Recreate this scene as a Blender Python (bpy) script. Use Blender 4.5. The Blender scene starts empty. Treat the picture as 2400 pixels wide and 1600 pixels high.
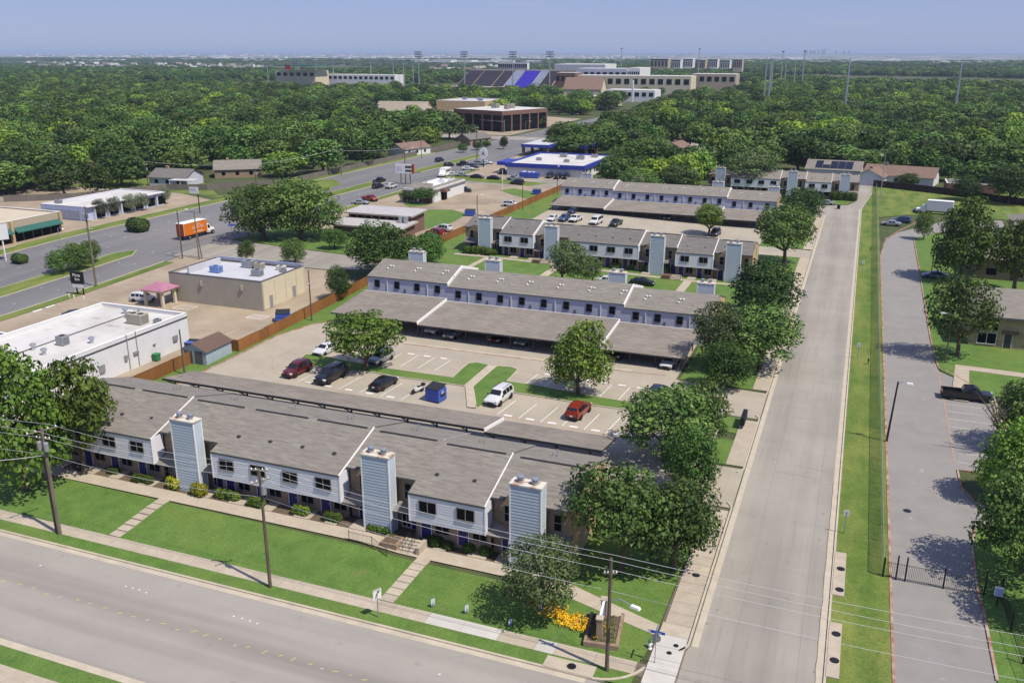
import bpy, bmesh, math, random
import numpy as np
from mathutils import Matrix, Vector
from mathutils.geometry import tessellate_polygon
random.seed(11)
S = bpy.context.scene
COL = S.collection
R = math.radians
# ------------------------------------------------------------------ camera
CAM_H, FPX, YAW, PIT = 42.0, 2087.0, R(21.14), R(18.0)
cd = bpy.data.cameras.new("camera"); cam = bpy.data.objects.new("camera", cd); COL.objects.link(cam)
cam.location = (0, 0, CAM_H); cam.rotation_euler = (R(90) - PIT, 0, YAW)
cd.sensor_width = 36; cd.lens = 36 * FPX / 2400; cd.clip_start = 1; cd.clip_end = 120000
S.camera = cam
# ------------------------------------------------------------------ light
SUN_EL, SUN_AZ = R(57.5), R(-15)            # towards the sun: right of the street, a little behind the camera
sd = bpy.data.lights.new("sun", 'SUN'); sun = bpy.data.objects.new("sun", sd); COL.objects.link(sun)
sdir = Vector((math.cos(SUN_EL) * math.cos(SUN_AZ), math.cos(SUN_EL) * math.sin(SUN_AZ), math.sin(SUN_EL)))
sun.rotation_euler = sdir.to_track_quat('Z', 'Y').to_euler(); sun.location = (60, -20, 90)
sd.energy = 5.0; sd.angle = R(0.53); sd.color = (1.0, 0.93, 0.80)
W = bpy.data.worlds.new("World"); S.world = W; W.use_nodes = True
wn, wl = W.node_tree.nodes, W.node_tree.links
bg = wn["Background"]; sky = wn.new("ShaderNodeTexSky"); sky.sky_type = 'NISHITA'; sky.sun_disc = False
sky.sun_elevation = SUN_EL; sky.sun_rotation = R(90) - SUN_AZ
sky.altitude = 200; sky.air_density = 1.0; sky.dust_density = 0.25; sky.ozone_density = 4.0
tc = wn.new("ShaderNodeTexCoord"); mp = wn.new("ShaderNodeMapping"); mp.inputs['Scale'].default_value = (1.2, 1.2, 14)
nz = wn.new("ShaderNodeTexNoise"); nz.inputs['Scale'].default_value = 3.2; nz.inputs['Detail'].default_value = 7
nz.inputs['Roughness'].default_value = .62
cr = wn.new("ShaderNodeMapRange"); cr.inputs[1].default_value = .60; cr.inputs[2].default_value = .82
cr.inputs[3].default_value = 0; cr.inputs[4].default_value = .38
mx = wn.new("ShaderNodeMix"); mx.data_type = 'RGBA'; mx.inputs[7].default_value = (7.2, 7.2, 8.0, 1)
tint = wn.new("ShaderNodeMix"); tint.data_type = 'RGBA'; tint.blend_type = 'MULTIPLY'; tint.inputs[0].default_value = 1
tint.inputs[7].default_value = (.84, .86, 1.10, 1)
hs = wn.new("ShaderNodeHueSaturation"); hs.inputs['Saturation'].default_value = 1.25; hs.inputs['Value'].default_value = 1.0
wl.new(tc.outputs['Generated'], mp.inputs[0]); wl.new(mp.outputs[0], nz.inputs[0]); wl.new(nz.outputs[0], cr.inputs[0])
wl.new(sky.outputs[0], hs.inputs['Color']); wl.new(hs.outputs[0], tint.inputs[6]); wl.new(cr.outputs[0], mx.inputs[0]); wl.new(tint.outputs[2], mx.inputs[6])
flat = wn.new("ShaderNodeMix"); flat.data_type = 'RGBA'; flat.inputs[0].default_value = .6; flat.inputs[7].default_value = (4.5, 5.35, 9.4, 1)
wl.new(tint.outputs[2], flat.inputs[6]); wl.new(flat.outputs[2], mx.inputs[6])
wl.new(mx.outputs[2], bg.inputs[0]); bg.inputs[1].default_value = 0.082
S.view_settings.view_transform = 'Standard'; S.view_settings.look = 'None'; S.view_settings.gamma = 1
S.view_settings.exposure = 0.0; S.view_settings.use_curve_mapping = False
S.cycles.use_denoising = True; S.cycles.max_bounces = 5; S.cycles.diffuse_bounces = 2; S.cycles.glossy_bounces = 2
S.cycles.transparent_max_bounces = 6; S.cycles.volume_bounces = 0; S.cycles.caustics_reflective = False
S.cycles.caustics_refractive = False; S.cycles.sample_clamp_indirect = 4

# ------------------------------------------------------------------ place: terrain and photo directions
def sm(t):
    t = 0.0 if t < 0 else 1.0 if t > 1 else t
    return t * t * (3 - 2 * t)
def T(x, y):
    """height of the terrain: it climbs towards the back left, and the first lawn is a low bank"""
    h = 1.4 * sm((-x - 22) / 55) * sm((y - 100) / 60)
    if 53.7 < y < 80.5 and x < -12:
        m = .12 + .33 * sm((-x - 33) / 5) if x < -30 else .12 * sm((-x - 13) / 9)
        h += m * sm((y - 53.7) / 6.5) * (1 - sm((y - 77) / 3))
    return h
_f = Vector((-math.sin(YAW) * math.cos(PIT), math.cos(YAW) * math.cos(PIT), -math.sin(PIT)))
_r = Vector((math.cos(YAW), math.sin(YAW), 0)); _d = _f.cross(_r)
def ray(px, py): return _f * FPX + _r * (px - 1200) + _d * (py - 800)
def G(px, py, z=0.0):
    d = ray(px, py); t = (z - CAM_H) / d.z
    return Vector((d.x * t, d.y * t, z))
def GT(px, py, dz=0.0):
    z = 0
    for _ in range(6):
        p = G(px, py, z + dz); z = T(p.x, p.y)
    p.z = z
    return p
def PX(w):
    v = Vector(w) - Vector((0, 0, CAM_H)); k = FPX / v.dot(_f)
    return 1200 + k * v.dot(_r), 800 + k * v.dot(_d)
def depth(p): return (Vector(p) - Vector((0, 0, CAM_H))).dot(_f)
def height_at(p, ty):
    lo, hi = 0, 90
    for _ in range(40):
        m = (lo + hi) / 2
        if PX((p[0], p[1], p[2] + m))[1] > ty: lo = m
        else: hi = m
    return lo
def xy(*pts): return [tuple(GT(*p)[:2]) for p in pts]

# ------------------------------------------------------------------ object helpers
def pw(p):
    if p is None: return Matrix()
    if p.parent: return pw(p.parent) @ p.matrix_parent_inverse @ p.matrix_basis
    return p.matrix_basis.copy()
def link(name, data, parent=None, world=True):
    o = bpy.data.objects.new(name, data); COL.objects.link(o)
    if parent is not None:
        o.parent = parent
        if world: o.matrix_parent_inverse = pw(parent).inverted()
    return o
def tag(o, label=None, cat=None, group=None, kind=None):
    if label: o['label'] = label
    if cat: o['category'] = cat
    if group: o['group'] = group
    if kind: o['kind'] = kind
    return o
def thing(name, label, cat, loc=(0, 0, 0), rz=0, group=None, scale=(1, 1, 1)):
    o = bpy.data.objects.new(name, None); COL.objects.link(o); o.empty_display_size = .3
    o.location = loc; o.rotation_euler = (0, 0, rz); o.scale = scale
    return tag(o, label, cat, group)
class MB:
    def __init__(s): s.v = []; s.f = []; s.m = []
    def poly(s, pts, mi=0):
        n = len(s.v); s.v += [tuple(p) for p in pts]; s.f.append(tuple(range(n, n + len(pts)))); s.m.append(mi); return s
    def faces(s, verts, faces, mi=0):
        n = len(s.v); s.v += [tuple(p) for p in verts]
        for f in faces: s.f.append(tuple(n + i for i in f)); s.m.append(mi)
        return s
    def box(s, x0, x1, y0, y1, z0, z1, mi=0):
        return s.faces([(x0, y0, z0), (x1, y0, z0), (x1, y1, z0), (x0, y1, z0), (x0, y0, z1), (x1, y0, z1), (x1, y1, z1), (x0, y1, z1)],
                       [(0, 3, 2, 1), (4, 5, 6, 7), (0, 1, 5, 4), (1, 2, 6, 5), (2, 3, 7, 6), (3, 0, 4, 7)], mi)
    def rbox(s, c, sz, rz=0, mi=0, taper=1.0):
        hx, hy, hz = sz[0] / 2, sz[1] / 2, sz[2]; ca, sa = math.cos(rz), math.sin(rz); vs = []
        for k, z in ((1, 0), (taper, hz)):
            for x, y in ((-hx, -hy), (hx, -hy), (hx, hy), (-hx, hy)):
                x *= k; y *= k; vs.append((c[0] + x * ca - y * sa, c[1] + x * sa + y * ca, c[2] + z))
        return s.faces(vs, [(0, 3, 2, 1), (4, 5, 6, 7), (0, 1, 5, 4), (1, 2, 6, 5), (2, 3, 7, 6), (3, 0, 4, 7)], mi)
    def prism(s, pts, z0, z1, mi=0, mtop=None):
        n = len(pts); vs = [(p[0], p[1], z0) for p in pts] + [(p[0], p[1], z1) for p in pts]
        a = sum(pts[i][0] * pts[(i + 1) % n][1] - pts[(i + 1) % n][0] * pts[i][1] for i in range(n))
        if a < 0: vs = vs[:n][::-1] + vs[n:][::-1]
        s.faces(vs, [(i, (i + 1) % n, n + (i + 1) % n, n + i) for i in range(n)], mi)
        s.faces(vs, [tuple(range(n, 2 * n))], mi if mtop is None else mtop)
        return s.faces(vs, [tuple(range(n))[::-1]], mi)
    def tube(s, p0, p1, r0, r1=None, n=8, mi=0, caps=True):
        p0, p1 = Vector(p0), Vector(p1); r1 = r0 if r1 is None else r1
        q = (p1 - p0).to_track_quat('Z', 'Y'); vs = []
        for p, r in ((p0, r0), (p1, r1)):
            for i in range(n):
                a = 2 * math.pi * i / n; vs.append(tuple(p + q @ Vector((r * math.cos(a), r * math.sin(a), 0))))
        fs = [(i, (i + 1) % n, n + (i + 1) % n, n + i) for i in range(n)]
        if caps: fs += [tuple(range(n))[::-1], tuple(range(n, 2 * n))]
        return s.faces(vs, fs, mi)
    def path(s, pts, r, n=6, mi=0):
        for a, b in zip(pts, pts[1:]): s.tube(a, b, r, r, n, mi)
        return s
    def lathe(s, prof, c=(0, 0, 0), n=12, mi=0):
        vs = []; m = len(prof)
        for r, z in prof:
            for i in range(n):
                a = 2 * math.pi * i / n; vs.append((c[0] + r * math.cos(a), c[1] + r * math.sin(a), c[2] + z))
        fs = [(j * n + i, j * n + (i + 1) % n, (j + 1) * n + (i + 1) % n, (j + 1) * n + i) for j in range(m - 1) for i in range(n)]
        fs += [tuple(range(n))[::-1], tuple(range((m - 1) * n, m * n))]
        return s.faces(vs, fs, mi)
    def mesh(s, name, mats, smooth=False):
        me = bpy.data.meshes.new(name); me.from_pydata(s.v, [], s.f)
        for m in (mats if isinstance(mats, (list, tuple)) else [mats]): me.materials.append(m)
        me.polygons.foreach_set('material_index', s.m)
        if smooth: me.polygons.foreach_set('use_smooth', [True] * len(s.f))
        me.update(); return me
    def build(s, name, mats, parent=None, world=True, smooth=False):
        return link(name, s.mesh(name, mats, smooth), parent, world)
def spawn(kit, name, label, cat, loc, rz=0, scale=(1, 1, 1), group=None, over=None):
    """a thing from shared part meshes: kit = [(part name, mesh, matrix, parent index or None)]"""
    t = thing(name, label, cat, loc, rz, group, scale); made = []
    for pn, me, mt, pi in kit:
        o = bpy.data.objects.new(pn, me); COL.objects.link(o)
        o.parent = t if pi is None else made[pi]
        if mt is not None: o.matrix_basis = mt
        if over and pn in over:
            o.material_slots[0].link = 'OBJECT'; o.material_slots[0].material = over[pn]
        made.append(o)
    return t
# ------------------------------------------------------------------ procedural materials
MATS = {}
def mat(name, col, rough=.8, var=.12, scale=2.0, col2=None, bump=0.0, bscale=None, metal=0, spec=.3, stretch=(1, 1, 1), coat=0, detail=5, rnd=0):
    if name in MATS: return MATS[name]
    m = bpy.data.materials.new(name); m.use_nodes = True; MATS[name] = m
    n, l = m.node_tree.nodes, m.node_tree.links; b = n["Principled BSDF"]
    b.inputs['Roughness'].default_value = rough; b.inputs['Metallic'].default_value = metal
    b.inputs['Specular IOR Level'].default_value = spec; b.inputs['Coat Weight'].default_value = coat
    t = n.new("ShaderNodeTexCoord"); mpn = n.new("ShaderNodeMapping"); mpn.inputs['Scale'].default_value = stretch
    l.new(t.outputs['Object'], mpn.inputs[0])
    z = n.new("ShaderNodeTexNoise"); z.inputs['Scale'].default_value = scale; z.inputs['Detail'].default_value = detail
    z.inputs['Roughness'].default_value = .6
    l.new(mpn.outputs[0], z.inputs[0])
    mr = n.new("ShaderNodeMapRange"); mr.inputs[1].default_value = .3; mr.inputs[2].default_value = .7
    l.new(z.outputs[0], mr.inputs[0])
    k = n.new("ShaderNodeMix"); k.data_type = 'RGBA'
    c2 = col2 or tuple(min(1, c * (1 + var)) for c in col)
    c1 = col if col2 else tuple(c * (1 - var) for c in col)
    k.inputs[6].default_value = (*c1, 1); k.inputs[7].default_value = (*c2, 1)
    l.new(mr.outputs[0], k.inputs[0]); out = k.outputs[2]
    if rnd:
        oi = n.new("ShaderNodeObjectInfo"); hv = n.new("ShaderNodeHueSaturation")
        r2 = n.new("ShaderNodeMapRange"); r2.inputs[3].default_value = 1 - rnd; r2.inputs[4].default_value = 1 + rnd
        l.new(oi.outputs['Random'], r2.inputs[0]); l.new(r2.outputs[0], hv.inputs['Value']); l.new(out, hv.inputs['Color']); out = hv.outputs[0]
    l.new(out, b.inputs['Base Color'])
    if bump:
        z2 = n.new("ShaderNodeTexNoise"); z2.inputs['Scale'].default_value = bscale or scale * 6; z2.inputs['Detail'].default_value = 4
        l.new(mpn.outputs[0], z2.inputs[0]); bp = n.new("ShaderNodeBump"); bp.inputs['Strength'].default_value = bump; bp.inputs['Distance'].default_value = .05
        l.new(z2.outputs[0], bp.inputs['Height']); l.new(bp.outputs[0], b.inputs['Normal'])
    return m
def layer(m, scale, lo, hi, col, fac, stretch=(1, 1, 1), detail=3, dist=0):
    """stains or patches of another colour over a material"""
    n, l = m.node_tree.nodes, m.node_tree.links; b = n["Principled BSDF"]; src = b.inputs['Base Color'].links[0].from_socket
    t = n.new("ShaderNodeTexCoord"); mpn = n.new("ShaderNodeMapping"); mpn.inputs['Scale'].default_value = stretch
    l.new(t.outputs['Object'], mpn.inputs[0]); z = n.new("ShaderNodeTexNoise"); z.inputs['Scale'].default_value = scale
    z.inputs['Detail'].default_value = detail; z.inputs['Distortion'].default_value = dist; l.new(mpn.outputs[0], z.inputs[0])
    mr = n.new("ShaderNodeMapRange"); mr.inputs[1].default_value = lo; mr.inputs[2].default_value = hi; mr.inputs[4].default_value = fac
    l.new(z.outputs[0], mr.inputs[0]); k = n.new("ShaderNodeMix"); k.data_type = 'RGBA'; k.inputs[7].default_value = (*col, 1)
    l.new(mr.outputs[0], k.inputs[0]); l.new(src, k.inputs[6]); l.new(k.outputs[2], b.inputs['Base Color']); return m
def joints(m, sx, sy, w, col, fac=.6, off=(0, 0)):
    """saw-cut joints every sx, sy metres"""
    n, l = m.node_tree.nodes, m.node_tree.links; b = n["Principled BSDF"]; src = b.inputs['Base Color'].links[0].from_socket
    t = n.new("ShaderNodeTexCoord"); mpn = n.new("ShaderNodeMapping"); mpn.inputs['Location'].default_value = (off[0], off[1], 0)
    l.new(t.outputs['Object'], mpn.inputs[0])
    br = n.new("ShaderNodeTexBrick"); br.offset = 0; br.inputs['Scale'].default_value = 1; br.inputs['Brick Width'].default_value = sx
    br.inputs['Row Height'].default_value = sy; br.inputs['Mortar Size'].default_value = w; br.inputs['Mortar Smooth'].default_value = .3
    l.new(mpn.outputs[0], br.inputs[0])
    mu = n.new("ShaderNodeMath"); mu.operation = 'MULTIPLY'; mu.inputs[1].default_value = fac; l.new(br.outputs['Fac'], mu.inputs[0])
    k = n.new("ShaderNodeMix"); k.data_type = 'RGBA'; k.inputs[7].default_value = (*col, 1)
    l.new(mu.outputs[0], k.inputs[0]); l.new(src, k.inputs[6]); l.new(k.outputs[2], b.inputs['Base Color']); return m
def brickmat(name, c1, c2, mortar, bw=.24, rh=.08, ax='XZ'):
    m = mat(name, c1, .9, .1, 1.2); n, l = m.node_tree.nodes, m.node_tree.links; b = n["Principled BSDF"]
    t = n.new("ShaderNodeTexCoord"); sp = n.new("ShaderNodeSeparateXYZ"); cb = n.new("ShaderNodeCombineXYZ"); ad = n.new("ShaderNodeMath")
    l.new(t.outputs['Object'], sp.inputs[0]); l.new(sp.outputs[0], ad.inputs[0]); l.new(sp.outputs[1], ad.inputs[1])
    l.new(ad.outputs[0], cb.inputs[0]); l.new(sp.outputs[2], cb.inputs[1])
    br = n.new("ShaderNodeTexBrick"); br.inputs['Scale'].default_value = 1; br.inputs['Brick Width'].default_value = bw
    br.inputs['Row Height'].default_value = rh; br.inputs['Mortar Size'].default_value = .008
    for i, c in zip(('Color1', 'Color2', 'Mortar'), (c1, c2, mortar)): br.inputs[i].default_value = (*c, 1)
    l.new(cb.outputs[0], br.inputs[0]); l.new(br.outputs[0], b.inputs['Base Color'])
    return layer(m, .6, .4, .75, tuple(c * 1.5 for c in c1), .35)

M_grass = mat('grass_green', (.125, .215, .042), .95, .3, .55, col2=(.070, .145, .024), bump=.6, bscale=9)
layer(M_grass, .10, .45, .72, (.165, .215, .045), .6, detail=4); layer(M_grass, 1.7, .52, .75, (.125, .165, .05), .55); layer(M_grass, .35, .60, .78, (.20, .20, .07), .35); layer(M_grass, 7, .50, .72, (.030, .072, .010), .6); layer(M_grass, 4.5, .55, .75, (.19, .25, .07), .45)
M_strip = mat('grass_strip', (.135, .195, .032), .95, .3, .5, col2=(.065, .125, .018), bump=.6, bscale=9, stretch=(1, .5, 1))
layer(M_strip, .22, .40, .68, (.23, .245, .06), .8, stretch=(1.6, .4, 1), detail=5); layer(M_strip, 2.2, .5, .8, (.04, .08, .012), .5); layer(M_strip, 7, .50, .72, (.03, .07, .01), .5); layer(M_strip, 5, .55, .75, (.22, .25, .08), .45)
M_ground = mat('earth_green', (.055, .085, .022), .95, .3, .05, col2=(.10, .10, .05)); layer(M_ground, .35, .45, .7, (.03, .05, .012), .6)
M_conc = mat('lot_concrete', (.385, .338, .265), .9, .09, .25, bump=.15, bscale=20)
layer(M_conc, .13, .45, .75, (.29, .26, .215), .5, detail=6); layer(M_conc, 1.1, .60, .85, (.22, .195, .165), .4, detail=6); joints(M_conc, 4.6, 4.6, .02, (.20, .175, .145), .38)
M_tanlot = mat('tan_lot', (.36, .29, .21), .92, .12, .2, bump=.15, bscale=15)
layer(M_tanlot, .08, .42, .72, (.215, .170, .122), .75, detail=7); layer(M_tanlot, .6, .58, .8, (.43, .37, .28), .5, detail=6); joints(M_tanlot, 6, 6, .035, (.22, .18, .14), .35)
M_walk = mat('walk_concrete', (.42, .36, .28), .9, .1, .9, bump=.15, bscale=25, rnd=.07); layer(M_walk, 2.5, .55, .8, (.30, .25, .19), .4)
M_newwalk = mat('new_concrete', (.50, .475, .43), .9, .06, .8, rnd=.04)
M_joint = mat('joint_dark', (.16, .13, .10), .95, .1, 2)
M_road = mat('street_concrete', (.315, .286, .243), .85, .06, .3, bump=.1, bscale=20)
layer(M_road, .35, .42, .72, (.205, .188, .165), .85, stretch=(1, .035, 1), detail=6); layer(M_road, .08, .45, .7, (.40, .37, .32), .4, detail=5)
layer(M_road, 2.2, .56, .75, (.19, .18, .165), .35, stretch=(1, .05, 1)); joints(M_road, 4.68, 9, .03, (.17, .16, .145), .5, off=(.2, 2)); layer(M_road, 1.6, .66, .72, (.14, .13, .12), .5, detail=6)
M_front = mat('front_asphalt', (.325, .298, .262), .85, .05, .3, bump=.1, bscale=20)
layer(M_front, .35, .42, .70, (.220, .203, .180), .85, stretch=(.035, 1, 1), detail=6); layer(M_front, 1.1, .62, .74, (.20, .19, .175), .35, detail=6)
M_drive = mat('grey_asphalt', (.250, .236, .218), .9, .08, .4, bump=.25, bscale=30)
layer(M_drive, .12, .45, .75, (.285, .272, .252), .55, detail=6); layer(M_drive, 2.0, .60, .78, (.15, .145, .14), .35, detail=6); layer(M_drive, .9, .66, .73, (.40, .39, .37), .55, detail=8)
M_big = mat('road_asphalt', (.175, .172, .172), .85, .06, .3); layer(M_big, .3, .42, .72, (.115, .113, .115), .6, stretch=(1, .04, 1), detail=5); layer(M_big, .07, .45, .7, (.23, .222, .21), .5, stretch=(1, .3, 1))
M_curb = mat('curb_concrete', (.47, .41, .32), .9, .12, .8); M_red = mat('red_curb', (.30, .125, .095), .85, .3, 1.2); layer(M_red, .8, .40, .62, (.43, .34, .26), .85)
M_white = mat('white_paint', (.72, .71, .68), .7, .06, 1.5); M_worn = mat('worn_paint', (.62, .60, .56), .8, .1, 2, col2=(.45, .42, .37))
M_yellow = mat('yellow_paint', (.58, .50, .12), .8, .1, 2); M_redline = mat('faded_red_paint', (.42, .19, .14), .85, .2, 1.0, col2=(.40, .33, .26))
M_roof = mat('shingle_grey', (.165, .150, .128), .95, .15, 1.1, col2=(.290, .265, .228), stretch=(.6, 3.0, 3.0), bump=.35, bscale=14); layer(M_roof, .18, .42, .7, (.215, .19, .165), .5)
layer(M_roof, 3, .5, .75, (.12, .108, .095), .5, stretch=(.4, 3, 3))
M_roofd = mat('shingle_dark', (.120, .112, .104), .95, .15, 1.1, col2=(.215, .202, .186), stretch=(.6, 3.0, 3.0), bump=.3, bscale=14); layer(M_roofd, .18, .42, .7, (.15, .14, .13), .5)
M_roofc = mat('shingle_carport', (.180, .155, .130), .95, .15, 1.0, col2=(.310, .272, .230), stretch=(.6, 3.0, 3.0), bump=.35, bscale=14); layer(M_roofc, .25, .42, .7, (.165, .145, .125), .55); layer(M_roofc, 3, .5, .75, (.13, .11, .095), .5, stretch=(.4, 3, 3)); layer(M_roofd, 3, .5, .75, (.085, .08, .075), .5, stretch=(.4, 3, 3))
M_side = mat('siding_white', (.68, .67, .71), .6, .04, 1.5, rnd=.02); M_blue = mat('siding_blue', (.44, .50, .56), .6, .05, 1.2, rnd=.03)
M_lav = mat('siding_lavender', (.50, .505, .585), .6, .04, 1.2)
M_trim = mat('white_trim', (.78, .77, .75), .55, .04, 2); M_dark = mat('dark_trim', (.045, .045, .05), .6, .1, 2); M_fascia = mat('grey_fascia', (.10, .10, .105), .7, .1, 2)
M_bronze = mat('window_frame_grey', (.22, .215, .21), .5, .05, 2); M_black = mat('black_metal', (.015, .015, .017), .45, .1, 3)
M_navy = mat('navy_door', (.022, .018, .13), .5, .1, 1); M_steel = mat('galvanised', (.50, .52, .54), .35, .06, 3, metal=.7); M_greym = mat('grey_metal', (.33, .34, .35), .5, .08, 2, metal=.4)
M_rust = mat('rusty_cap', (.62, .58, .50), .7, .05, 3); layer(M_rust, 1.4, .50, .60, (.26, .10, .03), .6, detail=6)
M_brick = brickmat('tan_brick', (.30, .21, .135), (.20, .135, .09), (.34, .29, .23)); M_brickr = brickmat('red_brick', (.17, .075, .05), (.12, .055, .04), (.26, .22, .19))
M_brickg = brickmat('gold_brick', (.47, .34, .17), (.35, .24, .12), (.45, .40, .33)); M_stonew = brickmat('sandstone', (.42, .33, .20), (.30, .21, .12), (.30, .24, .17), .45, .16)
M_glass = mat('dark_glass', (.007, .007, .008), .5, .2, 1, spec=.05); M_cglass = mat('car_glass', (.012, .014, .018), .05, .1, 1, spec=.7)
M_wood = mat('fence_wood', (.30, .125, .035), .85, .2, 1.0, col2=(.20, .085, .028), stretch=(6, 6, .5), rnd=.16); M_woodg = mat('grey_wood', (.20, .175, .15), .9, .2, 1, col2=(.13, .115, .10), stretch=(6, 6, .5), rnd=.1)
M_pole = mat('pole_wood', (.085, .062, .045), .9, .3, 1, col2=(.16, .125, .09), stretch=(8, 8, .6)); M_poleg = mat('pole_weathered', (.22, .19, .14), .9, .2, 1, col2=(.12, .10, .07), stretch=(8, 8, .6))
M_bark = mat('bark', (.085, .065, .045), .95, .3, 2, col2=(.15, .12, .085), stretch=(3, 3, .8), bump=.4)
M_wire = mat('cable', (.62, .62, .62), .6, .02, 1); M_wired = mat('dark_cable', (.06, .06, .06), .7, .02, 1)
M_wwall = mat('white_wall', (.66, .66, .66), .75, .05, .8); layer(M_wwall, .5, .55, .8, (.48, .46, .43), .3)
M_wroof = mat('white_membrane', (.58, .565, .54), .8, .06, .5); layer(M_wroof, .16, .46, .7, (.40, .37, .335), .6, detail=7); layer(M_wroof, .5, .64, .72, (.27, .17, .11), .5, detail=6, stretch=(.5, 1, 1))
M_groof = mat('pale_roof', (.50, .50, .53), .8, .06, .5); layer(M_groof, .2, .46, .72, (.36, .36, .39), .6, detail=6)
M_cream = mat('cream_wall', (.60, .53, .38), .8, .05, .8); M_cblock = mat('tan_block', (.38, .345, .275), .85, .07, .6); layer(M_cblock, .4, .5, .8, (.30, .27, .21), .4); joints(M_cblock, 1.6, .4, .02, (.29, .26, .21), .0)
M_pink = mat('pink_roof', (.34, .13, .20), .75, .2, 1.2, col2=(.42, .20, .27)); M_bluef = mat('blue_fascia', (.035, .055, .32), .5, .08, 1); M_purple = mat('purple_seats', (.10, .07, .55), .6, .06, .3)
M_green = mat('green_awning', (.03, .12, .10), .6, .1, 1); M_stone = mat('aggregate', (.40, .33, .25), .9, .15, 4)
M_orange = mat('orange_panel', (.66, .17, .012), .45, .04, 1); M_tyre = mat('tyre', (.018, .018, .018), .85, .1, 4); M_rim = mat('rim', (.45, .46, .48), .3, .05, 4, metal=.8)
M_hl = mat('headlight', (.70, .72, .74), .15, .02, 4, spec=.8); M_tl = mat('taillight', (.35, .012, .012), .25, .05, 4, spec=.6); M_plast = mat('black_plastic', (.025, .025, .027), .6, .1, 4)
M_bin = mat('dumpster_blue', (.055, .105, .42), .5, .12, 2); M_gbin = mat('green_bin', (.03, .20, .08), .5, .1, 2); M_flag = mat('sign_blue', (.06, .10, .42), .5, .05, 2)
M_soil = mat('soil', (.12, .09, .06), .95, .2, 3); M_scree = mat('pale_gravel', (.46, .42, .37), .95, .25, 6)
# ------------------------------------------------------------------ ground sheets
XC = [x for x in range(-84, -11, 6)] + [-40, -38, -34, -32, -20, -16, -13]
YC = [y for y in range(48, 169, 6)] + [53.7, 55, 56.5, 58, 59.2, 60.3, 77, 78.5, 80.5]
def drape(bm, off):
    xs = [v.co.x for v in bm.verts]; ys = [v.co.y for v in bm.verts]
    for cuts, ax, lo, hi in ((XC, 0, min(xs), max(xs)), (YC, 1, min(ys), max(ys))):
        for c in cuts:
            if lo < c < hi:
                no = (1, 0, 0) if ax == 0 else (0, 1, 0); co = (c, 0, 0) if ax == 0 else (0, c, 0)
                bmesh.ops.bisect_plane(bm, geom=bm.verts[:] + bm.edges[:] + bm.faces[:], dist=1e-5, plane_co=co, plane_no=no)
    for v in bm.verts: v.co.z = T(v.co.x, v.co.y) + off
def sheet(name, pts, m, off, parent=None, kind='structure', holes=None):
    bm = bmesh.new(); vs = [bm.verts.new((p[0], p[1], 0)) for p in pts]
    for t in tessellate_polygon([[Vector((p[0], p[1], 0)) for p in pts]]):
        try: f = bm.faces.new([vs[i] for i in t])
        except ValueError: continue
    bmesh.ops.recalc_face_normals(bm, faces=bm.faces); 
    for f in bm.faces:
        if f.normal.z < 0: f.normal_flip()
    drape(bm, off); me = bpy.data.meshes.new(name); bm.to_mesh(me); bm.free(); me.materials.append(m)
    o = link(name, me, parent)
    if parent is None and kind: o['kind'] = kind
    return o
def rect(x0, x1, y0, y1): return [(x0, y0), (x1, y0), (x1, y1), (x0, y1)]
def dense(pts, step=3.0):
    out = []
    for a, b in zip(pts, pts[1:]):
        n = max(1, int(math.dist(a, b) / step))
        out += [(a[0] + (b[0] - a[0]) * i / n, a[1] + (b[1] - a[1]) * i / n) for i in range(n)]
    return out + [pts[-1]]
def strip(name, pts, w, m, off, h=0.0, parent=None, kind=None):
    """a kerb (h > 0) or painted line (h = 0) along a path on the terrain"""
    pts = dense(pts); mb = MB(); ring = []
    for i, p in enumerate(pts):
        a, b = pts[max(0, i - 1)], pts[min(len(pts) - 1, i + 1)]; d = Vector((b[0] - a[0], b[1] - a[1])); d.normalize(); nx, ny = -d.y * w / 2, d.x * w / 2
        z = T(*p) + off; ring.append([(p[0] + nx, p[1] + ny, z), (p[0] - nx, p[1] - ny, z), (p[0] - nx, p[1] - ny, z + h), (p[0] + nx, p[1] + ny, z + h)])
    for r0, r1 in zip(ring, ring[1:]):
        mb.poly([r0[3], r0[2], r1[2], r1[3]])
        if h: mb.poly([r0[2], r0[1], r1[1], r1[2]]); mb.poly([r0[0], r0[3], r1[3], r1[0]])
    if h: mb.poly(ring[0][::-1]); mb.poly(ring[-1])
    o = mb.build(name, m, parent)
    if parent is None: o['kind'] = kind or 'structure'
    return o
def arc(cx, cy, r, a0, a1, n=8): return [(cx + r * math.cos(R(a0 + (a1 - a0) * i / n)), cy + r * math.sin(R(a0 + (a1 - a0) * i / n))) for i in range(n + 1)]

# one ground sheet out to the horizon
bm = bmesh.new()
gx = [-60000, -9000, -2500, -900, -300, -150] + sorted(XC) + [-6, 30, 100, 400, 2000, 9000, 60000]
gy = [-3000, -200, 20] + sorted(YC) + [200, 400, 900, 2500, 9000, 30000, 80000]
gx, gy = sorted(set(gx)), sorted(set(gy)); gv = [[bm.verts.new((x, y, T(x, y))) for x in gx] for y in gy]
for j in range(len(gy) - 1):
    for i in range(len(gx) - 1): bm.faces.new((gv[j][i], gv[j][i + 1], gv[j + 1][i + 1], gv[j + 1][i]))
me = bpy.data.meshes.new('ground'); bm.to_mesh(me); bm.free(); me.materials.append(M_ground); ground = link('ground', me); ground['kind'] = 'structure'

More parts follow.
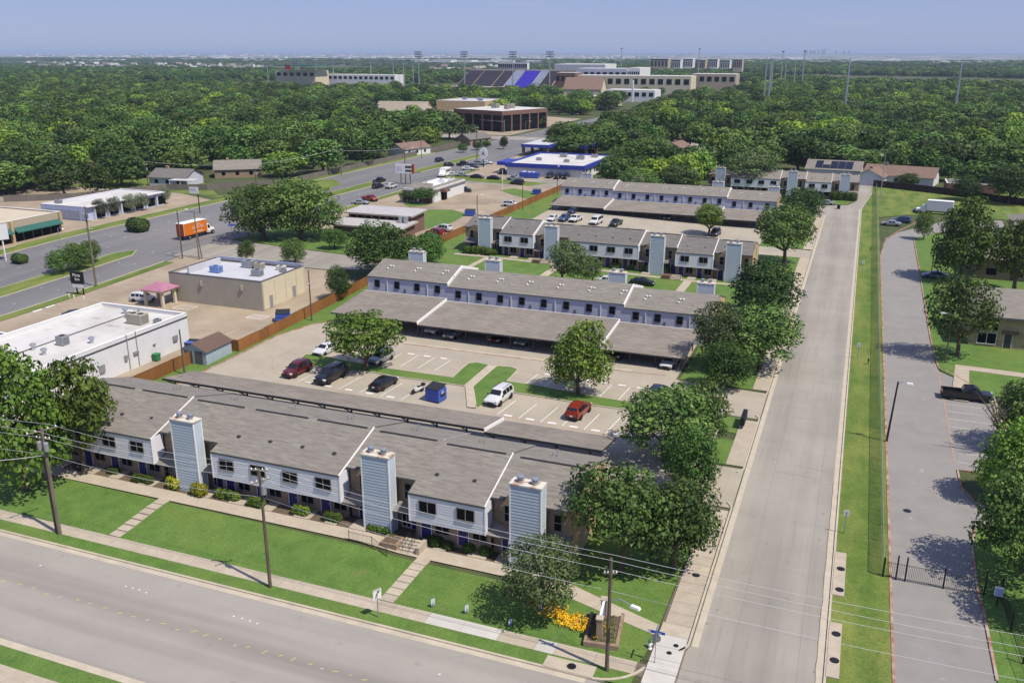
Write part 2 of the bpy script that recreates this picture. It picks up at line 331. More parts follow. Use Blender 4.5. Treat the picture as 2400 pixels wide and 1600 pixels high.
# --- front street
road1 = sheet('road', rect(-230, 60, 38.7, 50.7), M_front, .03)
strip('curb', [(-230, 50.8), (-14, 50.8)] + arc(-14, 54.6, 3.8, -90, -20), .2, M_curb, 0, .15, road1)
strip('curb', [(-230, 38.6), (60, 38.6)], .2, M_curb, 0, .15, road1)
strip('gutter', [(-230, 50.45), (-14, 50.45)], .5, M_curb, .036, 0, road1); strip('gutter', [(-230, 38.95), (60, 38.95)], .5, M_curb, .036, 0, road1)
sheet('lawn', rect(-230, 60, 36.9, 38.5), M_grass, .12); 
sw0 = sheet('sidewalk', rect(-120, -20, 30, 36.95), M_joint, .08)
for i in range(24): MB().box(-70 + i * 1.5, -70 + i * 1.5 + 1.47, 34.5, 36.9, .06, .135).build('slab', M_walk, sw0)
for i in range(26):                                   # survey ticks along the crown of the road
    p = GT(8 + i * 34 + random.uniform(-6, 6), 1362 + i * 9.2 + random.uniform(-3, 3)); a = R(random.choice((15, 60, 75, 40)))
    MB().rbox((p.x, p.y, .034), (random.uniform(.25, .5), .06, .004), a).build('road_marking', M_yellow if i % 6 != 4 else M_worn, road1)
for px, py in ((295, 1374), (311, 1378), (327, 1382), (343, 1389), (548, 1444), (568, 1449), (586, 1455), (603, 1461), (1030, 1580), (95, 1325)):
    p = GT(px, py); MB().rbox((p.x, p.y, .034), (.16, .1, .012), .3).build('lane_button', M_white, road1)
# --- right-hand street
st = sheet('street', [(-9.6, 50.7), (3.4, 50.7), (1.57, 56)] + [(1.57, 268), (4.2, 300), (4.2, 330), (.2, 330), (.2, 283), (-2, 274), (-8.5, 270.5), (-30, 270), (-30, 263), (-9, 262), (-7.8, 258)] + [(-7.8, 57)], M_road, .034)
strip('curb', [(1.67, 50), (1.67, 268), (4.3, 300), (4.3, 328)], .17, M_curb, 0, .16, st)
strip('gutter', [(1.3, 55), (1.3, 268)], .5, M_curb, .04, 0, st); strip('gutter', [(-7.5, 57), (-7.5, 254)], .5, M_curb, .04, 0, st)
for y0, y1 in ((57, 79.5), (88.5, 103.0), (112, 136), (150, 196), (205, 256)): strip('curb', [(-8.5, y0 - 1.0), (-8.1, y0 - .4), (-7.95, y0), (-7.95, y1), (-8.1, y1 + .4), (-8.5, y1 + 1.0)], .17, M_curb, 0, .14, st)
rgc = random.Random(2); cpts = [(1.02 + rgc.uniform(-.05, .05), 56 + k * .7) for k in range(48)]
strip('crack', cpts, .05, M_joint, .045, 0, st)
for k in range(9):
    x, y = rgc.uniform(-7, 1), rgc.uniform(60, 200); q = [(x, y)]
    for j in range(6): q.append((q[-1][0] + rgc.uniform(.3, .9), q[-1][1] + rgc.uniform(-.25, .25)))
    strip('crack', q, .025, M_joint, .044, 0, st)
# --- grass strip with storm inlets
gs = sheet('grass_verge', [(1.76, 45), (6.15, 45), (6.1, 255), (13, 262), (24, 264), (60, 262), (60, 322), (4.5, 316), (4.4, 300), (1.76, 268)], M_strip, .10)
# --- gated drive on the right
DR = [(6.25, 40), (13.0, 40)] + xy((2335, 1597), (2303, 1435), (2291, 1396), (2276, 1288), (2284, 1240)) + [(20, 88)] + xy((2284, 1178), (2250, 1144), (2242, 1102)) + [(20, 96.5)] + [(20, 121)] + \
     xy((2200, 870), (2192, 850), (2178, 790), (2160, 680), (2140, 560)) + [(19, 238), (27, 246), (36, 250), (36, 262)] + xy((2210, 520), (2105, 545), (2077, 562)) + [(6.25, 205)]
drive = sheet('driveway', DR, M_drive, .03)
strip('curb', [(6.2, 40), (6.2, 205)] + xy((2075, 562), (2105, 543), (2155, 518)), .2, M_red, 0, .15, drive)
strip('curb', xy((2337, 1597), (2305, 1435), (2293, 1396), (2278, 1288), (2284, 1240)) + [(20, 88)], .2, M_red, 0, .15, drive)
strip('curb', [(20, 88.5)] + xy((2286, 1178), (2252, 1144), (2244, 1102)) + [(19.5, 96.5)], .2, M_red, 0, .15, drive)
strip('curb', [(19, 121)] + xy((2215, 868), (2202, 866), (2194, 850), (2180, 790), (2162, 680), (2142, 560)), .2, M_red, 0, .15, drive)
strip('road_marking', xy((2198, 867), (2216, 960), (2237, 1085)), .14, M_redline, .045, 0, drive)
for i in range(10):
    y = 98.6 + i * 2.55; a = PX((13.4, y, 0)); strip('road_marking', [(13.1, y), (18.4, y)], .1, M_worn, .045, 0, drive)
p = GT(2126, 1197); MB().lathe([(.01, 0), (.38, 0), (.38, .02), (.01, .025)], (p.x, p.y, .03)).build('manhole_cover', M_black, drive)
sheet('lawn', [(13.0, 40), (60, 40), (60, 97), (20.2, 97), (20, 88)] + xy((2284, 1240), (2278, 1288), (2293, 1396), (2305, 1435), (2337, 1597)), M_grass, .11)
sheet('lawn', [(20.2, 120)] + xy((2203, 868), (2194, 850), (2180, 790), (2162, 680), (2142, 560)) + [(19.2, 238), (60, 244), (60, 120)], M_grass, .11)
# --- front lawns and walks of the first block
sheet('lawn', rect(-230, -10.9, 50.9, 52.3), M_grass, .115); sheet('lawn', rect(-230, -86.2, 53.65, 59.9), M_grass, .05); sheet('lawn', rect(-86.2, -79, 53.65, 80), M_grass, .055)
lawn1 = sheet('lawn', [(-79, 53.65), (-10.9, 53.65), (-10.9, 56.7), (-21, 59.6), (-79, 60.3)], M_grass, .105)
sw = sheet('sidewalk', rect(-230, -10.4, 52.25, 53.7), M_joint, .05)
x = -110.0
while x < -11:
    w = random.choice((1.5, 1.5, 3.0)); w = min(w, -10.4 - x); new = -28 < x < -18
    MB().box(x, x + w - .025, 52.28, 53.66, .03, .135).build('slab', M_newwalk if new and random.random() < .5 else M_walk, sw); x += w
fw = sheet('footpath', [(-79, 60.3), (-21, 60.3), (-10.5, 57.2), (-10.5, 58.6), (-20.6, 62.0), (-79, 62.0)], M_walk, .125)
sheet('planting_bed', rect(-79, -19.5, 62.0, 63.9), M_soil, .10)
# stepped paths down to the street
def stepped(p_lo, p_hi, n, w):
    base = sheet('footpath', [(p_lo[0] - w / 2, p_lo[1]), (p_lo[0] + w / 2, p_lo[1]), (p_hi[0] + w / 2, p_hi[1]), (p_hi[0] - w / 2, p_hi[1])], M_joint, .11)
    for i in range(n):
        y0 = p_lo[1] + (p_hi[1] - p_lo[1]) * i / n; y1 = p_lo[1] + (p_hi[1] - p_lo[1]) * (i + 1) / n; x = p_lo[0] + (p_hi[0] - p_lo[0]) * (i + .5) / n
        MB().box(x - w / 2, x + w / 2, y0 + .07, y1, T(x, y0) - .05, T(x, y1) + .135).build('slab', M_walk, base)
a, b = GT(262, 1262), GT(378, 1167); stepped((a.x, 53.7), (a.x, 60.3), 7, 1.25)
a = GT(915, 1400); stepped((a.x, 53.7), (a.x + .1, 60.3), 7, 1.25)
# corner walk, street side
sw2 = sheet('sidewalk', [(-10.4, 51.2), (-8.0, 52.5), (-8.0, 57.5), (-8.2, 79), (-10.2, 79), (-10.4, 57)], M_joint, .05)
for i in range(18):
    y = 51.6 + i * 1.5; MB().box(-10.3 + (.0 if i < 5 else .15), -8.12, y, y + 1.47, .03, .14).build('slab', M_newwalk if i < 4 else M_walk, sw2)
for px, py in ((1631, 1350), (1568, 1533), (1584, 1516)):
    p = GT(px, py); MB().lathe([(.01, 0), (.2 if py > 1400 else .34, 0), (.2 if py > 1400 else .34, .02), (.01, .02)], (p.x, p.y, .142)).build('manhole_cover', M_black, sw2)
sheet('lawn', [(-10.8, 54), (-10.5, 57), (-10.3, 79), (-20, 80), (-20, 57)], M_grass, .10)
def inlet(x0, x1, y0, y1, covers, label):
    t = thing('storm_inlet', label, 'storm inlet', ((x0 + x1) / 2, (y0 + y1) / 2, 0), 0, 'storm inlets along the kerbs')
    MB().box(x0, x1, y0, y1, 0, .20).build('slab', M_walk, t)
    for cx, cy in covers: MB().lathe([(.01, 0), (.34, 0), (.34, .02), (.28, .03), (.01, .03)], (cx, cy, .20), 16).build('manhole_cover', M_black, t)
    return t
def inlet_px(c4, cov, label):
    q = [GT(*c) for c in c4]; x0, x1 = min(p.x for p in q), max(p.x for p in q); y0, y1 = min(p.y for p in q), max(p.y for p in q)
    return inlet(x0, x1, y0, y1, [tuple(GT(*c)[:2]) for c in cov], label)
inlet_px(((1957, 1298), (1980, 1300), (1949, 1396), (1978, 1397)), ((1970, 1337), (1967, 1386)), 'concrete inlet slab with two round covers beside the street, nearest the iron gate')
inlet_px(((1945, 1464), (1972, 1466), (1934, 1588), (1966, 1591)), ((1959, 1490), (1955, 1552)), 'concrete inlet slab with two round covers at the bottom of the grass strip')
p = GT(1338, 1569); inlet(p.x - 2.0, p.x + 1.7, 50.75, 52.0, [(p.x, 51.4)], 'concrete storm inlet slab with one cover beside the corner pole')
# --- apartment parking court
sheet('parking_lot', [(-81.6, 80.5), (-20, 80.5), (-20, 79.5), (-7.9, 79.5), (-7.9, 88.5), (-12, 88.5), (-12, 103), (-7.9, 103), (-7.9, 112), (-20, 113), (-20, 128.9), (-77, 128.9), (-77, 119), (-79.5, 116.5), (-81.6, 110)], M_conc, .03)
lot = bpy.data.objects['parking_lot']
sheet('lawn', [(-85.3, 78), (-81.6, 80.5), (-81.6, 110), (-79.5, 116.5), (-77, 119), (-77, 141), (-85.3, 141)], M_grass, .05)
strip('curb', [(-81.5, 80.5), (-81.5, 110), (-79.4, 116.6), (-76.9, 119.2)], .18, M_red, 0, .14, lot)
isl = [GT(*p)[:2] for p in ((895, 862), (1060, 886), (1072, 878), (1100, 858), (1112, 852), (1134, 856))]
ISL1 = [(-73.6, 98.2), (-72.3, 102.2), (-70, 103.6), (-60.3, 103.3), (-50.6, 103.2), (-50.3, 105.5), (-49.2, 108.3), (-47.3, 108.6), (-44.9, 108.6), (-44.6, 97.2), (-73, 97.4)]
i1 = sheet('traffic_island', xy((700, 845), (716, 832), (742, 833), (890, 862), (1062, 886), (1082, 866), (1098, 853), (1118, 851), (1146, 857), (1088, 906), (926, 884), (880, 875), (760, 868)), M_grass, .16)
i2 = sheet('traffic_island', xy((1165, 859), (1200, 862), (1214, 868), (1188, 895), (1260, 905), (1362, 925), (1500, 948), (1498, 965), (1400, 953), (1196, 920), (1117, 958), (1108, 905)), M_grass, .16)
def ring(poly, m, par, w=.16):
    pts = xy(*poly); strip('curb', pts + [pts[0]], w, m, 0, .18, par)
ring(((700, 845), (716, 832), (742, 833), (890, 862), (1062, 886), (1082, 866), (1098, 853), (1118, 851), (1146, 857), (1088, 906), (926, 884), (880, 875), (760, 868)), M_curb, i1)
ring(((1165, 859), (1200, 862), (1214, 868), (1188, 895), (1260, 905), (1362, 925), (1500, 948), (1498, 965), (1400, 953), (1196, 920), (1117, 958), (1108, 905)), M_curb, i2)
sheet('footpath', xy((1146, 857), (1165, 859), (1110, 908), (1115, 958), (1095, 956), (1090, 907)), M_walk, .17)
strip('road_marking', xy((650, 872), (636, 858), (640, 842), (690, 818), (740, 800)), .14, M_redline, .04, 0, lot)
strip('road_marking', xy((640, 873), (700, 893), (900, 940), (985, 955)), .14, M_redline, .04, 0, lot); strip('road_marking', xy((1110, 962), (1280, 995), (1480, 1028)), .14, M_redline, .04, 0, lot)
strip('road_marking', xy((900, 822), (990, 838), (1110, 855)), .14, M_redline, .04, 0, lot); strip('road_marking', xy((1214, 868), (1320, 886), (1540, 918)), .14, M_redline, .04, 0, lot)
strip('curb', xy((945, 805), (1165, 833), (1480, 872), (1560, 880)), .18, M_red, 0, .06, lot); strip('gutter', xy((945, 803), (1165, 831), (1480, 869)), .6, M_curb, .04, 0, lot)
def stalls(p0, p1, q0, n, bumper=True):
    """n stall lines between the px ends p0->p1 (aisle end), each running towards q0 offset"""
    for i in range(n):
        t = i / (n - 1); a = GT(p0[0] + (p1[0] - p0[0]) * t, p0[1] + (p1[1] - p0[1]) * t)
        strip('road_marking', [(a.x, a.y), (a.x + q0[0], a.y + q0[1])], .1, M_white, .045, 0, lot)
        if bumper and i < n - 1: MB().rbox((a.x + 1.35, a.y + .25, T(a.x, a.y) + .034), (1.05, .38, .006)).build('road_marking', M_white, lot)
stalls((697, 895), (940, 937), (.45, 5.2), 6); stalls((1165, 972), (1470, 1024), (.45, 5.2), 7)
stalls((942, 828), (1057, 844), (-.3, -4.9), 4); stalls((1262, 876), (1520, 914), (-.3, -4.9), 7)
# --- courts further up the hill
sheet('lawn', [(-85.3, 141), (-18, 141.5), (-10.3, 141.5), (-10.3, 176), (-17, 190), (-85.3, 190)], M_grass, .05)
sheet('footpath', rect(-78, -12, 167.2, 168.6), M_walk, .09); sheet('footpath', rect(-78, -10, 142.2, 143.6), M_walk, .09)
for px, py in ((1580, 700), (1285, 640)):
    p = GT(px, py); sheet('footpath', rect(p.x - .8, p.x + .8, 143.6, 167.2), M_walk, .095)
p = GT(1140, 605); sheet('footpath', rect(p.x - .6, p.x + .6, 143.6, 167.2), M_walk, .095)
sheet('parking_lot', [(-76, 196), (-72, 192.5), (-17, 186), (-7.9, 196), (-7.9, 205), (-19, 207), (-19, 238.5), (-78, 238.5), (-77, 220)], M_conc, .05)
sheet('lawn', [(-85.3, 190), (-76, 196), (-77, 220), (-78, 262), (-85.3, 262)], M_grass, .06)
for y0, y1 in ((112.8, 137), (150, 197), (206, 257)): sheet('lawn', rect(-19.5, -9.8, y0, y1), M_grass, .07)
for y0, y1 in ((89, 102), (112.8, 137), (150, 197), (206, 257)): sheet('sidewalk', rect(-9.9, -8.05, y0, y1), M_walk, .10)
sheet('lawn', rect(-12, -9.8, 89, 95.6), M_grass, .07); sheet('lawn', [(-15, 98.5), (-9.8, 97.6), (-9.8, 102.4), (-12.5, 102.6), (-14.5, 101)], M_grass, .07); sheet('driveway', rect(-18, -7.9, 137, 150), M_conc, .035)
sheet('lawn', [(-40, 271), (-8.7, 271), (-2.3, 274.6), (-.2, 283), (-40, 283)], M_grass, .08)
# --- commercial side of the wide road
sheet('parking_lot', [(-131, 60), (-86, 60), (-86, 141), (-95, 146), (-131, 146)], M_tanlot, .03)
sheet('side_street', [(-133, 146), (-95, 146.5), (-86, 150), (-86, 160), (-95, 158), (-133, 163)], M_road, .06)
sheet('lawn', [(-131, 163.5), (-95, 158.5), (-86, 160.5), (-86, 182), (-131, 182)], M_grass, .05)
sheet('parking_lot', [(-131, 182), (-86, 182), (-86, 262), (-86, 345), (-131, 345)], M_tanlot, .03)
sheet('lawn', xy((950, 505), (985, 492), (1060, 492), (1095, 502), (1060, 522), (990, 540), (960, 530)), M_grass, .07)
sheet('lawn', xy((945, 478), (960, 465), (1020, 462), (1030, 470), (1000, 482), (960, 486)), M_grass, .07)
sheet('lawn', xy((1035, 410), (1290, 430), (1240, 436), (1050, 422)), M_strip, .07); sheet('lawn', xy((1170, 446), (1205, 442), (1280, 455), (1250, 468), (1215, 462)), M_grass, .07)
sheet('side_street', xy((1035, 428), (1290, 438), (1420, 440), (1420, 425), (1250, 420)), M_road, .045)
for i in range(5):
    p = GT(1050 + i * 24, 545 - i * 12); strip('road_marking', [(p.x, p.y), (p.x + 4, p.y - 3.2)], .12, M_worn, .06, 0, bpy.data.objects['parking_lot.001'] if 'parking_lot.001' in bpy.data.objects else lot)
for i in range(7):
    p = GT(1150 + i * 12, 476 - i * 6); strip('road_marking', [(p.x, p.y), (p.x + 6, p.y - 2.5)], .25, M_worn, .06, 0, lot)
# wide road with median
br = sheet('road', [(-168, 20), (-131.2, 20), (-131.2, 345), (-133, 420), (-136, 720), (-160, 720), (-166, 420), (-168, 345)], M_big, .035)
for a, b in (((-143.8, 20), (-143.8, 143)), ((-146.6, 200), (-146.6, 258)), ((-147.5, 285), (-146.5, 345))):
    w = 2.6; m0 = sheet('median', [(a[0] - w, a[1]), (a[0], a[1] - 3), (a[0] + w, a[1]), (b[0] + w, b[1]), (b[0], b[1] + 4), (b[0] - w, b[1])], M_strip, .16)
    strip('curb', [(a[0] + w, a[1]), (b[0] + w, b[1]), (b[0], b[1] + 4), (b[0] - w, b[1]), (a[0] - w, a[1])], .2, M_curb, 0, .17, m0)
strip('curb', [(-131, 60), (-131, 141)], .25, M_curb, 0, .15, br); strip('curb', [(-168.2, 60), (-168.2, 345)], .25, M_curb, 0, .15, br); strip('curb', [(-131, 166), (-131, 345)], .25, M_curb, 0, .15, br)
sheet('grass_verge', rect(-130.8, -128.6, 60, 141), M_strip, .10); sheet('grass_verge', rect(-130.8, -128.4, 182, 300), M_strip, .10); sheet('grass_verge', rect(-173, -168.4, 60, 345), M_strip, .10)
for k in range(26):
    for x in (-139.5, -135.4, -152, -156.2, -160.4): 
        y = 70 + k * 9.6
        MB().box(x - .06, x + .06, y, y + .7, T(x, y) + .045, T(x, y) + .05).build('road_marking', M_white, br)
for k in range(14):
    y = 106 + k * 2.7; MB().box(-128.3, -127.9, y, y + 1.9, .03, .17).build('wheel_stop', M_trim, lot)
sheet('parking_lot', [(-260, 60), (-173, 60), (-173, 208), (-190, 215), (-250, 215)], M_tanlot, .03)
sheet('lawn', xy((480, 462), (560, 455), (640, 430), (780, 420), (800, 432), (690, 470)), M_strip, .05)
sheet('lawn', [(-176, 215), (-300, 215), (-420, 330), (-300, 330)], M_strip, .03)
sheet('parking_lot', [(-225, 432), (-169, 432), (-169, 560), (-260, 600), (-320, 600), (-318, 500), (-232, 500)], M_tanlot, .03)
sheet('side_street', rect(-300, -40, 412, 428), M_road, .05)
# ------------------------------------------------------------------ foliage
def leafmat(name, c1, c2, tr=.2):
    m = bpy.data.materials.new(name); m.use_nodes = True; n, l = m.node_tree.nodes, m.node_tree.links; b = n["Principled BSDF"]
    b.inputs['Roughness'].default_value = .62; b.inputs['Specular IOR Level'].default_value = .28
    at = n.new("ShaderNodeAttribute"); at.attribute_name = 'tint'; k = n.new("ShaderNodeMix"); k.data_type = 'RGBA'
    k.inputs[6].default_value = (*c1, 1); k.inputs[7].default_value = (*c2, 1); l.new(at.outputs['Fac'], k.inputs[0])
    oi = n.new("ShaderNodeObjectInfo"); hv = n.new("ShaderNodeHueSaturation")
    for out, lo, hi in (('Hue', .485, .512), ('Value', .5, 1.45)):
        r = n.new("ShaderNodeMapRange"); r.inputs[3].default_value = lo; r.inputs[4].default_value = hi; l.new(r.outputs[0], hv.inputs[out])
        if out == 'Hue': l.new(oi.outputs['Random'], r.inputs[0])
        else:
            f = n.new("ShaderNodeMath"); f.operation = 'FRACT'; g = n.new("ShaderNodeMath"); g.operation = 'MULTIPLY'; g.inputs[1].default_value = 7.13
            l.new(oi.outputs['Random'], g.inputs[0]); l.new(g.outputs[0], f.inputs[0]); l.new(f.outputs[0], r.inputs[0])
    l.new(k.outputs[2], hv.inputs['Color']); l.new(hv.outputs[0], b.inputs['Base Color'])
    t = n.new("ShaderNodeBsdfTranslucent"); l.new(hv.outputs[0], t.inputs[0]); ms = n.new("ShaderNodeMixShader"); ms.inputs[0].default_value = tr
    l.new(b.outputs[0], ms.inputs[1]); l.new(t.outputs[0], ms.inputs[2]); l.new(ms.outputs[0], n["Material Output"].inputs[0]); return m
L_oak = leafmat('leaf_oak', (.042, .092, .018), (.155, .245, .055)); L_dark = leafmat('leaf_dark', (.030, .074, .014), (.110, .195, .036)); L_live = leafmat('leaf_live_oak', (.048, .088, .026), (.150, .210, .075))
L_maple = leafmat('leaf_bright', (.075, .150, .018), (.205, .315, .045)); L_lime = leafmat('leaf_lime', (.130, .230, .020), (.250, .350, .045)); L_pale = leafmat('leaf_pale', (.090, .130, .065), (.200, .230, .150))
L_hedge = leafmat('leaf_hedge', (.060, .115, .012), (.170, .250, .030)); L_gold = leafmat('leaf_gold', (.220, .250, .014), (.420, .420, .025)); L_flower = leafmat('flower_yellow', (.60, .26, .01), (.80, .52, .02), .1); L_redl = leafmat('leaf_red', (.16, .02, .02), (.22, .10, .03))
def leafmesh(name, m, puffs, nleaf, leaf, seed, fill=.12, up=.35):
    """puffs: list of (centre, radii); leaves lie on the shells of the puffs, folded quads of uneven size"""
    rg = np.random.default_rng(seed); V = []; tint = []
    call = np.mean([p[0] for p in puffs], axis=0)
    for c, rad in puffs:
        c = np.array(c, float); rad = np.array(rad, float); n = max(6, int(nleaf * (rad[0] * rad[1]) ** .75))
        d = rg.normal(size=(n, 3)); d[:, 2] += .35; d /= np.linalg.norm(d, axis=1)[:, None]
        rr = .72 + .38 * rg.random(n); k = rg.random(n) < fill; rr[k] *= .55
        pos = c + d * rad * rr[:, None]; outw = pos - call; outw /= (np.linalg.norm(outw, axis=1)[:, None] + 1e-6)
        nor = d + .5 * outw + .75 * rg.normal(size=(n, 3)); nor[:, 2] += up; nor /= np.linalg.norm(nor, axis=1)[:, None]
        a = np.cross(nor, rg.normal(size=(n, 3))); a /= np.linalg.norm(a, axis=1)[:, None]; b = np.cross(nor, a)
        s = leaf * (.55 + .9 * rg.random(n))[:, None]; w = s * (.55 + .3 * rg.random(n))[:, None]; fold = nor * s * .18
        q = np.stack([pos - a * s * .5, pos + b * w * .5 + fold, pos + a * s * .5, pos - b * w * .5 + fold], 1); V.append(q)
        tint.append(np.clip(.45 + .18 * rg.normal() + .26 * rg.normal(size=n), 0, 1))
    V = np.concatenate(V).reshape(-1, 3); tint = np.concatenate(tint); nf = len(tint)
    me = bpy.data.meshes.new(name); me.vertices.add(len(V)); me.vertices.foreach_set('co', V.ravel().astype(np.float32))
    me.loops.add(nf * 4); me.loops.foreach_set('vertex_index', np.arange(nf * 4, dtype=np.int32)); me.polygons.add(nf)
    me.polygons.foreach_set('loop_start', np.arange(0, nf * 4, 4, dtype=np.int32)); me.polygons.foreach_set('loop_total', np.full(nf, 4, np.int32))
    at = me.attributes.new('tint', 'FLOAT', 'FACE'); at.data.foreach_set('value', tint.astype(np.float32)); me.materials.append(m); me.update(calc_edges=True); return me
def crown_puffs(seed, n, rx, rz, zc, prad, shape):
    """puff centres over an uneven crown: nominal radius 5 m, height 10 m"""
    rg = np.random.default_rng(seed); out = []; lob = rg.normal(size=(6, 3)); lob[:, 2] *= .6; lob /= np.linalg.norm(lob, axis=1)[:, None]; amp = rg.uniform(-.40, .26, 6)
    tries = 0
    while len(out) < n and tries < 6000:
        tries += 1; d = rg.normal(size=3); d /= np.linalg.norm(d)
        if d[2] < -.8: continue
        k = 1 + sum(a * max(0, float(d @ q)) ** 2 for a, q in zip(amp, lob)); r = (rg.random() ** (.33 if shape != 'open' else .2)) * .98
        if r < .38: continue
        pr = prad * rg.uniform(.65, 1.35); flat = .62 if shape == 'spread' else .8
        h = (rx - pr * .8) * r * k; c = np.array([d[0] * h, d[1] * h, zc + d[2] * (rz - pr * .6) * r * k])
        if shape == 'oval': c[0] *= .9 - .12 * (c[2] - zc) / rz; c[1] *= .9 - .12 * (c[2] - zc) / rz
        if any(np.linalg.norm((c - q[0])) < .52 * (pr + q[1][0]) for q in out): continue
        out.append((c, np.array([pr, pr, pr * flat])))
    return out
def trunk_mesh(name, puffs, seed, r=.26, fork=2.4, limbs=9, m=None):
    rg = random.Random(seed); mb = MB(); top = Vector((rg.uniform(-.2, .2), rg.uniform(-.2, .2), fork))
    mb.tube((0, 0, -.25), (0, 0, .25), r * 1.5, r * 1.15, 8, caps=False); mb.tube((0, 0, .25), top, r * 1.15, r * .85, 8, caps=False)
    ps = sorted(puffs, key=lambda p: rg.random())[:limbs]
    for c, rad in ps:
        c = Vector(c); mid = top.lerp(c, .5) + Vector((rg.uniform(-.3, .3), rg.uniform(-.3, .3), -.25 if c.z > fork + 1 else .2))
        mb.tube(top - Vector((0, 0, .1)), mid, r * .5, r * .3, 6, caps=False); mb.tube(mid, c, r * .3, r * .1, 5, caps=False)
    return mb.mesh(name, m or M_bark, True)
KITS = {}
def tree_kit(key, m, seed, n, leafn, leaf, shape='round', rx=5, rz=4.7, zc=5.25, prad=1.3, fork=2.4, limbs=9, tr=.26, fill=.12):
    p = crown_puffs(seed, n, rx, rz, zc, prad, shape)
    KITS[key] = [('trunk', trunk_mesh('trunk_' + key, p, seed, tr, fork, limbs), None, None), ('crown', leafmesh('crown_' + key, m, p, leafn, leaf, seed, fill), None, None)]
tree_kit('oak', L_oak, 1, 62, 82, .34, 'round'); tree_kit('oak2', L_oak, 2, 56, 82, .34, 'spread', rz=3.9, zc=5.9, limbs=12)
tree_kit('live', L_live, 3, 60, 88, .30, 'spread', rz=4.6, zc=5.3, limbs=12); tree_kit('bright', L_maple, 4, 64, 80, .36, 'oval', rz=4.7, zc=5.25, fork=1.8)
tree_kit('bright2', L_maple, 5, 58, 80, .36, 'spread', rz=4.2, zc=5.7, fork=1.9); tree_kit('dark', L_dark, 6, 64, 84, .34, 'round', rz=4.7, zc=5.2); tree_kit('open', L_oak, 8, 44, 78, .34, 'open', rz=4.2, zc=5.7, limbs=16, fill=.05)
tree_kit('lowoak', L_oak, 12, 74, 84, .34, 'spread', rz=5.0, zc=4.8, limbs=8, fork=1.2, tr=.34); tree_kit('pale', L_pale, 9, 56, 60, .36, 'round')
for i, (m, sh) in enumerate(((L_oak, 'round'), (L_dark, 'round'), (L_oak, 'spread'), (L_maple, 'oval'), (L_dark, 'spread'), (L_live, 'round'), (L_lime, 'round'))):
    tree_kit('w%d' % i, m, 30 + i, 40, 26, .70, sh, rz=4.4, zc=5.4, prad=1.6, limbs=5, fill=.05)
for i, (m, sh) in enumerate(((L_oak, 'round'), (L_dark, 'round'), (L_maple, 'oval'), (L_dark, 'spread'))):
    tree_kit('f%d' % i, m, 50 + i, 22, 8, 1.45, sh, rz=4.4, zc=5.2, prad=2.0, limbs=2, fill=.05)
KINDS = {'oak': 'oak_tree', 'oak2': 'oak_tree', 'live': 'live_oak_tree', 'bright': 'maple_tree', 'bright2': 'maple_tree', 'dark': 'shade_tree', 'open': 'oak_tree', 'pale': 'pale_tree', 'lowoak': 'oak_tree'}
def tree_px(key, base, top, hw, label, rz=None, group=None, name=None, squash=1.0):
    p = GT(*base); h = height_at(p, top); r = hw * depth(p) / FPX
    return spawn(KITS[key], name or KINDS[key], label, 'tree', p, random.uniform(0, 6.28) if rz is None else rz, (r / 5, r / 5, h / 9.9), group)
# ------------------------------------------------------------------ apartment blocks
def lap(mb, a, b, z0, z1, nrm, rh=.25, mi=0, taper=None, o=.018):
    """lapped boards from point a to b (xy), each board leaning out at its foot; taper(z) -> (a, b) for sloped walls"""
    nx, ny = nrm; z = z0
    while z < z1 - .02:
        h = min(rh, z1 - z); a1, b1 = (taper(z) if taper else (a, b)); a2, b2 = (taper(z + h) if taper else (a, b))
        i = .002
        mb.poly([(a1[0] + nx * o, a1[1] + ny * o, z), (b1[0] + nx * o, b1[1] + ny * o, z), (b2[0] + nx * i, b2[1] + ny * i, z + h), (a2[0] + nx * i, a2[1] + ny * i, z + h)], mi)
        mb.poly([(a1[0] + nx * i, a1[1] + ny * i, z), (b1[0] + nx * i, b1[1] + ny * i, z), (b1[0] + nx * o, b1[1] + ny * o, z), (a1[0] + nx * o, a1[1] + ny * o, z)], mi); z += rh
    return mb
def slab_poly(mb, pts, zf, th, mi=0, me=1):
    """roof slab over plan polygon pts with height zf(x,y)"""
    top = [(x, y, zf(x, y)) for x, y in pts]; bot = [(x, y, zf(x, y) - th) for x, y in pts]; n = len(pts)
    mb.poly(top, mi); mb.poly(bot[::-1], me)
    for i in range(n): j = (i + 1) % n; mb.poly([bot[i], bot[j], top[j], top[i]], me)
    return mb
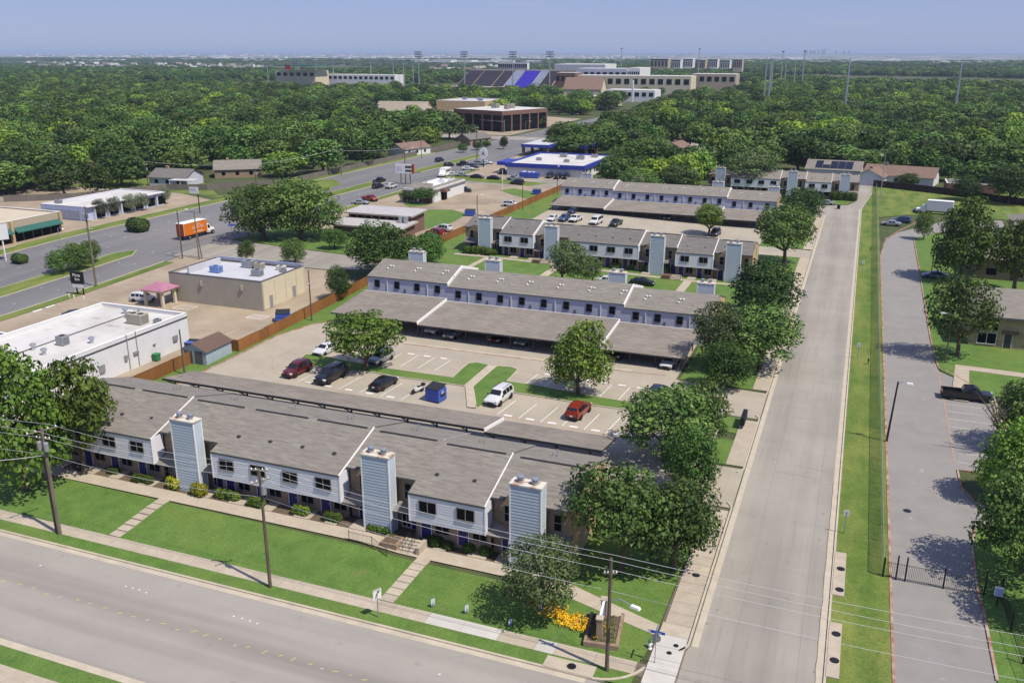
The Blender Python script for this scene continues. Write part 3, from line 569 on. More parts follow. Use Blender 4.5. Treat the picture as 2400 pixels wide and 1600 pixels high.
def window(parent, x0, x1, z0, z1, y, nrm=-1, panes=2, frame=M_bronze, vert=True, fw=.07, axis='y'):
    mb = MB(); d = .05
    def bx(a0, a1, c0, c1, o=0.0):
        if axis == 'y': mb.box(a0, a1, min(y, y + nrm * (d + o)), max(y, y + nrm * (d + o)), c0, c1)
        else: mb.box(min(y, y + nrm * (d + o)), max(y, y + nrm * (d + o)), a0, a1, c0, c1)
    bx(x0, x1, z0, z0 + fw, .03); bx(x0, x1, z1 - fw, z1); bx(x0, x0 + fw, z0 + fw, z1 - fw); bx(x1 - fw, x1, z0 + fw, z1 - fw)
    if panes == 2:
        if vert: m = (x0 + x1) / 2; bx(m - .03, m + .03, z0 + fw, z1 - fw)
        else: m = (z0 + z1) / 2; bx(x0 + fw, x1 - fw, m - .03, m + .03)
    w = mb.build('window', frame, parent); halves = [(x0, x1, z0, z1)]
    if panes == 2: halves = [(x0, (x0 + x1) / 2, z0, z1), ((x0 + x1) / 2, x1, z0, z1)] if vert else [(x0, x1, z0, (z0 + z1) / 2), (x0, x1, (z0 + z1) / 2, z1)]
    for a0, a1, c0, c1 in halves:
        g = MB(); e = .035; yy = y + nrm * .018
        if axis == 'y': q = [(a0 + e, yy, c0 + e), (a1 - e, yy, c0 + e), (a1 - e, yy, c1 - e), (a0 + e, yy, c1 - e)]
        else: q = [(yy, a0 + e, c0 + e), (yy, a1 - e, c0 + e), (yy, a1 - e, c1 - e), (yy, a0 + e, c1 - e)]
        if (axis == 'y') == (nrm > 0): q = q[::-1]
        g.poly(q).build('pane', M_glass, w)
    return w
def door(parent, x0, x1, z0, y, m=M_navy, h=2.05, fr=M_side):
    d = MB().box(x0, x1, y - .05, y, z0, z0 + h).build('door', m, parent)
    MB().box(x0 - .07, x0 - .005, y - .07, y, z0, z0 + h + .07).box(x1 + .005, x1 + .07, y - .07, y, z0, z0 + h + .07).build('frame', fr, d)
    MB().rbox((x1 - .12, y - .09, z0 + 1), (.05, .06, .1)).build('handle', M_steel, d)
def chimney(parent, x0, x1, y0, y1, z0, z1, cap=M_rust):
    mb = MB(); mb.box(x0 + .01, x1 - .01, y0 + .01, y1, z0, z1)
    lap(mb, (x0, y0), (x1, y0), z0, z1, (0, -1), .29, o=.034); lap(mb, (x1, y0), (x1, y1), z0, z1, (1, 0)); lap(mb, (x0, y1), (x0, y0), z0, z1, (-1, 0))
    c = mb.build('chimney', M_blue, parent)
    MB().box(x0 - .05, x0 + .07, y0 - .05, y0 + .07, z0, z1).box(x1 - .07, x1 + .05, y0 - .05, y0 + .07, z0, z1).box(x1 - .05, x1 + .05, y1 - .1, y1 + .01, z0, z1).build('corner_board', M_trim, c)
    k = MB().box(x0 - .09, x1 + .09, y0 - .09, y1 + .05, z1, z1 + .14).build('chimney_cap', cap, c)
    for t in (.27, .73):
        x = x0 + (x1 - x0) * t; MB().lathe([(.22, 0), (.22, .16), (.30, .17), (.30, .21), (.2, .23), (.2, .30), (.31, .31), (.31, .36), (.2, .38), (.2, .44), (.31, .45), (.28, .54), (.02, .58)], (x, (y0 + y1) / 2, z1 + .14), 14).build('flue', M_steel, c)
    return c
def gable_wall(parent, name, x, ys, zfloor, zf, m, nrm):
    pts = [(x, ys[0], zfloor), (x, ys[-1], zfloor)] + [(x, y, zf(x, y) - .2) for y in ys[::-1]]
    return MB().poly(pts if nrm > 0 else pts[::-1]).build(name, m, parent)
def front_block(label, Y0, secs, name='apartment_block', roofm=M_roof, group='apartment blocks with chimneys', rise=2.08, run=6.75, detail=2, chim_depth=1.15, endwall=M_brickg):
    """secs: (kind, x0, x1, base z, chimney x0). the front faces -Y"""
    YB0 = Y0; secs = [tuple(q) for q in secs]; t = thing(name, label, 'apartment block', (secs[0][1], Y0, secs[0][3]), 0, group); YE = Y0 - .07; YR = YE + run; YB = YR + run - .7
    n = len(secs)
    for i, (kind, x0, x1, zb, cx, *dy_) in enumerate(secs):
        Y0 = YB0 + (dy_[0] if dy_ else 0); YE = Y0 - .07; YR = YE + run; YB = YR + run - .7
        ze = zb + 5.02; sl = rise / run; zf = lambda x, y, ze=ze: ze + (sl * (y - YE) if y <= YR else sl * (2 * YR - YE - y))
        # roof
        mb = MB()
        if kind == 's': front = [(x0, YE), (x1, YE)]
        else:
            yb = Y0 + 1.25; yd = Y0 + 2.0; front = [(x0, yb), (x0 + 1.0, yb), (x0 + 1.55, yd), (cx - .06, yd), (cx - .05, Y0 + 1.12), (cx + 2.8, Y0 + 1.12), (cx + 2.81, yb - .05), (x1, yb - .05)]
        slab_poly(mb, front + [(x1, YR), (x0, YR)], zf, .17); slab_poly(mb, [(x0, YR), (x1, YR), (x1, YB), (x0, YB)], zf, .17)
        rf = mb.build('roof', [roofm, M_fascia], t)
        rv = MB()
        xa = x0 + .8
        while xa < x1 - 1.4:
            xb = min(xa + 6.2, x1 - .6); rv.box(xa, xb, YR - .42, YR - .24, zf(0, YR - .33) - .02, zf(0, YR - .33) + .09); xa += 7.3
        rv.build('ridge_vent', M_dark, rf)
        k = x0 + 1.6
        while k < x1 - .8:
            if kind == 's' or k > cx + 3.0 or k < cx - .2: MB().rbox((k, YE + (2.6 if kind == 's' else 3.6) + random.uniform(-.2, .2), zf(k, YE + 2.6 if kind == 's' else YE + 3.6) - .02), (.34, .3, .16), 0, taper=.8).build('roof_vent', M_dark, rf)
            k += 3.6
        for k in range(int((x1 - x0) / 6)):
            for dx in (0, .45, .2): MB().tube((x0 + 3 + k * 7 + dx, YR + 2.2 + (dx == .2) * .8, zf(0, YR + 2.2) - .1), (x0 + 3 + k * 7 + dx, YR + 2.2 + (dx == .2) * .8, zf(0, YR + 2.2) + .35), .07, .07, 6).build('vent_pipe', M_steel, rf)
        # rake boards where the next roof is lower
        nz = secs[i + 1][3] if i + 1 < n else None
        if nz is not None and (nz < zb - .05 or len(secs[i + 1]) > 5 and not dy_):
            back = zb - nz > .3 or len(secs[i + 1]) > 5 and not dy_; mb = MB(); xr = x1 + .012; tk = min(.12, .5 * (zb - nz) + .03); lo = -max(.03, zb - nz) - .04
            ye = YE if kind == 's' else Y0 + 1.3
            mb.faces([(xr, ye, zf(0, ye) + .015 + lo), (xr, YR, zf(0, YR) + .015 + lo), (xr, YB, zf(0, YB) + .015 + lo), (xr, YB, zf(0, YB) + .015), (xr, YR, zf(0, YR) + .015), (xr, ye, zf(0, ye) + .015),
                      (xr - tk, ye, zf(0, ye) + .02), (xr - tk, YR, zf(0, YR) + .02), (xr - tk, YB, zf(0, YB) + .02)],
                     [(0, 1, 4, 5), (1, 2, 3, 4), (5, 4, 7, 6), (4, 3, 8, 7)] if back else [(0, 1, 4, 5), (5, 4, 7, 6)]); mb.build('rake_board', M_trim, rf)
        # walls
        if kind == 's':
            z0, z1 = zb + 2.27, ze - .05; mb = MB(); mb.box(x0 + .02, x1 - .02, Y0 + .01, Y0 + 1.5, z0, z1)
            lap(mb, (x0, Y0), (x1, Y0), z0, z1, (0, -1)); lap(mb, (x1, Y0), (x1, Y0 + 1.6), z0, z1 + .1, (1, 0)); lap(mb, (x0, Y0 + 1.6), (x0, Y0), z0, z1 + .1, (-1, 0))
            sw_ = mb.build('siding', M_side, t)
            MB().box(x0 - .045, x0 + .08, Y0 - .05, Y0 + .03, z0 - .03, z1).build('corner_board', M_trim, sw_); MB().box(x1 - .08, x1 + .045, Y0 - .05, Y0 + .03, z0 - .03, z1).build('corner_board', M_trim, sw_)
            MB().box(x0 - .03, x1 + .03, Y0 - .06, Y0 - .02, ze - .2, ze - .03).build('soffit', M_fascia, sw_)
            nu = round((x1 - x0) / 3.65)
            for k in range(nu): c = x0 + 1.83 + k * 3.6 + (x1 - x0 - nu * 3.6) / 2 - .03; window(sw_ if False else t, c - .86, c + .86, zb + 3.28, zb + 4.48, Y0 - .04)
            yw = Y0 + 1.2; MB().box(x0, x1, yw, yw + .2, zb - .6, zb + 2.35).build('brick_wall', M_brick, t)
            if detail:
                for k in range(nu):
                    a = x0 + .55 + k * 3.62; door(t, a, a + .95, zb + .1, yw - .01)
                    window(t, a + 1.35, a + 2.75, zb + .75, zb + 2.15, yw - .01, fw=.05)
        else:
            yw = Y0 + 1.75; mb = MB(); mb.box(x0, x1, yw, yw + .2, zb - .6, zf(0, yw) - .1); mb.build('brick_wall', M_brick, t)
            window(t, x0 + 1.05, x0 + 1.8, zb + 3.05, zb + 4.65, yw - .01, vert=False); window(t, cx + 3.3, cx + 4.05, zb + 3.05, zb + 4.65, yw - .01, vert=False, frame=M_bronze, fw=.06)
            chimney(t, cx, cx + 2.75, Y0 - .02, Y0 + 1.15, zb - .5, zb + 7.62)
            pr = MB(); slab_poly(pr, [(x0, Y0 + .15), (cx - .05, Y0 + .15), (cx - .05, Y0 + .9), (x0, yw)], lambda x, y: zb + 2.35 + .45 * (y - Y0 - .15), .1); pr.build('porch_roof', [roofm, M_fascia], t); pr = MB()
            slab_poly(pr, [(cx + 2.8, Y0 + .3), (x1, Y0 + .3), (x1, yw), (cx + 2.8, yw)], lambda x, y: zb + 2.35 + .3 * (y - Y0 - .15), .1); pr.build('porch_roof', [roofm, M_fascia], t)
            if detail:
                door(t, x0 + .9, x0 + 1.85, zb + .1, yw - .01); MB().box(cx - .28, cx - .14, Y0 + .25, Y0 + .4, zb - .3, zb + 2.4).build('porch_post', M_trim, t)
                door(t, x1 - 1.1, x1 - .15, zb + .1, yw - .01); window(t, cx + 2.95, cx + 3.9, zb + .15, zb + 2.1, yw - .01, frame=M_trim)
        MB().box(x0, x1, YB - .5, YB - .3, zb - .6, zf(0, YB - .4) - .1).build('rear_wall', M_lav, t)
    for (kind, x0, x1, zb, cx, *dy_), x, nr in ((secs[0], secs[0][1] + .02, -1), (secs[-1], secs[-1][2] - .02, 1)):
        Y0 = YB0 + (dy_[0] if dy_ else 0); YE = Y0 - .07; YR = YE + run; YB = YR + run - .7; ze = zb + 5.02; zf = lambda x, y: ze + (sl * (y - YE) if y <= YR else sl * (2 * YR - YE - y))
        y1 = Y0 + (0 if kind == 's' else 1.7); gable_wall(t, 'end_wall', x, [y1, YR, YB - .3], zb - .6, zf, endwall, nr)
        xx = x + nr * .03; mb = MB()
        for ya, yb_ in ((y1 - .4, YR), (YR, YB)): mb.poly([(xx, ya, zf(0, ya) - .2), (xx, yb_, zf(0, yb_) - .2), (xx, yb_, zf(0, yb_) + .01), (xx, ya, zf(0, ya) + .01)])
        mb.build('rake_board', M_fascia, t); MB().rbox((xx, YR + 1.2, ze - 1.2), (.05, .12, 1.9)).build('gable_vent', M_dark, t)
    return t
Y1 = 62.6
B1 = front_block('nearest grey-roofed apartment block with three pale blue chimneys, facing the front street', Y1,
    [('s', -77.2, -62.6, .52, 0), ('b', -62.6, -55.35, .42, -59.85), ('s', -55.35, -41.05, .42, 0), ('b', -41.05, -33.6, .30, -38.65), ('s', -33.6, -26.35, .50, 0, -.75), ('b', -26.35, -19.15, .40, -24.1, -.75)])
B3 = front_block('grey-roofed apartment block with four pale blue chimneys behind the second parking court', 170.0,
    [('b', -77.0, -68.5, 1.35, -73.3), ('s', -68.5, -61.1, 1.15, 0), ('b', -61.1, -53.7, .62, -58.6), ('s', -53.7, -39.0, .62, 0), ('b', -39.0, -31.6, .2, -36.7), ('s', -31.6, -24.4, -.02, 0), ('b', -24.4, -17.2, -.2, -22.0)], roofm=M_roofd)
B5 = front_block('farthest apartment block, two tall pale blue chimneys, facing the end of the street', 282.5,
    [('b', -44, -36.7, .3, -41.5), ('s', -36.7, -22.2, .3, 0), ('b', -22.2, -14.8, .15, -20.0), ('s', -14.8, -7.4, 0, 0), ('b', -7.4, .26, -.1, -5.1)], endwall=M_brick)
def rear_block(label, Yw, secs, chims, run=6.1, rise=1.75, wins=True):
    """a block seen from behind: rear wall towards -Y"""
    t = thing('apartment_block', label, 'apartment block', (secs[0][0], Yw, 0), 0, 'apartment blocks with chimneys'); YE = Yw - .17; YR = YE + run; YB = YR + run + .8; sl = rise / run
    for i, (x0, x1, zb, steps) in enumerate(secs):
        ze = zb + 5.05; zf = lambda x, y: ze + (sl * (y - YE) if y <= YR else sl * (2 * YR - YE - y))
        mb = MB(); slab_poly(mb, [(x0, YE), (x1, YE), (x1, YR), (x0, YR)], zf, .16)
        slab_poly(mb, [(x0, YR), (x1, YR), (x1, YB), (x0, YB)], zf, .16); rf = mb.build('roof', [M_roof, M_fascia], t)
        k = x0 + 2.7
        while k < x1 - 1:
            for dx, dy in ((0, 3.6), (.5, 3.6), (-.1, 2.7)): MB().lathe([(.12, 0), (.12, .18), (.2, .2), (.18, .28), (.02, .3)], (k + dx, YE + dy, zf(0, YE + dy) - .04), 8).build('vent_pipe', M_trim, rf)
            MB().tube((k + 2.2, YE + 2.2, zf(0, YE + 2.2) - .05), (k + 2.2, YE + 2.2, zf(0, YE + 2.2) + .3), .05, .05, 6).build('vent_pipe', M_steel, rf); k += 5.2
        if i + 1 < len(secs) and secs[i + 1][2] < zb:
            xr = x1 + .012; lo = -(zb - secs[i + 1][2]) - .1; mb = MB()
            mb.faces([(xr, YE, zf(0, YE) + .015 + lo), (xr, YR, zf(0, YR) + .015 + lo), (xr, YB, zf(0, YB) + lo), (xr, YB, zf(0, YB) + .015), (xr, YR, zf(0, YR) + .015), (xr, YE, zf(0, YE) + .015), (xr - .16, YE, zf(0, YE) + .02), (xr - .16, YR, zf(0, YR) + .02), (xr - .16, YB, zf(0, YB) + .02)],
                     [(0, 1, 4, 5), (1, 2, 3, 4), (5, 4, 7, 6), (4, 3, 8, 7)]); mb.build('rake_board', M_trim, rf)
        mb = MB(); mb.box(x0 + .01, x1 - .01, Yw + .01, Yw + .2, zb - .6, ze - .12); lap(mb, (x0, Yw), (x1, Yw), zb + 1.6, ze - .1, (0, -1)); mb.build('siding', M_lav, t)
        nw = round((x1 - x0) / 3.65)
        for k in range(nw):
            c = x0 + 1.9 + k * (x1 - x0) / nw - .05; window(t, c - .5, c + .5, zb + 3.25, zb + 4.5, Yw - .03, panes=2, vert=False, frame=M_dark, fw=.1)
            if k % 2: MB().box(c - 1.9, c - 1.78, Yw - .12, Yw - .04, zb, ze - .15).build('downspout', M_trim, t)
            elif k: MB().box(c - 2.35, c - 2.15, Yw - .14, Yw - .03, zb + 1, zb + 3.4).build('conduit_box', M_fascia, t)
        MB().box(x0, x1, YB - .5, YB - .3, zb - .6, zf(0, YB - .4) - .1).build('front_wall', M_brick, t)
    for (x0, x1, zb, _), x, nr in ((secs[0], secs[0][0] + .02, -1), (secs[-1], secs[-1][1] - .02, 1)):
        ze = zb + 5.05; zf = lambda x, y: ze + (sl * (y - YE) if y <= YR else sl * (2 * YR - YE - y)); gable_wall(t, 'end_wall', x, [Yw, YR, YB - .3], zb - .6, zf, M_brickg, nr)
        xx = x + nr * .03; mb = MB()
        for ya, yb_ in ((YE, YR), (YR, YB)): mb.poly([(xx, ya, zf(0, ya) - .2), (xx, yb_, zf(0, yb_) - .2), (xx, yb_, zf(0, yb_) + .01), (xx, ya, zf(0, ya) + .01)])
        mb.build('rake_board', M_fascia, t); MB().rbox((xx, YR - .5, ze - .4), (.06, .14, 1.1)).build('gable_vent', M_dark, t)
    for px0, px1, py in chims:
        d0, d1 = ray(px0, py), ray(px1, py); k0 = (YB + .15) / d0.y; x0 = d0.x * k0; x1 = d1.x * (YB + .15) / d1.y; z1 = CAM_H + d0.z * k0
        chimney(t, x0, x1, YB - 1.0, YB + .15, .2, z1)
    return t
B2 = rear_block('long apartment block seen from behind, small dark windows above the second carport', 129.0, [(-76.3, -61.2, .72, 0), (-61.2, -31.4, .2, 0), (-31.4, -17.9, -.3, 0)],
                ((965, 998, 587), (1143, 1177, 607), (1430, 1470, 635), (1638, 1677, 660)))
B4 = rear_block('long apartment block seen from behind, small dark windows above the third carport', 238.5, [(-77.5, -62.4, 1.25, 0), (-62.4, -31.6, .75, 0), (-31.6, -19.0, .25, 0)],
                ((1367, 1389, 406), (1486, 1510, 416), (1672, 1698, 425), (1802, 1828, 437)))
# ------------------------------------------------------------------ carports
def carport(label, secs, Ya, Yb, posts_y, step=4.0, post_dx=0, beams=True):
    """secs: (x0, x1, z at Ya, z at Yb); Ya < Yb"""
    t = thing('carport', label, 'carport', (secs[0][0], Ya, 0), 0, 'carports of the apartment court')
    for i, (x0, x1, za, zb_) in enumerate(secs):
        mb = MB(); zf = lambda x, y: za + (zb_ - za) * (y - Ya) / (Yb - Ya); slab_poly(mb, [(x0, Ya), (x1, Ya), (x1, Yb), (x0, Yb)], zf, .22)
        rf = mb.build('roof', [M_roofc, M_dark], t)
        if i + 1 < len(secs):
            xr = x1 + .012; mb = MB(); mb.faces([(xr, Ya, za - .45), (xr, Yb, zb_ - .45), (xr, Yb, zb_ + .02), (xr, Ya, za + .02), (xr - .14, Ya, za + .022), (xr - .14, Yb, zb_ + .022)], [(0, 1, 2, 3), (3, 2, 5, 4)]); mb.build('rake_board', M_trim, rf)
        if zb_ > za: MB().box(x0, x1, Yb - .02, Yb + .08, zb_ - .1, zb_ + .06).build('flashing', M_trim, rf)
        else: MB().box(x0, x1, Ya - .06, Ya, za - .26, za + .03).build('fascia', M_dark, rf)
        x = x0 + .5 + post_dx
        while x < x1 - .1:
            for py_ in posts_y:
                z = T(x, py_); MB().box(x - .08, x + .08, py_ - .08, py_ + .08, z, zf(0, py_) - .2).build('post', M_dark, t)
            if zb_ < za:
                y = posts_y[0]; MB().tube((x, Ya + .05, zf(0, Ya) - .3), (x, Yb - .3, zf(0, Yb) - .3), .07, .07, 4).tube((x, y, zf(0, y) - 1.0), (x, Ya + .1, za - .3), .06, .06, 4).tube((x - .5, y, zf(0, y) - .3), (x, y, zf(0, y) - .9), .05, .05, 4).build('bracket', M_dark, t)
            x += step
    return t
carport('long narrow carport roof directly behind the nearest apartment block', [(-78, -34.6, 3.45, 2.5), (-34.6, -21.5, 3.1, 2.15)], 81.2, 87.0, (82.7,), 3.65)
C2 = carport('wide grey carport roof sheltering cars in front of the second block', [(-75.8, -60.5, 2.78, 3.75), (-60.5, -31.5, 2.38, 3.35), (-31.5, -19.5, 2.0, 2.95)], 116.2, 127.0, (117.1, 126), 3.62)
C4 = carport('wide grey carport roof of the third parking court', [(-76.8, -61.8, 2.85, 3.95), (-61.8, -32, 2.45, 3.5), (-32, -21, 2.0, 3.0)], 226.8, 237.2, (227.7, 236.4), 3.62)
for i in range(12):
    x = -71 + i * 4.3; z = (2.6 if x < -60.5 else 2.2 if x < -31.5 else 1.85)
    MB().rbox((x, 116.45, z - .12), (.25, .16, .12)).build('lamp', M_trim, C2); MB().rbox((x, 227.0, z + .0), (.25, .16, .12)).build('lamp', M_trim, C4)
# ------------------------------------------------------------------ trees one can point to
tree_px('bright', (62, 1152), 800, 132, 'large bright green tree at the left edge behind the twin utility poles')
tree_px('bright2', (200, 1112), 832, 104, 'bright green tree in front of the left end of the nearest block')
tree_px('bright2', (858, 868), 728, 104, 'spreading bright green tree on the island beside the maroon car')
tree_px('bright', (1355, 925), 748, 90, 'upright bright green tree on the island beside the red car')
tree_px('oak', (1555, 1080), 890, 132, 'broad dark oak beside the driveway at the right end of the narrow carport')
tree_px('oak', (1648, 1060), 880, 72, 'oak leaning over the sidewalk next to the black mailboxes')
tree_px('dark', (1625, 1160), 985, 84, 'dark tree overhanging the street just beyond the nearest block')
tree_px('oak2', (1455, 1338), 1075, 138, 'large oak covering the right end of the nearest block')
tree_px('oak', (1578, 1335), 1105, 116, 'oak between the nearest block and the street corner')
tree_px('live', (1270, 1432), 1248, 108, 'small grey-green oak growing out of the yellow flowerbed')
tree_px('live', (1668, 862), 700, 70, 'grey-green tree hiding the end of the second carport')
tree_px('oak', (1780, 866), 705, 112, 'broad oak leaning over the street beside the second block')
tree_px('dark', (1698, 915), 795, 66, 'round dark tree by the entrance of the parking court')
tree_px('dark', (1776, 742), 606, 104, 'wide dark green dome tree between the second and third blocks')
tree_px('oak2', (1838, 622), 472, 86, 'tall oak with a bare trunk beside the street near the third court')
tree_px('oak', (1880, 528), 432, 62, 'oak at the far end of the street in front of the last block')
tree_px('live', (1318, 668), 560, 58, 'grey-green oak on the lawn before the four-chimney block')
tree_px('live', (1388, 664), 598, 36, 'small grey-green tree hidden beside the lawn oak')
tree_px('bright2', (1661, 551), 474, 46, 'round bright green tree on the island of the third court')
tree_px('dark', (800, 702), 616, 38, 'dark green tree at the left end of the second block')
tree_px('dark', (900, 648), 512, 92, 'broad dark tree behind the left end of the second block')
tree_px('dark', (1000, 622), 540, 50, 'dark tree next to the first rear chimney')
tree_px('lowoak', (618, 562), 422, 86, 'large spreading oak at the corner of the wide road')
tree_px('lowoak', (706, 562), 408, 92, 'largest round oak beside the wide road, right of its twin')
tree_px('oak', (578, 614), 557, 25, 'small tree behind the flat-roofed tan building'); tree_px('oak', (692, 620), 552, 37, 'leafy tree behind the right corner of the tan building')
tree_px('oak', (785, 583), 528, 34, 'low tree in front of the brown flat-roofed building')
for i, (b, t_, w_) in enumerate((((148, 640), 580, 38), ((186, 632), 562, 36), ((212, 618), 558, 32))):
    tree_px('oak', b, t_, w_, ('left', 'middle', 'right')[i] + ' one of three small trees on the median of the wide road', group='small trees on the median')
tree_px('oak2', (992, 478), 438, 34, 'small tree in front of the drive-through building'); tree_px('live', (950, 475), 448, 22, 'thin grey shrub tree left of the drive-through building')
for i, (b, t_, w_) in enumerate((((238, 512), 466, 19), ((270, 506), 461, 18), ((308, 498), 455, 20), ((335, 494), 452, 17), ((388, 478), 439, 15))):
    tree_px('pale', b, t_, w_, ('first', 'second', 'third', 'fourth', 'last')[i] + ' pale flowering shrub from the left along the pale blue shop building', group='flowering shrubs along the shop front', name='flowering_shrub')
tree_px('bright', (2250, 660), 458, 84, 'tall bright green tree right of the gated drive, farthest of the big ones'); tree_px('bright2', (2375, 690), 502, 84, 'bright green tree at the right edge in front of the shaded apartments')
tree_px('oak', (2164, 562), 490, 25, 'slim tree beside the bend of the gated drive'); tree_px('open', (2244, 836), 636, 88, 'big shade tree with a thick bare trunk on the right-hand lawn')
tree_px('oak', (2385, 1050), 872, 84, 'dark tree at the right edge below the satellite dish'); tree_px('bright', (2362, 1180), 975, 100, 'leafy tree at the right edge beyond the parked black pickup')
tree_px('oak', (2385, 1350), 1085, 125, 'tree at the right edge beside the keypad of the iron gate'); tree_px('oak2', (2480, 1480), 1215, 110, 'lowest tree at the right edge near the iron fence')
tree_px('oak', (1500, 470), 388, 62, 'grey-green tree behind the third block, left one'); tree_px('live', (1590, 470), 385, 55, 'grey-green tree behind the third block, middle one'); tree_px('live', (1768, 448), 345, 75, 'large grey-green tree standing left of the last block')
tree_px('dark', (1500, 400), 318, 88, 'tall dark tree to the right of the blue-trimmed building'); tree_px('oak', (2125, 442), 402, 30, 'round tree in the yard of the brown-roofed house')
tree_px('oak', (2265, 470), 405, 40, 'dark tree in front of the covered carport behind the green field'); tree_px('oak', (2365, 478), 375, 62, 'tall tree at the right edge behind the green field')
for i, (px, py, t_, w_) in enumerate(((1150, 305, 280, 16), (1165, 308, 281, 12), (1210, 300, 270, 26), (1255, 300, 265, 26), (1180, 350, 318, 12), (1085, 358, 335, 14), (1120, 352, 330, 14), (1140, 345, 328, 12))):
    tree_px('w1', (px, py), t_, w_, ('first', 'second', 'third', 'fourth', 'fifth', 'sixth', 'seventh', 'eighth')[i] + ' small street tree, of those round the dark glass office crossing', name='street_tree', group='street trees by the crossing')
# leafless tree on the right
def dead_tree(base, h):
    p = GT(*base); t = thing('dead_tree', 'leafless grey tree reaching over the parked black pickup', 'tree', p); rg = random.Random(5); mb = MB()
    mb.tube((0, 0, -.2), (-.2, .1, h * .4), .22, .15, 7).build('trunk', M_poleg, t, False)
    for k in range(13):
        a = rg.uniform(1.6, 4.6); s = Vector((-.2, .1, h * rg.uniform(.25, .4))); e = s + Vector((math.cos(a) * rg.uniform(1.2, 3), math.sin(a) * rg.uniform(.8, 2.4), rg.uniform(1.2, h * .6))); m2 = MB().tube(s, e, .09, .03, 5)
        for j in range(4):
            q = s.lerp(e, rg.uniform(.4, .95)); m2.tube(q, q + Vector((rg.uniform(-1, .7), rg.uniform(-.8, .8), rg.uniform(.2, 1.2))), .03, .01, 4)
        m2.build('branch', M_poleg, t, False)
dead_tree((2345, 1068), 7.5)
# ------------------------------------------------------------------ hedges, shrubs and flowers
M_core = mat('hedge_core', (.028, .060, .010), .95, .3, 6)
def hedge_kit(key, m, w, d, h, n, seed, leaf=.13):
    pf = []; rg = random.Random(seed)
    for k in range(n): pf.append((np.array([(k + .5) / n * w - w / 2, rg.uniform(-.04, .04), h * .52]), np.array([w / n * .68, d * .5, h * .5 * rg.uniform(.92, 1.06)])))
    KITS[key] = [('stem', MB().box(-w / 2 + .1, w / 2 - .1, -.1, .1, -.1, h * .5).mesh('stem_' + key, M_bark), None, None), ('core', MB().rbox((0, 0, h * .12), (w * .86, d * .78, h * .74), 0, taper=.9).mesh('core_' + key, M_core), None, None), ('foliage', leafmesh('foliage_' + key, m, pf, 1500, leaf, seed, .02, .6), None, None)]
hedge_kit('hedge', L_hedge, 2.7, 1.0, 1.0, 4, 71); hedge_kit('hedge2', L_hedge, 1.7, 1.0, 1.0, 3, 72); hedge_kit('ball', L_hedge, 1.1, 1.1, 1.05, 1, 73); hedge_kit('gold', L_gold, 1.5, 1.2, 1.3, 2, 74); hedge_kit('low', L_maple, 1.6, .7, .5, 4, 75, .2); hedge_kit('big', L_oak, 3.4, 3.0, 2.4, 3, 76, .26)
def shrub(key, px, py, label, s=1.0, group='clipped hedges along the walks', rz=0, name='hedge'):
    p = GT(px, py); return spawn(KITS[key], name, label, 'hedge' if name == 'hedge' else 'shrub', p, rz, (s, s, s), group)
for key, px, py, lb, s in (('hedge2', 268, 1111, 'small green shrub under the first window left of the chimney', .8), ('hedge', 336, 1132, 'dark flat hedge left of the first chimney', .9), ('gold', 410, 1145, 'yellow-green rounded shrub at the foot of the first chimney', 1), ('gold', 468, 1162, 'yellow-green block shrub right of the first chimney', 1.05),
        ('hedge', 535, 1170, 'long clipped hedge, first one right of the yellow-green shrub', 1), ('hedge2', 602, 1187, 'clipped hedge just behind the middle utility pole', 1), ('hedge2', 706, 1207, 'clipped hedge between the middle pole and the second chimney', 1), ('hedge2', 780, 1222, 'clipped hedge nearest the second chimney on its left', 1),
        ('low', 888, 1246, 'low leafy plants at the foot of the second chimney', 1.3), ('ball', 1008, 1274, 'small round bush right of the brick steps', .8), ('ball', 1022, 1280, 'larger round bush right of the brick steps', 1.0), ('ball', 1050, 1288, 'loose round bush third from the brick steps', .8), ('ball', 1099, 1294, 'shaded round bush under the right-hand window', .85), ('ball', 1138, 1302, 'round bush beside the third chimney door', .9), ('ball', 920, 1266, 'small bush in the raised planter by the brick steps', .6)):
    shrub(key, px, py, lb, s)
for key, px, py, lb, s in (('ball', 1095, 594, 'round bush at the far left corner of the four-chimney block', 1.5), ('hedge', 1128, 597, 'long clipped hedge under the first chimney of the four-chimney block', 1.7), ('ball', 1160, 597, 'round bush right of the long clipped hedge', 1.2), ('hedge2', 1442, 630, 'clipped hedge under the long siding, left of its pair', 1.2), ('hedge2', 1478, 632, 'clipped hedge under the long siding, right of its pair', 1.2), ('ball', 1518, 638, 'round bush left of the third tall chimney', 1.5), ('ball', 1558, 642, 'round bush right of the third tall chimney', 1.6), ('hedge', 1976, 470, 'dark clipped hedge in front of the last block', 2.6)):
    shrub(key, px, py, lb, s)
for px, py, lb, s in ((325, 543, 'big rounded shrub on the kerb beside the wide road', 1.3), (48, 617, 'low dark shrub by the kerb at the left edge', .8), (795, 565, 'low shrub by the brown building', .8), (240, 1000, 'shrub', .01)):
    if s > .1: shrub('big', px, py, lb, s, 'shrubs by the wide road', name='shrub')
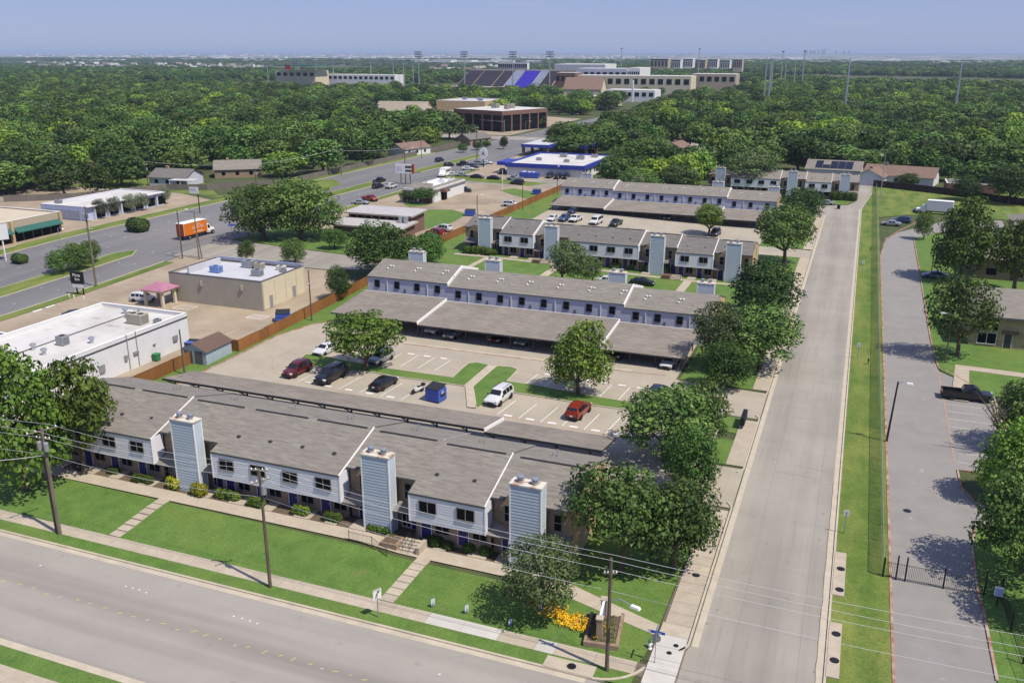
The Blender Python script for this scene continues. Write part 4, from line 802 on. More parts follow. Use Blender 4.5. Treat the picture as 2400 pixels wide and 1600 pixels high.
# flower bed (nobody could count the blooms)
rg = np.random.default_rng(3); pf = []
path_ = [GT(*q) for q in ((1258, 1425), (1290, 1430), (1312, 1446), (1340, 1462), (1372, 1470))]
for a, b in zip(path_, path_[1:]):
    for k in range(26):
        c = a.lerp(b, rg.random()); pf.append((np.array([c.x + rg.normal() * .28, c.y + rg.normal() * .42, T(c.x, c.y) + .25]), np.array([.3, .3, .2])))
fl = link('flower_bed', leafmesh('flower_bed', L_flower, pf, 190, .11, 5, .3, .8)); tag(fl, 'curving bed of yellow and orange flowers below the small oak', 'flowers', kind='stuff')
pf = [(np.array([c[0][0] + rg.normal() * .2, c[0][1] + rg.normal() * .2, c[0][2] - .12]), np.array([.28, .28, .16])) for c in pf[::2]]
fl2 = link('flower_leaves', leafmesh('flower_leaves', L_hedge, pf, 120, .12, 6, .3, .8)); tag(fl2, 'green leaves under the yellow flowers of the curving bed', 'leaves', kind='stuff')

# ------------------------------------------------------------------ woodland
def inpoly(x, y, poly):
    c = False; j = len(poly) - 1
    for i in range(len(poly)):
        xi, yi = poly[i]; xj, yj = poly[j]
        if (yi > y) != (yj > y) and x < (xj - xi) * (y - yi) / (yj - yi) + xi: c = not c
        j = i
    return c
FEN = [(-2000, 60), (-240, 176), (-226, 186), (-211, 196), (-199, 221), (-187, 225), (-182, 234), (-174, 246)]
def fence_y(x):
    for (x0, y0), (x1, y1) in zip(FEN, FEN[1:]):
        if x0 <= x <= x1: return y0 + (y1 - y0) * (x - x0) / (x1 - x0)
    return 0
CLEAR = []          # (x0, x1, y0, y1)
SPARSE = [(-3600, -700, 1650, 3300), (-430, -120, 780, 890), (-900, -430, 780, 1150)]
CLEAR += [(-218, -128, 415, 585), (-325, -222, 470, 615), (-300, -20, 408, 434), (-520, -120, 890, 1240), (-820, -500, 860, 1080), (-260, -150, 700, 850), (-170, -128, 340, 760), (-350, -318, 560, 600)]
HOUSES = []         # filled by the house list below: (x, y, r)
def wood_ok(x, y):
    for hx, hy, r in HOUSES:
        if (x - hx) ** 2 + (y - hy) ** 2 < r * r: return False
        d = math.hypot(hx, hy); ux, uy = hx / d, hy / d; s = (hx - x) * ux + (hy - y) * uy
        if 0 < s < min(20, r * 1.5) * (1 if d < 700 else 1.7) and abs((x - hx) * uy - (y - hy) * ux) < r * .55: return False
    for x0, x1, y0, y1 in CLEAR:
        if x0 < x < x1 and y0 < y < y1: return False
    if x < -174: return y > fence_y(x) + 4
    if x < -128: return y > 760
    if x < -86: return y > 356
    if x < -46: return y > (266 if x > -74 else 352)
    if x < 5: return y > (312 if x < -30 else 345)
    return y > 322
# ------------------------------------------------------------------ fences
def board_fence(pts, h, m, label, step=2.4, pick=.145, name='wood_fence', gaps=(), group=None):
    t = thing(name, label, 'fence', (*pts[0], T(*pts[0])), 0, group)
    for a, b in zip(pts, pts[1:]):
        L = math.dist(a, b); n = max(1, round(L / step)); dx, dy = (b[0] - a[0]) / L, (b[1] - a[1]) / L; rz = math.atan2(dy, dx)
        for i in range(n):
            s0 = L * i / n; s1 = L * (i + 1) / n; mb = MB(); k = s0
            while k < s1 - .02:
                w = pick * random.uniform(.92, 1.0); c = k + pick / 2; x, y = a[0] + dx * c, a[1] + dy * c; hh = h * random.uniform(.985, 1.01)
                mb.rbox((x - dy * random.uniform(0, .012), y + dx * random.uniform(0, .012), T(x, y) - .05), (w, .022, hh + .05), rz); k += pick
            mb.build('fence_panel', m, t)
            x, y = a[0] + dx * s0, a[1] + dy * s0; MB().rbox((x - dy * .08, y + dx * .08, T(x, y) - .1), (.1, .1, h + .05), rz).build('post', M_woodg, t)
    return t
f1 = xy((300, 905), (441, 836)); board_fence([(-85.4, 78), (-85.4, 97.0)], 1.85, M_wood, 'brown board fence between the white building and the nearest block')
board_fence([(-87.4, 101.4), (-82.3, 101.4), (-82.3, 141)], 1.85, M_wood, 'brown board fence along the tan building lot, running to the second block')
board_fence([(-85.2, 176), (-85.2, 262), (-79, 262)], 1.85, M_wood, 'brown board fence beside the four-chimney block, farthest up the hill')
board_fence([(-226, 184), (-211, 194), (-199, 219), (-187, 223), (-182, 232), (-172, 243)], 1.9, M_woodg, 'weathered grey board fence behind the pale blue shop lot', 3.0, .3)
board_fence([(-171.5, 246), (-171.5, 395)], 1.9, M_woodg, 'long weathered grey fence along the far side of the wide road', 3.0, .3)
board_fence([(4.6, 316), (24, 306), (48, 288), (60, 280)], 2.2, mat('dark_fence', (.035, .025, .022), .9, .2, 1), 'dark board fence closing off the green field', 3.0, .3)
# chain-link fence
def mesh_mat():
    m = mat('chain_link', (.42, .45, .50), .4, .03, 2, metal=.5); n, l = m.node_tree.nodes, m.node_tree.links
    t = n.new("ShaderNodeTexCoord"); sp = n.new("ShaderNodeSeparateXYZ"); l.new(t.outputs['Object'], sp.inputs[0]); outs = []
    for s in (1, -1):
        a = n.new("ShaderNodeMath"); a.operation = 'MULTIPLY_ADD'; a.inputs[1].default_value = s; l.new(sp.outputs[2], a.inputs[0]); l.new(sp.outputs[1], a.inputs[2])
        b = n.new("ShaderNodeMath"); b.operation = 'PINGPONG'; b.inputs[1].default_value = .035; l.new(a.outputs[0], b.inputs[0])
        c = n.new("ShaderNodeMath"); c.operation = 'LESS_THAN'; c.inputs[1].default_value = .0075; l.new(b.outputs[0], c.inputs[0]); outs.append(c)
    mxn = n.new("ShaderNodeMath"); mxn.operation = 'MAXIMUM'; l.new(outs[0].outputs[0], mxn.inputs[0]); l.new(outs[1].outputs[0], mxn.inputs[1])
    l.new(mxn.outputs[0], n["Principled BSDF"].inputs['Alpha']); return m
M_chain = mesh_mat()
cf = thing('chain_link_fence', 'long grey chain-link fence between the street verge and the gated drive', 'fence', (5.5, 72, 0))
y = 72.0
while y < 313:
    MB().tube((5.5, y, 0), (5.5, y, 1.95), .035, .035, 6).build('post', M_steel, cf)
    MB().tube((5.5, y, 1.85), (5.5, min(y + 3, 314), 1.85), .024, .024, 5).build('top_rail', M_steel, cf)
    MB().poly([(5.5, y, .05), (5.5, min(y + 3, 314), .05), (5.5, min(y + 3, 314), 1.85), (5.5, y, 1.85)]).build('wire_mesh', M_chain, cf); y += 3.0
# iron gate and railings
def railing(t, a, b, h, z=0, step=.13, nm='panel', m=M_black, rails=(.15, .95), r=.011, z1=None):
    mb = MB(); L = math.dist(a, b); n = max(2, int(L / step)); z1 = z if z1 is None else z1
    for i in range(n + 1): k = i / n; x, y, zz = a[0] + (b[0] - a[0]) * k, a[1] + (b[1] - a[1]) * k, z + (z1 - z) * k; mb.tube((x, y, zz + .06), (x, y, zz + h), r, r, 4, caps=False)
    for q in rails: mb.tube((*a, z + h * q), (*b, z1 + h * q), .02, .02, 4)
    return mb.build(nm, m, t)
g = thing('iron_gate', 'black iron gate across the drive on the right, with posts', 'gate', (6.2, 72, 0))
xs = [5.6, 6.6, 7.3, 10.2, 13.2, 14.4]
for i, x in enumerate(xs):
    MB().box(x - .06, x + .06, 71.9, 72.02, 0, 1.9 if i in (0, 3, 5) else 2.3).build('post', M_black, g)
    if i < 5: railing(g, (x + .06, 71.96), (xs[i + 1] - .06, 71.96), 1.6)
p = GT(2330, 1430); kb = thing('keypad_box', 'blue and white gate keypad box on a post beside the iron gate', 'keypad', (14.0, 70.8, 0)); MB().box(13.95, 14.05, 70.75, 70.85, 0, 1.0).build('post', M_black, kb); MB().box(13.7, 14.3, 70.7, 70.9, 1.0, 1.75).build('cabinet', M_trim, kb); MB().box(13.75, 14.25, 70.66, 70.7, 1.08, 1.68).build('face_panel', mat('pale_blue_panel', (.35, .42, .68), .5, .1, 4), kb)
g2 = thing('iron_fence', 'black iron fence at the lower right beside the red kerb', 'fence', (14.5, 60, 0))
ps = [(14.4, 71.9), (14.6, 67.5), (14.9, 63.5), (15.2, 60.2), (17.5, 60.0), (20, 59.8)]
for a, b in zip(ps, ps[1:]): railing(g2, a, b, 1.5, .1, .16); MB().box(a[0] - .05, a[0] + .05, a[1] - .05, a[1] + .05, 0, 1.75).build('post', M_black, g2)
# stair with rails by the second chimney
p = GT(945, 1285); hx, hy = p.x, 60.4
bs = thing('garden_stair', 'short brick and concrete stair with black handrails below the second chimney', 'stair', (hx, hy, T(hx, hy)))
for i in range(5): MB().box(hx - .2, hx + 1.5, hy + .35 * i, hy + .35 * i + .36, .1, .28 + .13 * i).build('step', M_walk, bs)
MB().box(hx - 1.9, hx - .28, hy + .1, hy + 1.6, .1, .85).build('planter_wall', M_brick, bs); MB().box(hx - 1.75, hx - .43, hy + .25, hy + 1.45, .852, .87).build('planter_soil', M_soil, bs)
MB().box(hx + 1.58, hx + 1.9, hy + .2, hy + 1.9, .1, .95).build('side_wall', M_walk, bs)
railing(bs, (hx + .35, hy + .1), (hx + .35, hy + 1.7), .85, .3, .5, 'handrail', rails=(.5, .98), r=.018, z1=.85); railing(bs, (hx + 1.0, hy + .1), (hx + 1.0, hy + 1.7), .85, .3, .5, 'handrail', rails=(.5, .98), r=.018, z1=.85)
gr = thing('guard_rail', 'black metal guard rail at the edge of the lawn by the stair', 'railing', (hx - 4, hy - .2, T(hx - 4, hy)))
z0 = T(hx - 4.3, 60) + .1; railing(gr, (hx - 4.9, 60.25), (hx - 2.5, 60.15), .9, z0); railing(gr, (hx - 2.5, 60.15), (hx - .6, 59.4), .9, z0, z1=z0 - .35)
for q, zz in (((hx - 4.9, 60.25), z0), ((hx - 2.5, 60.15), z0), ((hx - .6, 59.4), z0 - .35)): MB().tube((*q, zz - .1), (*q, zz + .95), .03, .03, 5).build('post', M_black, gr)
for i, x in enumerate((-75.6, -72, -68.3, -64.4, -57.0, -53.4, -49.7, -46.0, -42.6, -40.0, -31.5, -28.2, -25.6)):
    MB().box(x, x + (1.7 if i % 2 else 1.2), 61.98, 63.75, .1, T(x, 62) + .2).build('stoop', M_walk, B1)
for i, x in enumerate((-74, -66, -62, -55, -50, -44, -38, -29, -25)): MB().box(x, x + 1.6, 168.6, 171.2, .1, T(x, 169) + .2).build('stoop', M_walk, B3)
for hx2, ww in ((GT(1270, 615).x, 2.2), (GT(1575, 650).x, 2.0)):
    b = thing('garden_stair', 'short stair with dark rail before the four-chimney block, ' + ('left' if ww > 2.1 else 'right') + ' one', 'stair', (hx2, 167, T(hx2, 167)))
    for i in range(4): MB().box(hx2, hx2 + ww, 167.1 + .4 * i, 167.5 + .4 * i, T(hx2, 167), T(hx2, 167) + .25 + .17 * i).build('step', M_walk, b)
    MB().box(hx2 - 1.6, hx2 - .1, 167.1, 168.7, T(hx2, 167), T(hx2, 167) + .8).build('planter_wall', M_brickr, b); railing(b, (hx2 + ww, 167.1), (hx2 + ww, 168.7), .9, T(hx2, 167) + .2, .3, 'handrail', z1=T(hx2, 167) + .8)

# ------------------------------------------------------------------ other buildings
def ac_unit(parent, x, y, z, w=1.8, d=1.2, h=1.1, m=M_greym, fans=1):
    o = MB().box(x - w / 2, x + w / 2, y - d / 2, y + d / 2, z + .12, z + h).box(x - w / 2 + .1, x + w / 2 - .1, y - d / 2 + .1, y + d / 2 - .1, z, z + .12).build('rooftop_unit', m, parent, False)
    for k in range(fans): MB().lathe([(.01, 0), (min(w / fans, d) * .33, 0), (min(w / fans, d) * .33, .06), (.01, .06)], (x - w / 2 + w * (k + .5) / fans, y, z + h), 12).build('fan', M_dark, o, False)
    for k in range(4): MB().box(x + w / 2, x + w / 2 + .012, y - d / 2 + .12, y + d / 2 - .12, z + .25 + k * (h - .4) / 4, z + .25 + (k + .5) * (h - .4) / 4).build('louvre', M_fascia, o, False)
    return o
def flat_building(name, label, cat, x0, x1, y0, y1, h, wallm, roofm, par=.45, capm=None, rz=0, z=None, group=None):
    cx, cy = (x0 + x1) / 2, (y0 + y1) / 2; z = T(cx, cy) if z is None else z; t = thing(name, label, cat, (cx, cy, z), rz, group); w, d = (x1 - x0) / 2, (y1 - y0) / 2
    for nm, b in (('wall', (-w, w, -d, -d + .3)), ('wall', (-w, w, d - .3, d)), ('wall', (-w, -w + .3, -d + .3, d - .3)), ('wall', (w - .3, w, -d + .3, d - .3))):
        o = MB().box(b[0], b[1], b[2], b[3], -.8, h).build(nm, wallm, t, False)
        MB().box(b[0] - .03, b[1] + .03, b[2] - .03, b[3] + .03, h, h + .08).build('coping', capm or M_trim, o, False)
    MB().box(-w + .3, w - .3, -d + .3, d - .3, h - par - .2, h - par).build('roof', roofm, t, False); return t
# white flat-roofed building at the left
t = flat_building('store_building', 'white flat-roofed building behind the left trees, with rooftop units', 'building', -107.5, -91.3, 68, 101.5, 5.0, M_wwall, M_wroof, .5)
def loc(t): return lambda x, y: (x - t.location.x, y - t.location.y)
q = loc(t); zr = 4.5
for x, y, w, d, h, fn in ((-95.4, 96.0, 2.6, 1.7, 1.5, 2), (-97.5, 84.5, 1.2, 1.2, 1.3, 1), (-101.8, 77.0, 2.6, 1.9, 1.6, 2), (-92.9, 97.2, .9, .8, .6, 0), (-98.6, 97.8, 1.0, .9, .8, 0)): ac_unit(t, *q(x, y), zr, w, d, h, M_greym if h < 1.4 else M_cblock, max(fn, 1))
for x, y in ((-101.0, 99.4), (-96.5, 80.5), (-99.5, 81.5), (-94.5, 86.5)): MB().lathe([(.25, 0), (.25, .5), (.42, .55), (.42, .8), (.1, .95)], (*q(x, y), zr), 10).build('roof_vent', M_steel, t, False)
a, b = q(-91.3, 70)[1], q(-91.3, 101.5)[1]; xx = q(-91.3, 0)[0]
MB().box(xx, xx + .08, a, b, 4.35, 4.5).build('gutter', M_dark, t, False); MB().box(q(-100, 0)[0] - .1, q(-100, 0)[0] + .1, a, b, zr, zr + .1).build('roof_pipe', M_fascia, t, False)
for k, y in enumerate((84, 88.5, 90.2, 94, 98)): MB().box(xx + .01, xx + .25, q(0, y)[1], q(0, y)[1] + (.5 if k % 2 else .9), 1.4 + .3 * k % 1, 2.4).build('meter_box', M_greym, t, False)
for k, y in enumerate((89.3, 91)): MB().box(xx + .02, xx + .12, q(0, y)[1], q(0, y)[1] + .1, .2, 5.2).build('conduit', M_greym, t, False)
w_ = thing('low_wall', 'low blue-grey wall running out from the white building', 'wall', (-116, 91, 0)); MB().box(-124, -107.6, 92.6, 92.9, 0, 1.3).build('wall_face', mat('bluegrey_wall', (.30, .33, .42), .8, .1, 1), w_); MB().box(-124.05, -107.6, 92.55, 92.95, 1.3, 1.38).build('coping', M_trim, w_)
bn = GT(341, 852); t = thing('wheeled_bin', 'green wheeled rubbish bin against the white building', 'bin', (-90.7, bn.y + 1.5, 0)); MB().rbox((0, 0, .12), (.7, .75, .95), 0, taper=1.15).build('body', M_gbin, t, False); MB().rbox((0, 0, 1.07), (.86, .92, .07)).build('lid', M_gbin, t, False)
# tan building with pink-roofed portico
t = flat_building('store_building', 'tan flat-roofed building with pale roof and several cooling units', 'building', -110.6, -91.2, 119.7, 132.2, 4.9, M_cblock, M_groof, .4, M_fascia)
q = loc(t); zr = 4.5
for x, y, w, d, h, m in ((-103.8, 124.0, 1.9, 1.3, 1.2, mat('blue_unit', (.16, .26, .55), .5, .2, 2)), (-100.8, 129.2, 2.2, 1.4, 1.3, M_greym), (-98.4, 129.0, 1.6, 1.2, 1.1, M_cblock), (-95.5, 124.5, 1.8, 1.2, 1.1, M_greym), (-94.2, 129.6, 1.5, 1.1, .8, M_rust), (-92.9, 128.3, 1.0, .8, .6, M_greym)): ac_unit(t, *q(x, y), zr, w, d, h, m)
MB().box(q(-108, 0)[0], q(-107.6, 0)[0], q(0, 121.5)[1], q(0, 130)[1], zr, zr + 1.1).build('roof_screen', M_groof, t, False); MB().box(*sorted((q(-109.5, 0)[0], q(-91.3, 0)[0])), q(0, 131.6)[1], q(0, 131.9)[1], 4.9, 5.4).build('back_parapet', mat('bluegrey_wall', (.3, .33, .42)), t, False)
xx = q(-91.2, 0)[0]
for y in (120.0, 123.2, 126.4, 129.6, 132.0): MB().box(xx, xx + .12, q(0, y)[1] - .12, q(0, y)[1] + .12, 0, 4.7).build('pilaster', M_cream, t, False)
MB().box(xx + .002, xx + .03, q(0, 120.1)[1], q(0, 131.9)[1], 0, 4.75).build('cream_wall_face', M_cream, t, False)
for y, w in ((121.5, .9), (128.2, 1.0)): MB().box(xx + .03, xx + .07, q(0, y)[1], q(0, y)[1] + w, 0, 2.1).build('door', M_greym, t, False)
for x in (-103.6, -95.2): MB().rbox((*q(x, 119.62), 3.1), (.35, .3, .9), .3).build('wall_vent', M_cblock, t, False)
pt = thing('entrance_portico', 'free-standing entrance portico with faded pink hip roof', 'portico', (-110.8, 117.2, 0))
MB().box(-113.2, -108.4, 115.2, 119.4, 0, .12).build('base', M_walk, pt)
for x, y in ((-112.6, 115.8), (-109.0, 115.8), (-112.6, 118.8), (-109.0, 118.8)): MB().box(x - .22, x + .22, y - .22, y + .22, .12, 2.9).build('column', M_cream, pt)
MB().box(-113.1, -108.5, 115.3, 119.3, 2.9, 3.25).build('beam', M_cream, pt); MB().faces([(-113.4, 115.0, 3.25), (-108.2, 115.0, 3.25), (-108.2, 119.6, 3.25), (-113.4, 119.6, 3.25), (-110.8, 117.3, 4.4)], [(0, 1, 4), (1, 2, 4), (2, 3, 4), (3, 0, 4), (3, 2, 1, 0)]).build('roof', M_pink, pt)
pl = bpy.data.objects['parking_lot.001']
def hatch(x, y, w, d):
    strip('road_marking', [(x, y), (x + w, y), (x + w, y + d), (x, y + d), (x, y)], .14, M_white, .045, 0, pl)
    for k in range(4): strip('road_marking', [(x + w * k / 4, y), (x + w * (k + 1) / 4, y + d)], .12, M_white, .045, 0, pl)
p = GT(432, 720); hatch(p.x - 1.5, p.y - 1.2, 3.6, 2.2); p = GT(600, 742); hatch(p.x - 1.2, p.y - 1.1, 3.2, 2.0)
for i in range(6): p = GT(460 + i * 60, 792 - i * 4); strip('road_marking', [(p.x, p.y), (p.x + .5, p.y + 3.8)], .1, M_worn, .045, 0, pl)
for i in range(11): strip('road_marking', [(-127.5, 106 + i * 2.9), (-122.8, 106.6 + i * 2.9)], .1, M_worn, .045, 0, pl)
# garden shed
sh = thing('garden_shed', 'small grey-blue shed with brown gable roof by the board fence', 'shed', (-84.9, 97.6, 0), R(2)); M_shed = mat('shed_grey', (.33, .40, .44), .7, .08, 2)
MB().box(-2.1, 2.1, -2.9, 2.9, 0, 2.1).build('wall', M_shed, sh, False)
for y, nr in ((-2.9, -1), (2.9, 1)): MB().poly([(-2.1, y, 2.1), (2.1, y, 2.1), (0, y, 3.0)][::-nr or 1]).build('gable', M_shed, sh, False)
MB().faces([(-2.4, -3.1, 2.0), (0, -3.1, 3.08), (2.4, -3.1, 2.0), (-2.4, 3.1, 2.0), (0, 3.1, 3.08), (2.4, 3.1, 2.0)], [(0, 1, 4, 3), (1, 2, 5, 4)]).build('roof', mat('brown_shingle', (.13, .085, .065), .95, .2, 3, stretch=(1, 1, 3)), sh, False)
for x in (-.85, .85):
    d = MB().box(x - .8, x + .8, -2.95, -2.9, .1, 1.95).build('door', M_fascia, sh, False); MB().box(x - .8, x - .7, -2.98, -2.95, .1, 1.95).box(x + .7, x + .8, -2.98, -2.95, .1, 1.95).build('trim', M_shed, d, False)
# pale blue shop at the left and tan strip with green awnings
t = flat_building('shop_building', 'low pale blue shop building with white roof at the left', 'building', -195, -180.5, 169, 197, 3.6, mat('pale_blue_wall', (.42, .47, .66), .8, .08, 1), M_wroof, .15)
q = loc(t); xx = q(-180.5, 0)[0]
for y in (172, 176.5, 181, 185.5, 190, 194):
    MB().box(xx, xx + .5, q(0, y)[1] - .25, q(0, y)[1] + .25, 0, 3.4).build('pilaster', M_lav, t, False); MB().box(xx + .01, xx + .05, q(0, y)[1] + .6, q(0, y)[1] + 3.6, .3, 2.5).build('shop_window', M_glass, t, False)
MB().box(xx, xx + 1.0, q(0, 169.2)[1], q(0, 196.8)[1], 3.45, 3.62).build('canopy', M_wroof, t, False); MB().box(q(-193, 0)[0], q(-182, 0)[0], q(0, 168.9)[1] - .05, q(0, 168.9)[1] + .05, .4, 2.6).build('side_panel', mat('bluegrey_wall', (.3, .33, .42)), t, False); ac_unit(t, *q(-192, 172), 3.5, 1.6, 1.2, 1.0)
t = flat_building('dental_office', 'tan strip building with dark green awnings at the left edge', 'building', -197, -175.5, 128, 157.2, 5.0, M_stone, mat('tan_roof', (.52, .45, .34), .9, .06, .4), .3, M_trim)
q = loc(t); xx = q(-175.5, 0)[0]
for y in (130.0, 143.4, 156.8): MB().box(xx, xx + .5, q(0, y)[1] - .35, q(0, y)[1] + .35, 0, 5.0).build('pilaster', M_brickg, t, False)
for y0, y1 in ((130.4, 143.0), (143.8, 156.4)):
    a, b = q(0, y0)[1], q(0, y1)[1]; MB().faces([(xx + .02, a, 3.4), (xx + 1.4, a, 2.5), (xx + 1.4, b, 2.5), (xx + .02, b, 3.4), (xx + 1.4, a, 2.3), (xx + 1.4, b, 2.3)], [(0, 1, 2, 3), (1, 4, 5, 2)]).build('awning', M_green, t, False)
    for k in range(5): s = a + (b - a) * k / 5; MB().box(xx + .01, xx + .06, s + .08, s + (b - a) / 5 - .08, .2, 2.4).build('shop_window', M_glass, t, False)
def text(parent, s, size, loc_, rot, m, ext=.02, name='lettering', local=False):
    c = bpy.data.curves.new(name, 'FONT'); c.body = s; c.size = size; c.extrude = ext; c.align_x = 'CENTER'; c.align_y = 'CENTER'; c.resolution_u = 2
    o = bpy.data.objects.new(name, c); COL.objects.link(o); o.location = loc_; o.rotation_euler = rot
    bpy.context.view_layer.update(); me = bpy.data.meshes.new_from_object(o.evaluated_get(bpy.context.evaluated_depsgraph_get())); mw = o.matrix_basis.copy(); bpy.data.objects.remove(o)
    me.transform(mw); me.materials.clear(); me.materials.append(m); return link(name, me, parent, not local)
M_char = mat('charcoal', (.06, .06, .06), .7, .1, 2)
text(t, 'COSMETIC', 1.0, (xx + .03, q(0, 137.5)[1], 4.45), (R(90), 0, R(90)), M_char, local=True); text(t, 'DENTAL SERVICES', .85, (xx + .03, q(0, 136.8)[1], 3.65), (R(90), 0, R(90)), M_char, local=True)
rw = thing('retaining_wall', 'stained low concrete wall in front of the green-awning building', 'wall', (-172.5, 140, 0)); MB().box(-172.8, -172.4, 118, 158.5, 0, 1.1).build('wall_face', mat('stained_concrete', (.36, .32, .26), .9, .3, .8, col2=(.16, .14, .11), stretch=(1, 1.5, .3)), rw); MB().box(-172.85, -172.35, 118, 158.5, 1.1, 1.18).build('coping', M_walk, rw)
# brown low building
t = thing('office_building', 'low brown building with two long pale roofs beside the red and white parked cars', 'building', (-103, 183, 1.3)); 
for y0, y1, h, x0, x1 in ((176, 183, 3.0, -9.5, 8), (183, 190, 4.3, -9.5, 7)):
    MB().box(x0, x1, y0 - 183, y1 - 183, -.8, h).build('wall', M_brickr, t, False); o = MB(); slab_poly(o, [(x0 - .8, y0 - 183.8), (x1 + .8, y0 - 183.8), (x1 + .8, y1 - 182.6), (x0 - .8, y1 - 182.6)], lambda x, y: h + .35 + .05 * (y), .35); o.build('roof', [mat('pale_gravel_roof', (.42, .40, .40), .9, .1, .7), M_cblock], t, False)
for k in range(8): MB().box(-8.8 + k * 2, -7.6 + k * 2, -.06, 0, 3.2, 3.9).build('window', M_glass, t, False)
for k in range(2): MB().lathe([(.6, 0), (.6, 1.4), (.5, 1.45), (.01, 1.45)], (5.5 + 1.3 * k, -2, 3.3), 12).build('rooftop_unit', M_steel, t, False)
# drive-through
t = flat_building('drive_through', 'white drive-through building with white roof and red brick front', 'building', -120.5, -111.5, 226, 249, 3.7, M_wwall, mat('bright_roof', (.75, .75, .74), .8, .04, .5), .1)
mb = MB(); slab_poly(mb, [(-4.9, -11.9), (4.9, -11.9), (3.2, -8), (-3.2, -8)], lambda x, y: 3.3 + .45 * (y + 11.9), .15); slab_poly(mb, [(4.9, -11.9), (4.9, 11.7), (3.2, 9), (3.2, -8)], lambda x, y: 3.3 + .6 * (4.9 - x), .15); mb.build('mansard_roof', [M_roof, M_fascia], t, False)
MB().box(-4.6, 4.6, -11.75, -11.5, 0, 3.2).build('brick_front', M_brickr, t, False); window(t, -2.6, .6, .3, 2.4, 0) if False else MB().box(-3.4, .4, -11.82, -11.75, .2, 2.3).build('shop_window', M_trim, t, False)
for x in (-2.9, -1.9, -.9): MB().box(x, x + .7, -11.86, -11.82, .3, 2.2).build('pane', M_glass, t, False)
text(t, 'DRIVE THRU', .8, (-1.2, -11.8, 2.8), (R(90), 0, 0), M_white, .04, local=True)
MB().box(4.5, 6.2, -6, -3, 2.4, 3.0).build('pickup_canopy', M_brickr, t, False); MB().box(4.5, 5.4, -5.5, -3.5, 0, 2.4).build('pickup_window', M_glass, t, False)
for x, y in ((0, 4), (-1.5, -3), (1.5, 8)): ac_unit(t, x, y, 3.6, 1.6, 1.2, .9, M_trim)
# blue-trimmed building and its pavilions
t = flat_building('bank_building', 'wide low building with white roof and deep blue fascia', 'building', -114, -86.5, 290, 326, 3.9, M_wwall, M_wroof, .1, M_bluef)
w, d = 13.75, 18
for nm, b in (('fascia', (-w - .6, w + .6, -d - .6, -d)), ('fascia', (w, w + .6, -d, d)), ('fascia', (-w - .6, -w, -d, d)), ('fascia', (-w - .6, w + .6, d, d + .6))): MB().box(*b, 2.9, 4.3).build(nm, M_bluef, t, False)
for k in range(6): MB().box(w + .01, w + .06, -15 + k * 5, -13.6 + k * 5, 1.0, 2.4).build('window', M_glass, t, False)
for x, y, s in ((-7, -4, 1.8), (-2, 9, 2.4), (6, 4, 2.6), (4, -6, 1.8), (9, 12, 2.2)): ac_unit(t, x, y, 3.8, s, s * .7, s * .55, M_greym)
MB().faces([(-w - 5, -d + 3, 2.9), (-w, -d + 3, 2.9), (-w, -d + 13, 2.9), (-w - 5, -d + 13, 2.9), (-w - 5, -d + 3, 4.1), (-w, -d + 3, 4.1), (-w, -d + 13, 4.1), (-w - 5, -d + 13, 4.1)], [(0, 3, 2, 1), (4, 5, 6, 7), (0, 1, 5, 4), (3, 0, 4, 7)]).build('entrance_canopy', M_bluef, t, False)
for nm, x0, x1, y0, y1 in (('left', -131, -119, 349, 372), ('right', -112, -103.5, 352, 384)):
    z = T(-110, 360); t = thing('drive_pavilion', 'long canopy with blue edge and brick piers behind the blue-trimmed building, %s one' % nm, 'canopy', (x0, y0, z), 0, 'blue-edged canopies')
    MB().box(x0, x1, y0, y1, z + 3.4, z + 4.6).build('fascia', M_bluef, t); MB().box(x0 + .3, x1 - .3, y0 + .3, y1 - .3, z + 4.6, z + 4.63).build('roof', M_groof, t)
    for y in (y0 + .8, (y0 + y1) / 2, y1 - .8):
        for x in (x0 + .8, x1 - .8): MB().box(x - .5, x + .5, y - .5, y + .5, z - .2, z + 3.4).build('pier', M_brickr, t)
# dark glass office
t = thing('office_building', 'square dark glass office block with brown brick frame', 'building', (-190, 474, 1.4), R(-20)); w, d, h = 18, 19, 10.8
MB().box(-w + .6, w - .6, -d + .6, d - .6, 0, h - 2).build('glass_wall', M_glass, t, False); MB().box(-w, w, -d, d, h - 2.2, h).build('brick_band', M_brickr, t, False); MB().box(-w + .5, w - .5, -d + .5, d - .5, h, h + .04).build('roof', M_wroof, t, False)
for k in range(6):
    for a_, b_ in (((-w + k * 2 * w / 5, -d)), ((w, -d + k * 2 * d / 5))) if False else ((-w + .5 + k * (2 * w - 1) / 5, -d + .5), (w - .5, -d + .5 + k * (2 * d - 1) / 5), (-w + .5, -d + .5 + k * (2 * d - 1) / 5)): MB().box(a_ - .45, a_ + .45, b_ - .45, b_ + .45, -.5, h - 2.2).build('pier', M_brickr, t, False)
for z in (3, 6): MB().box(-w + .55, w - .55, -d + .55, d - .55, z, z + .12).build('floor_band', M_dark, t, False)
for x, y, s in ((-4, 0, 4), (3, 4, 5), (8, -4, 2.5)): ac_unit(t, x, y, h, s, s * .7, 2.4, M_cblock)
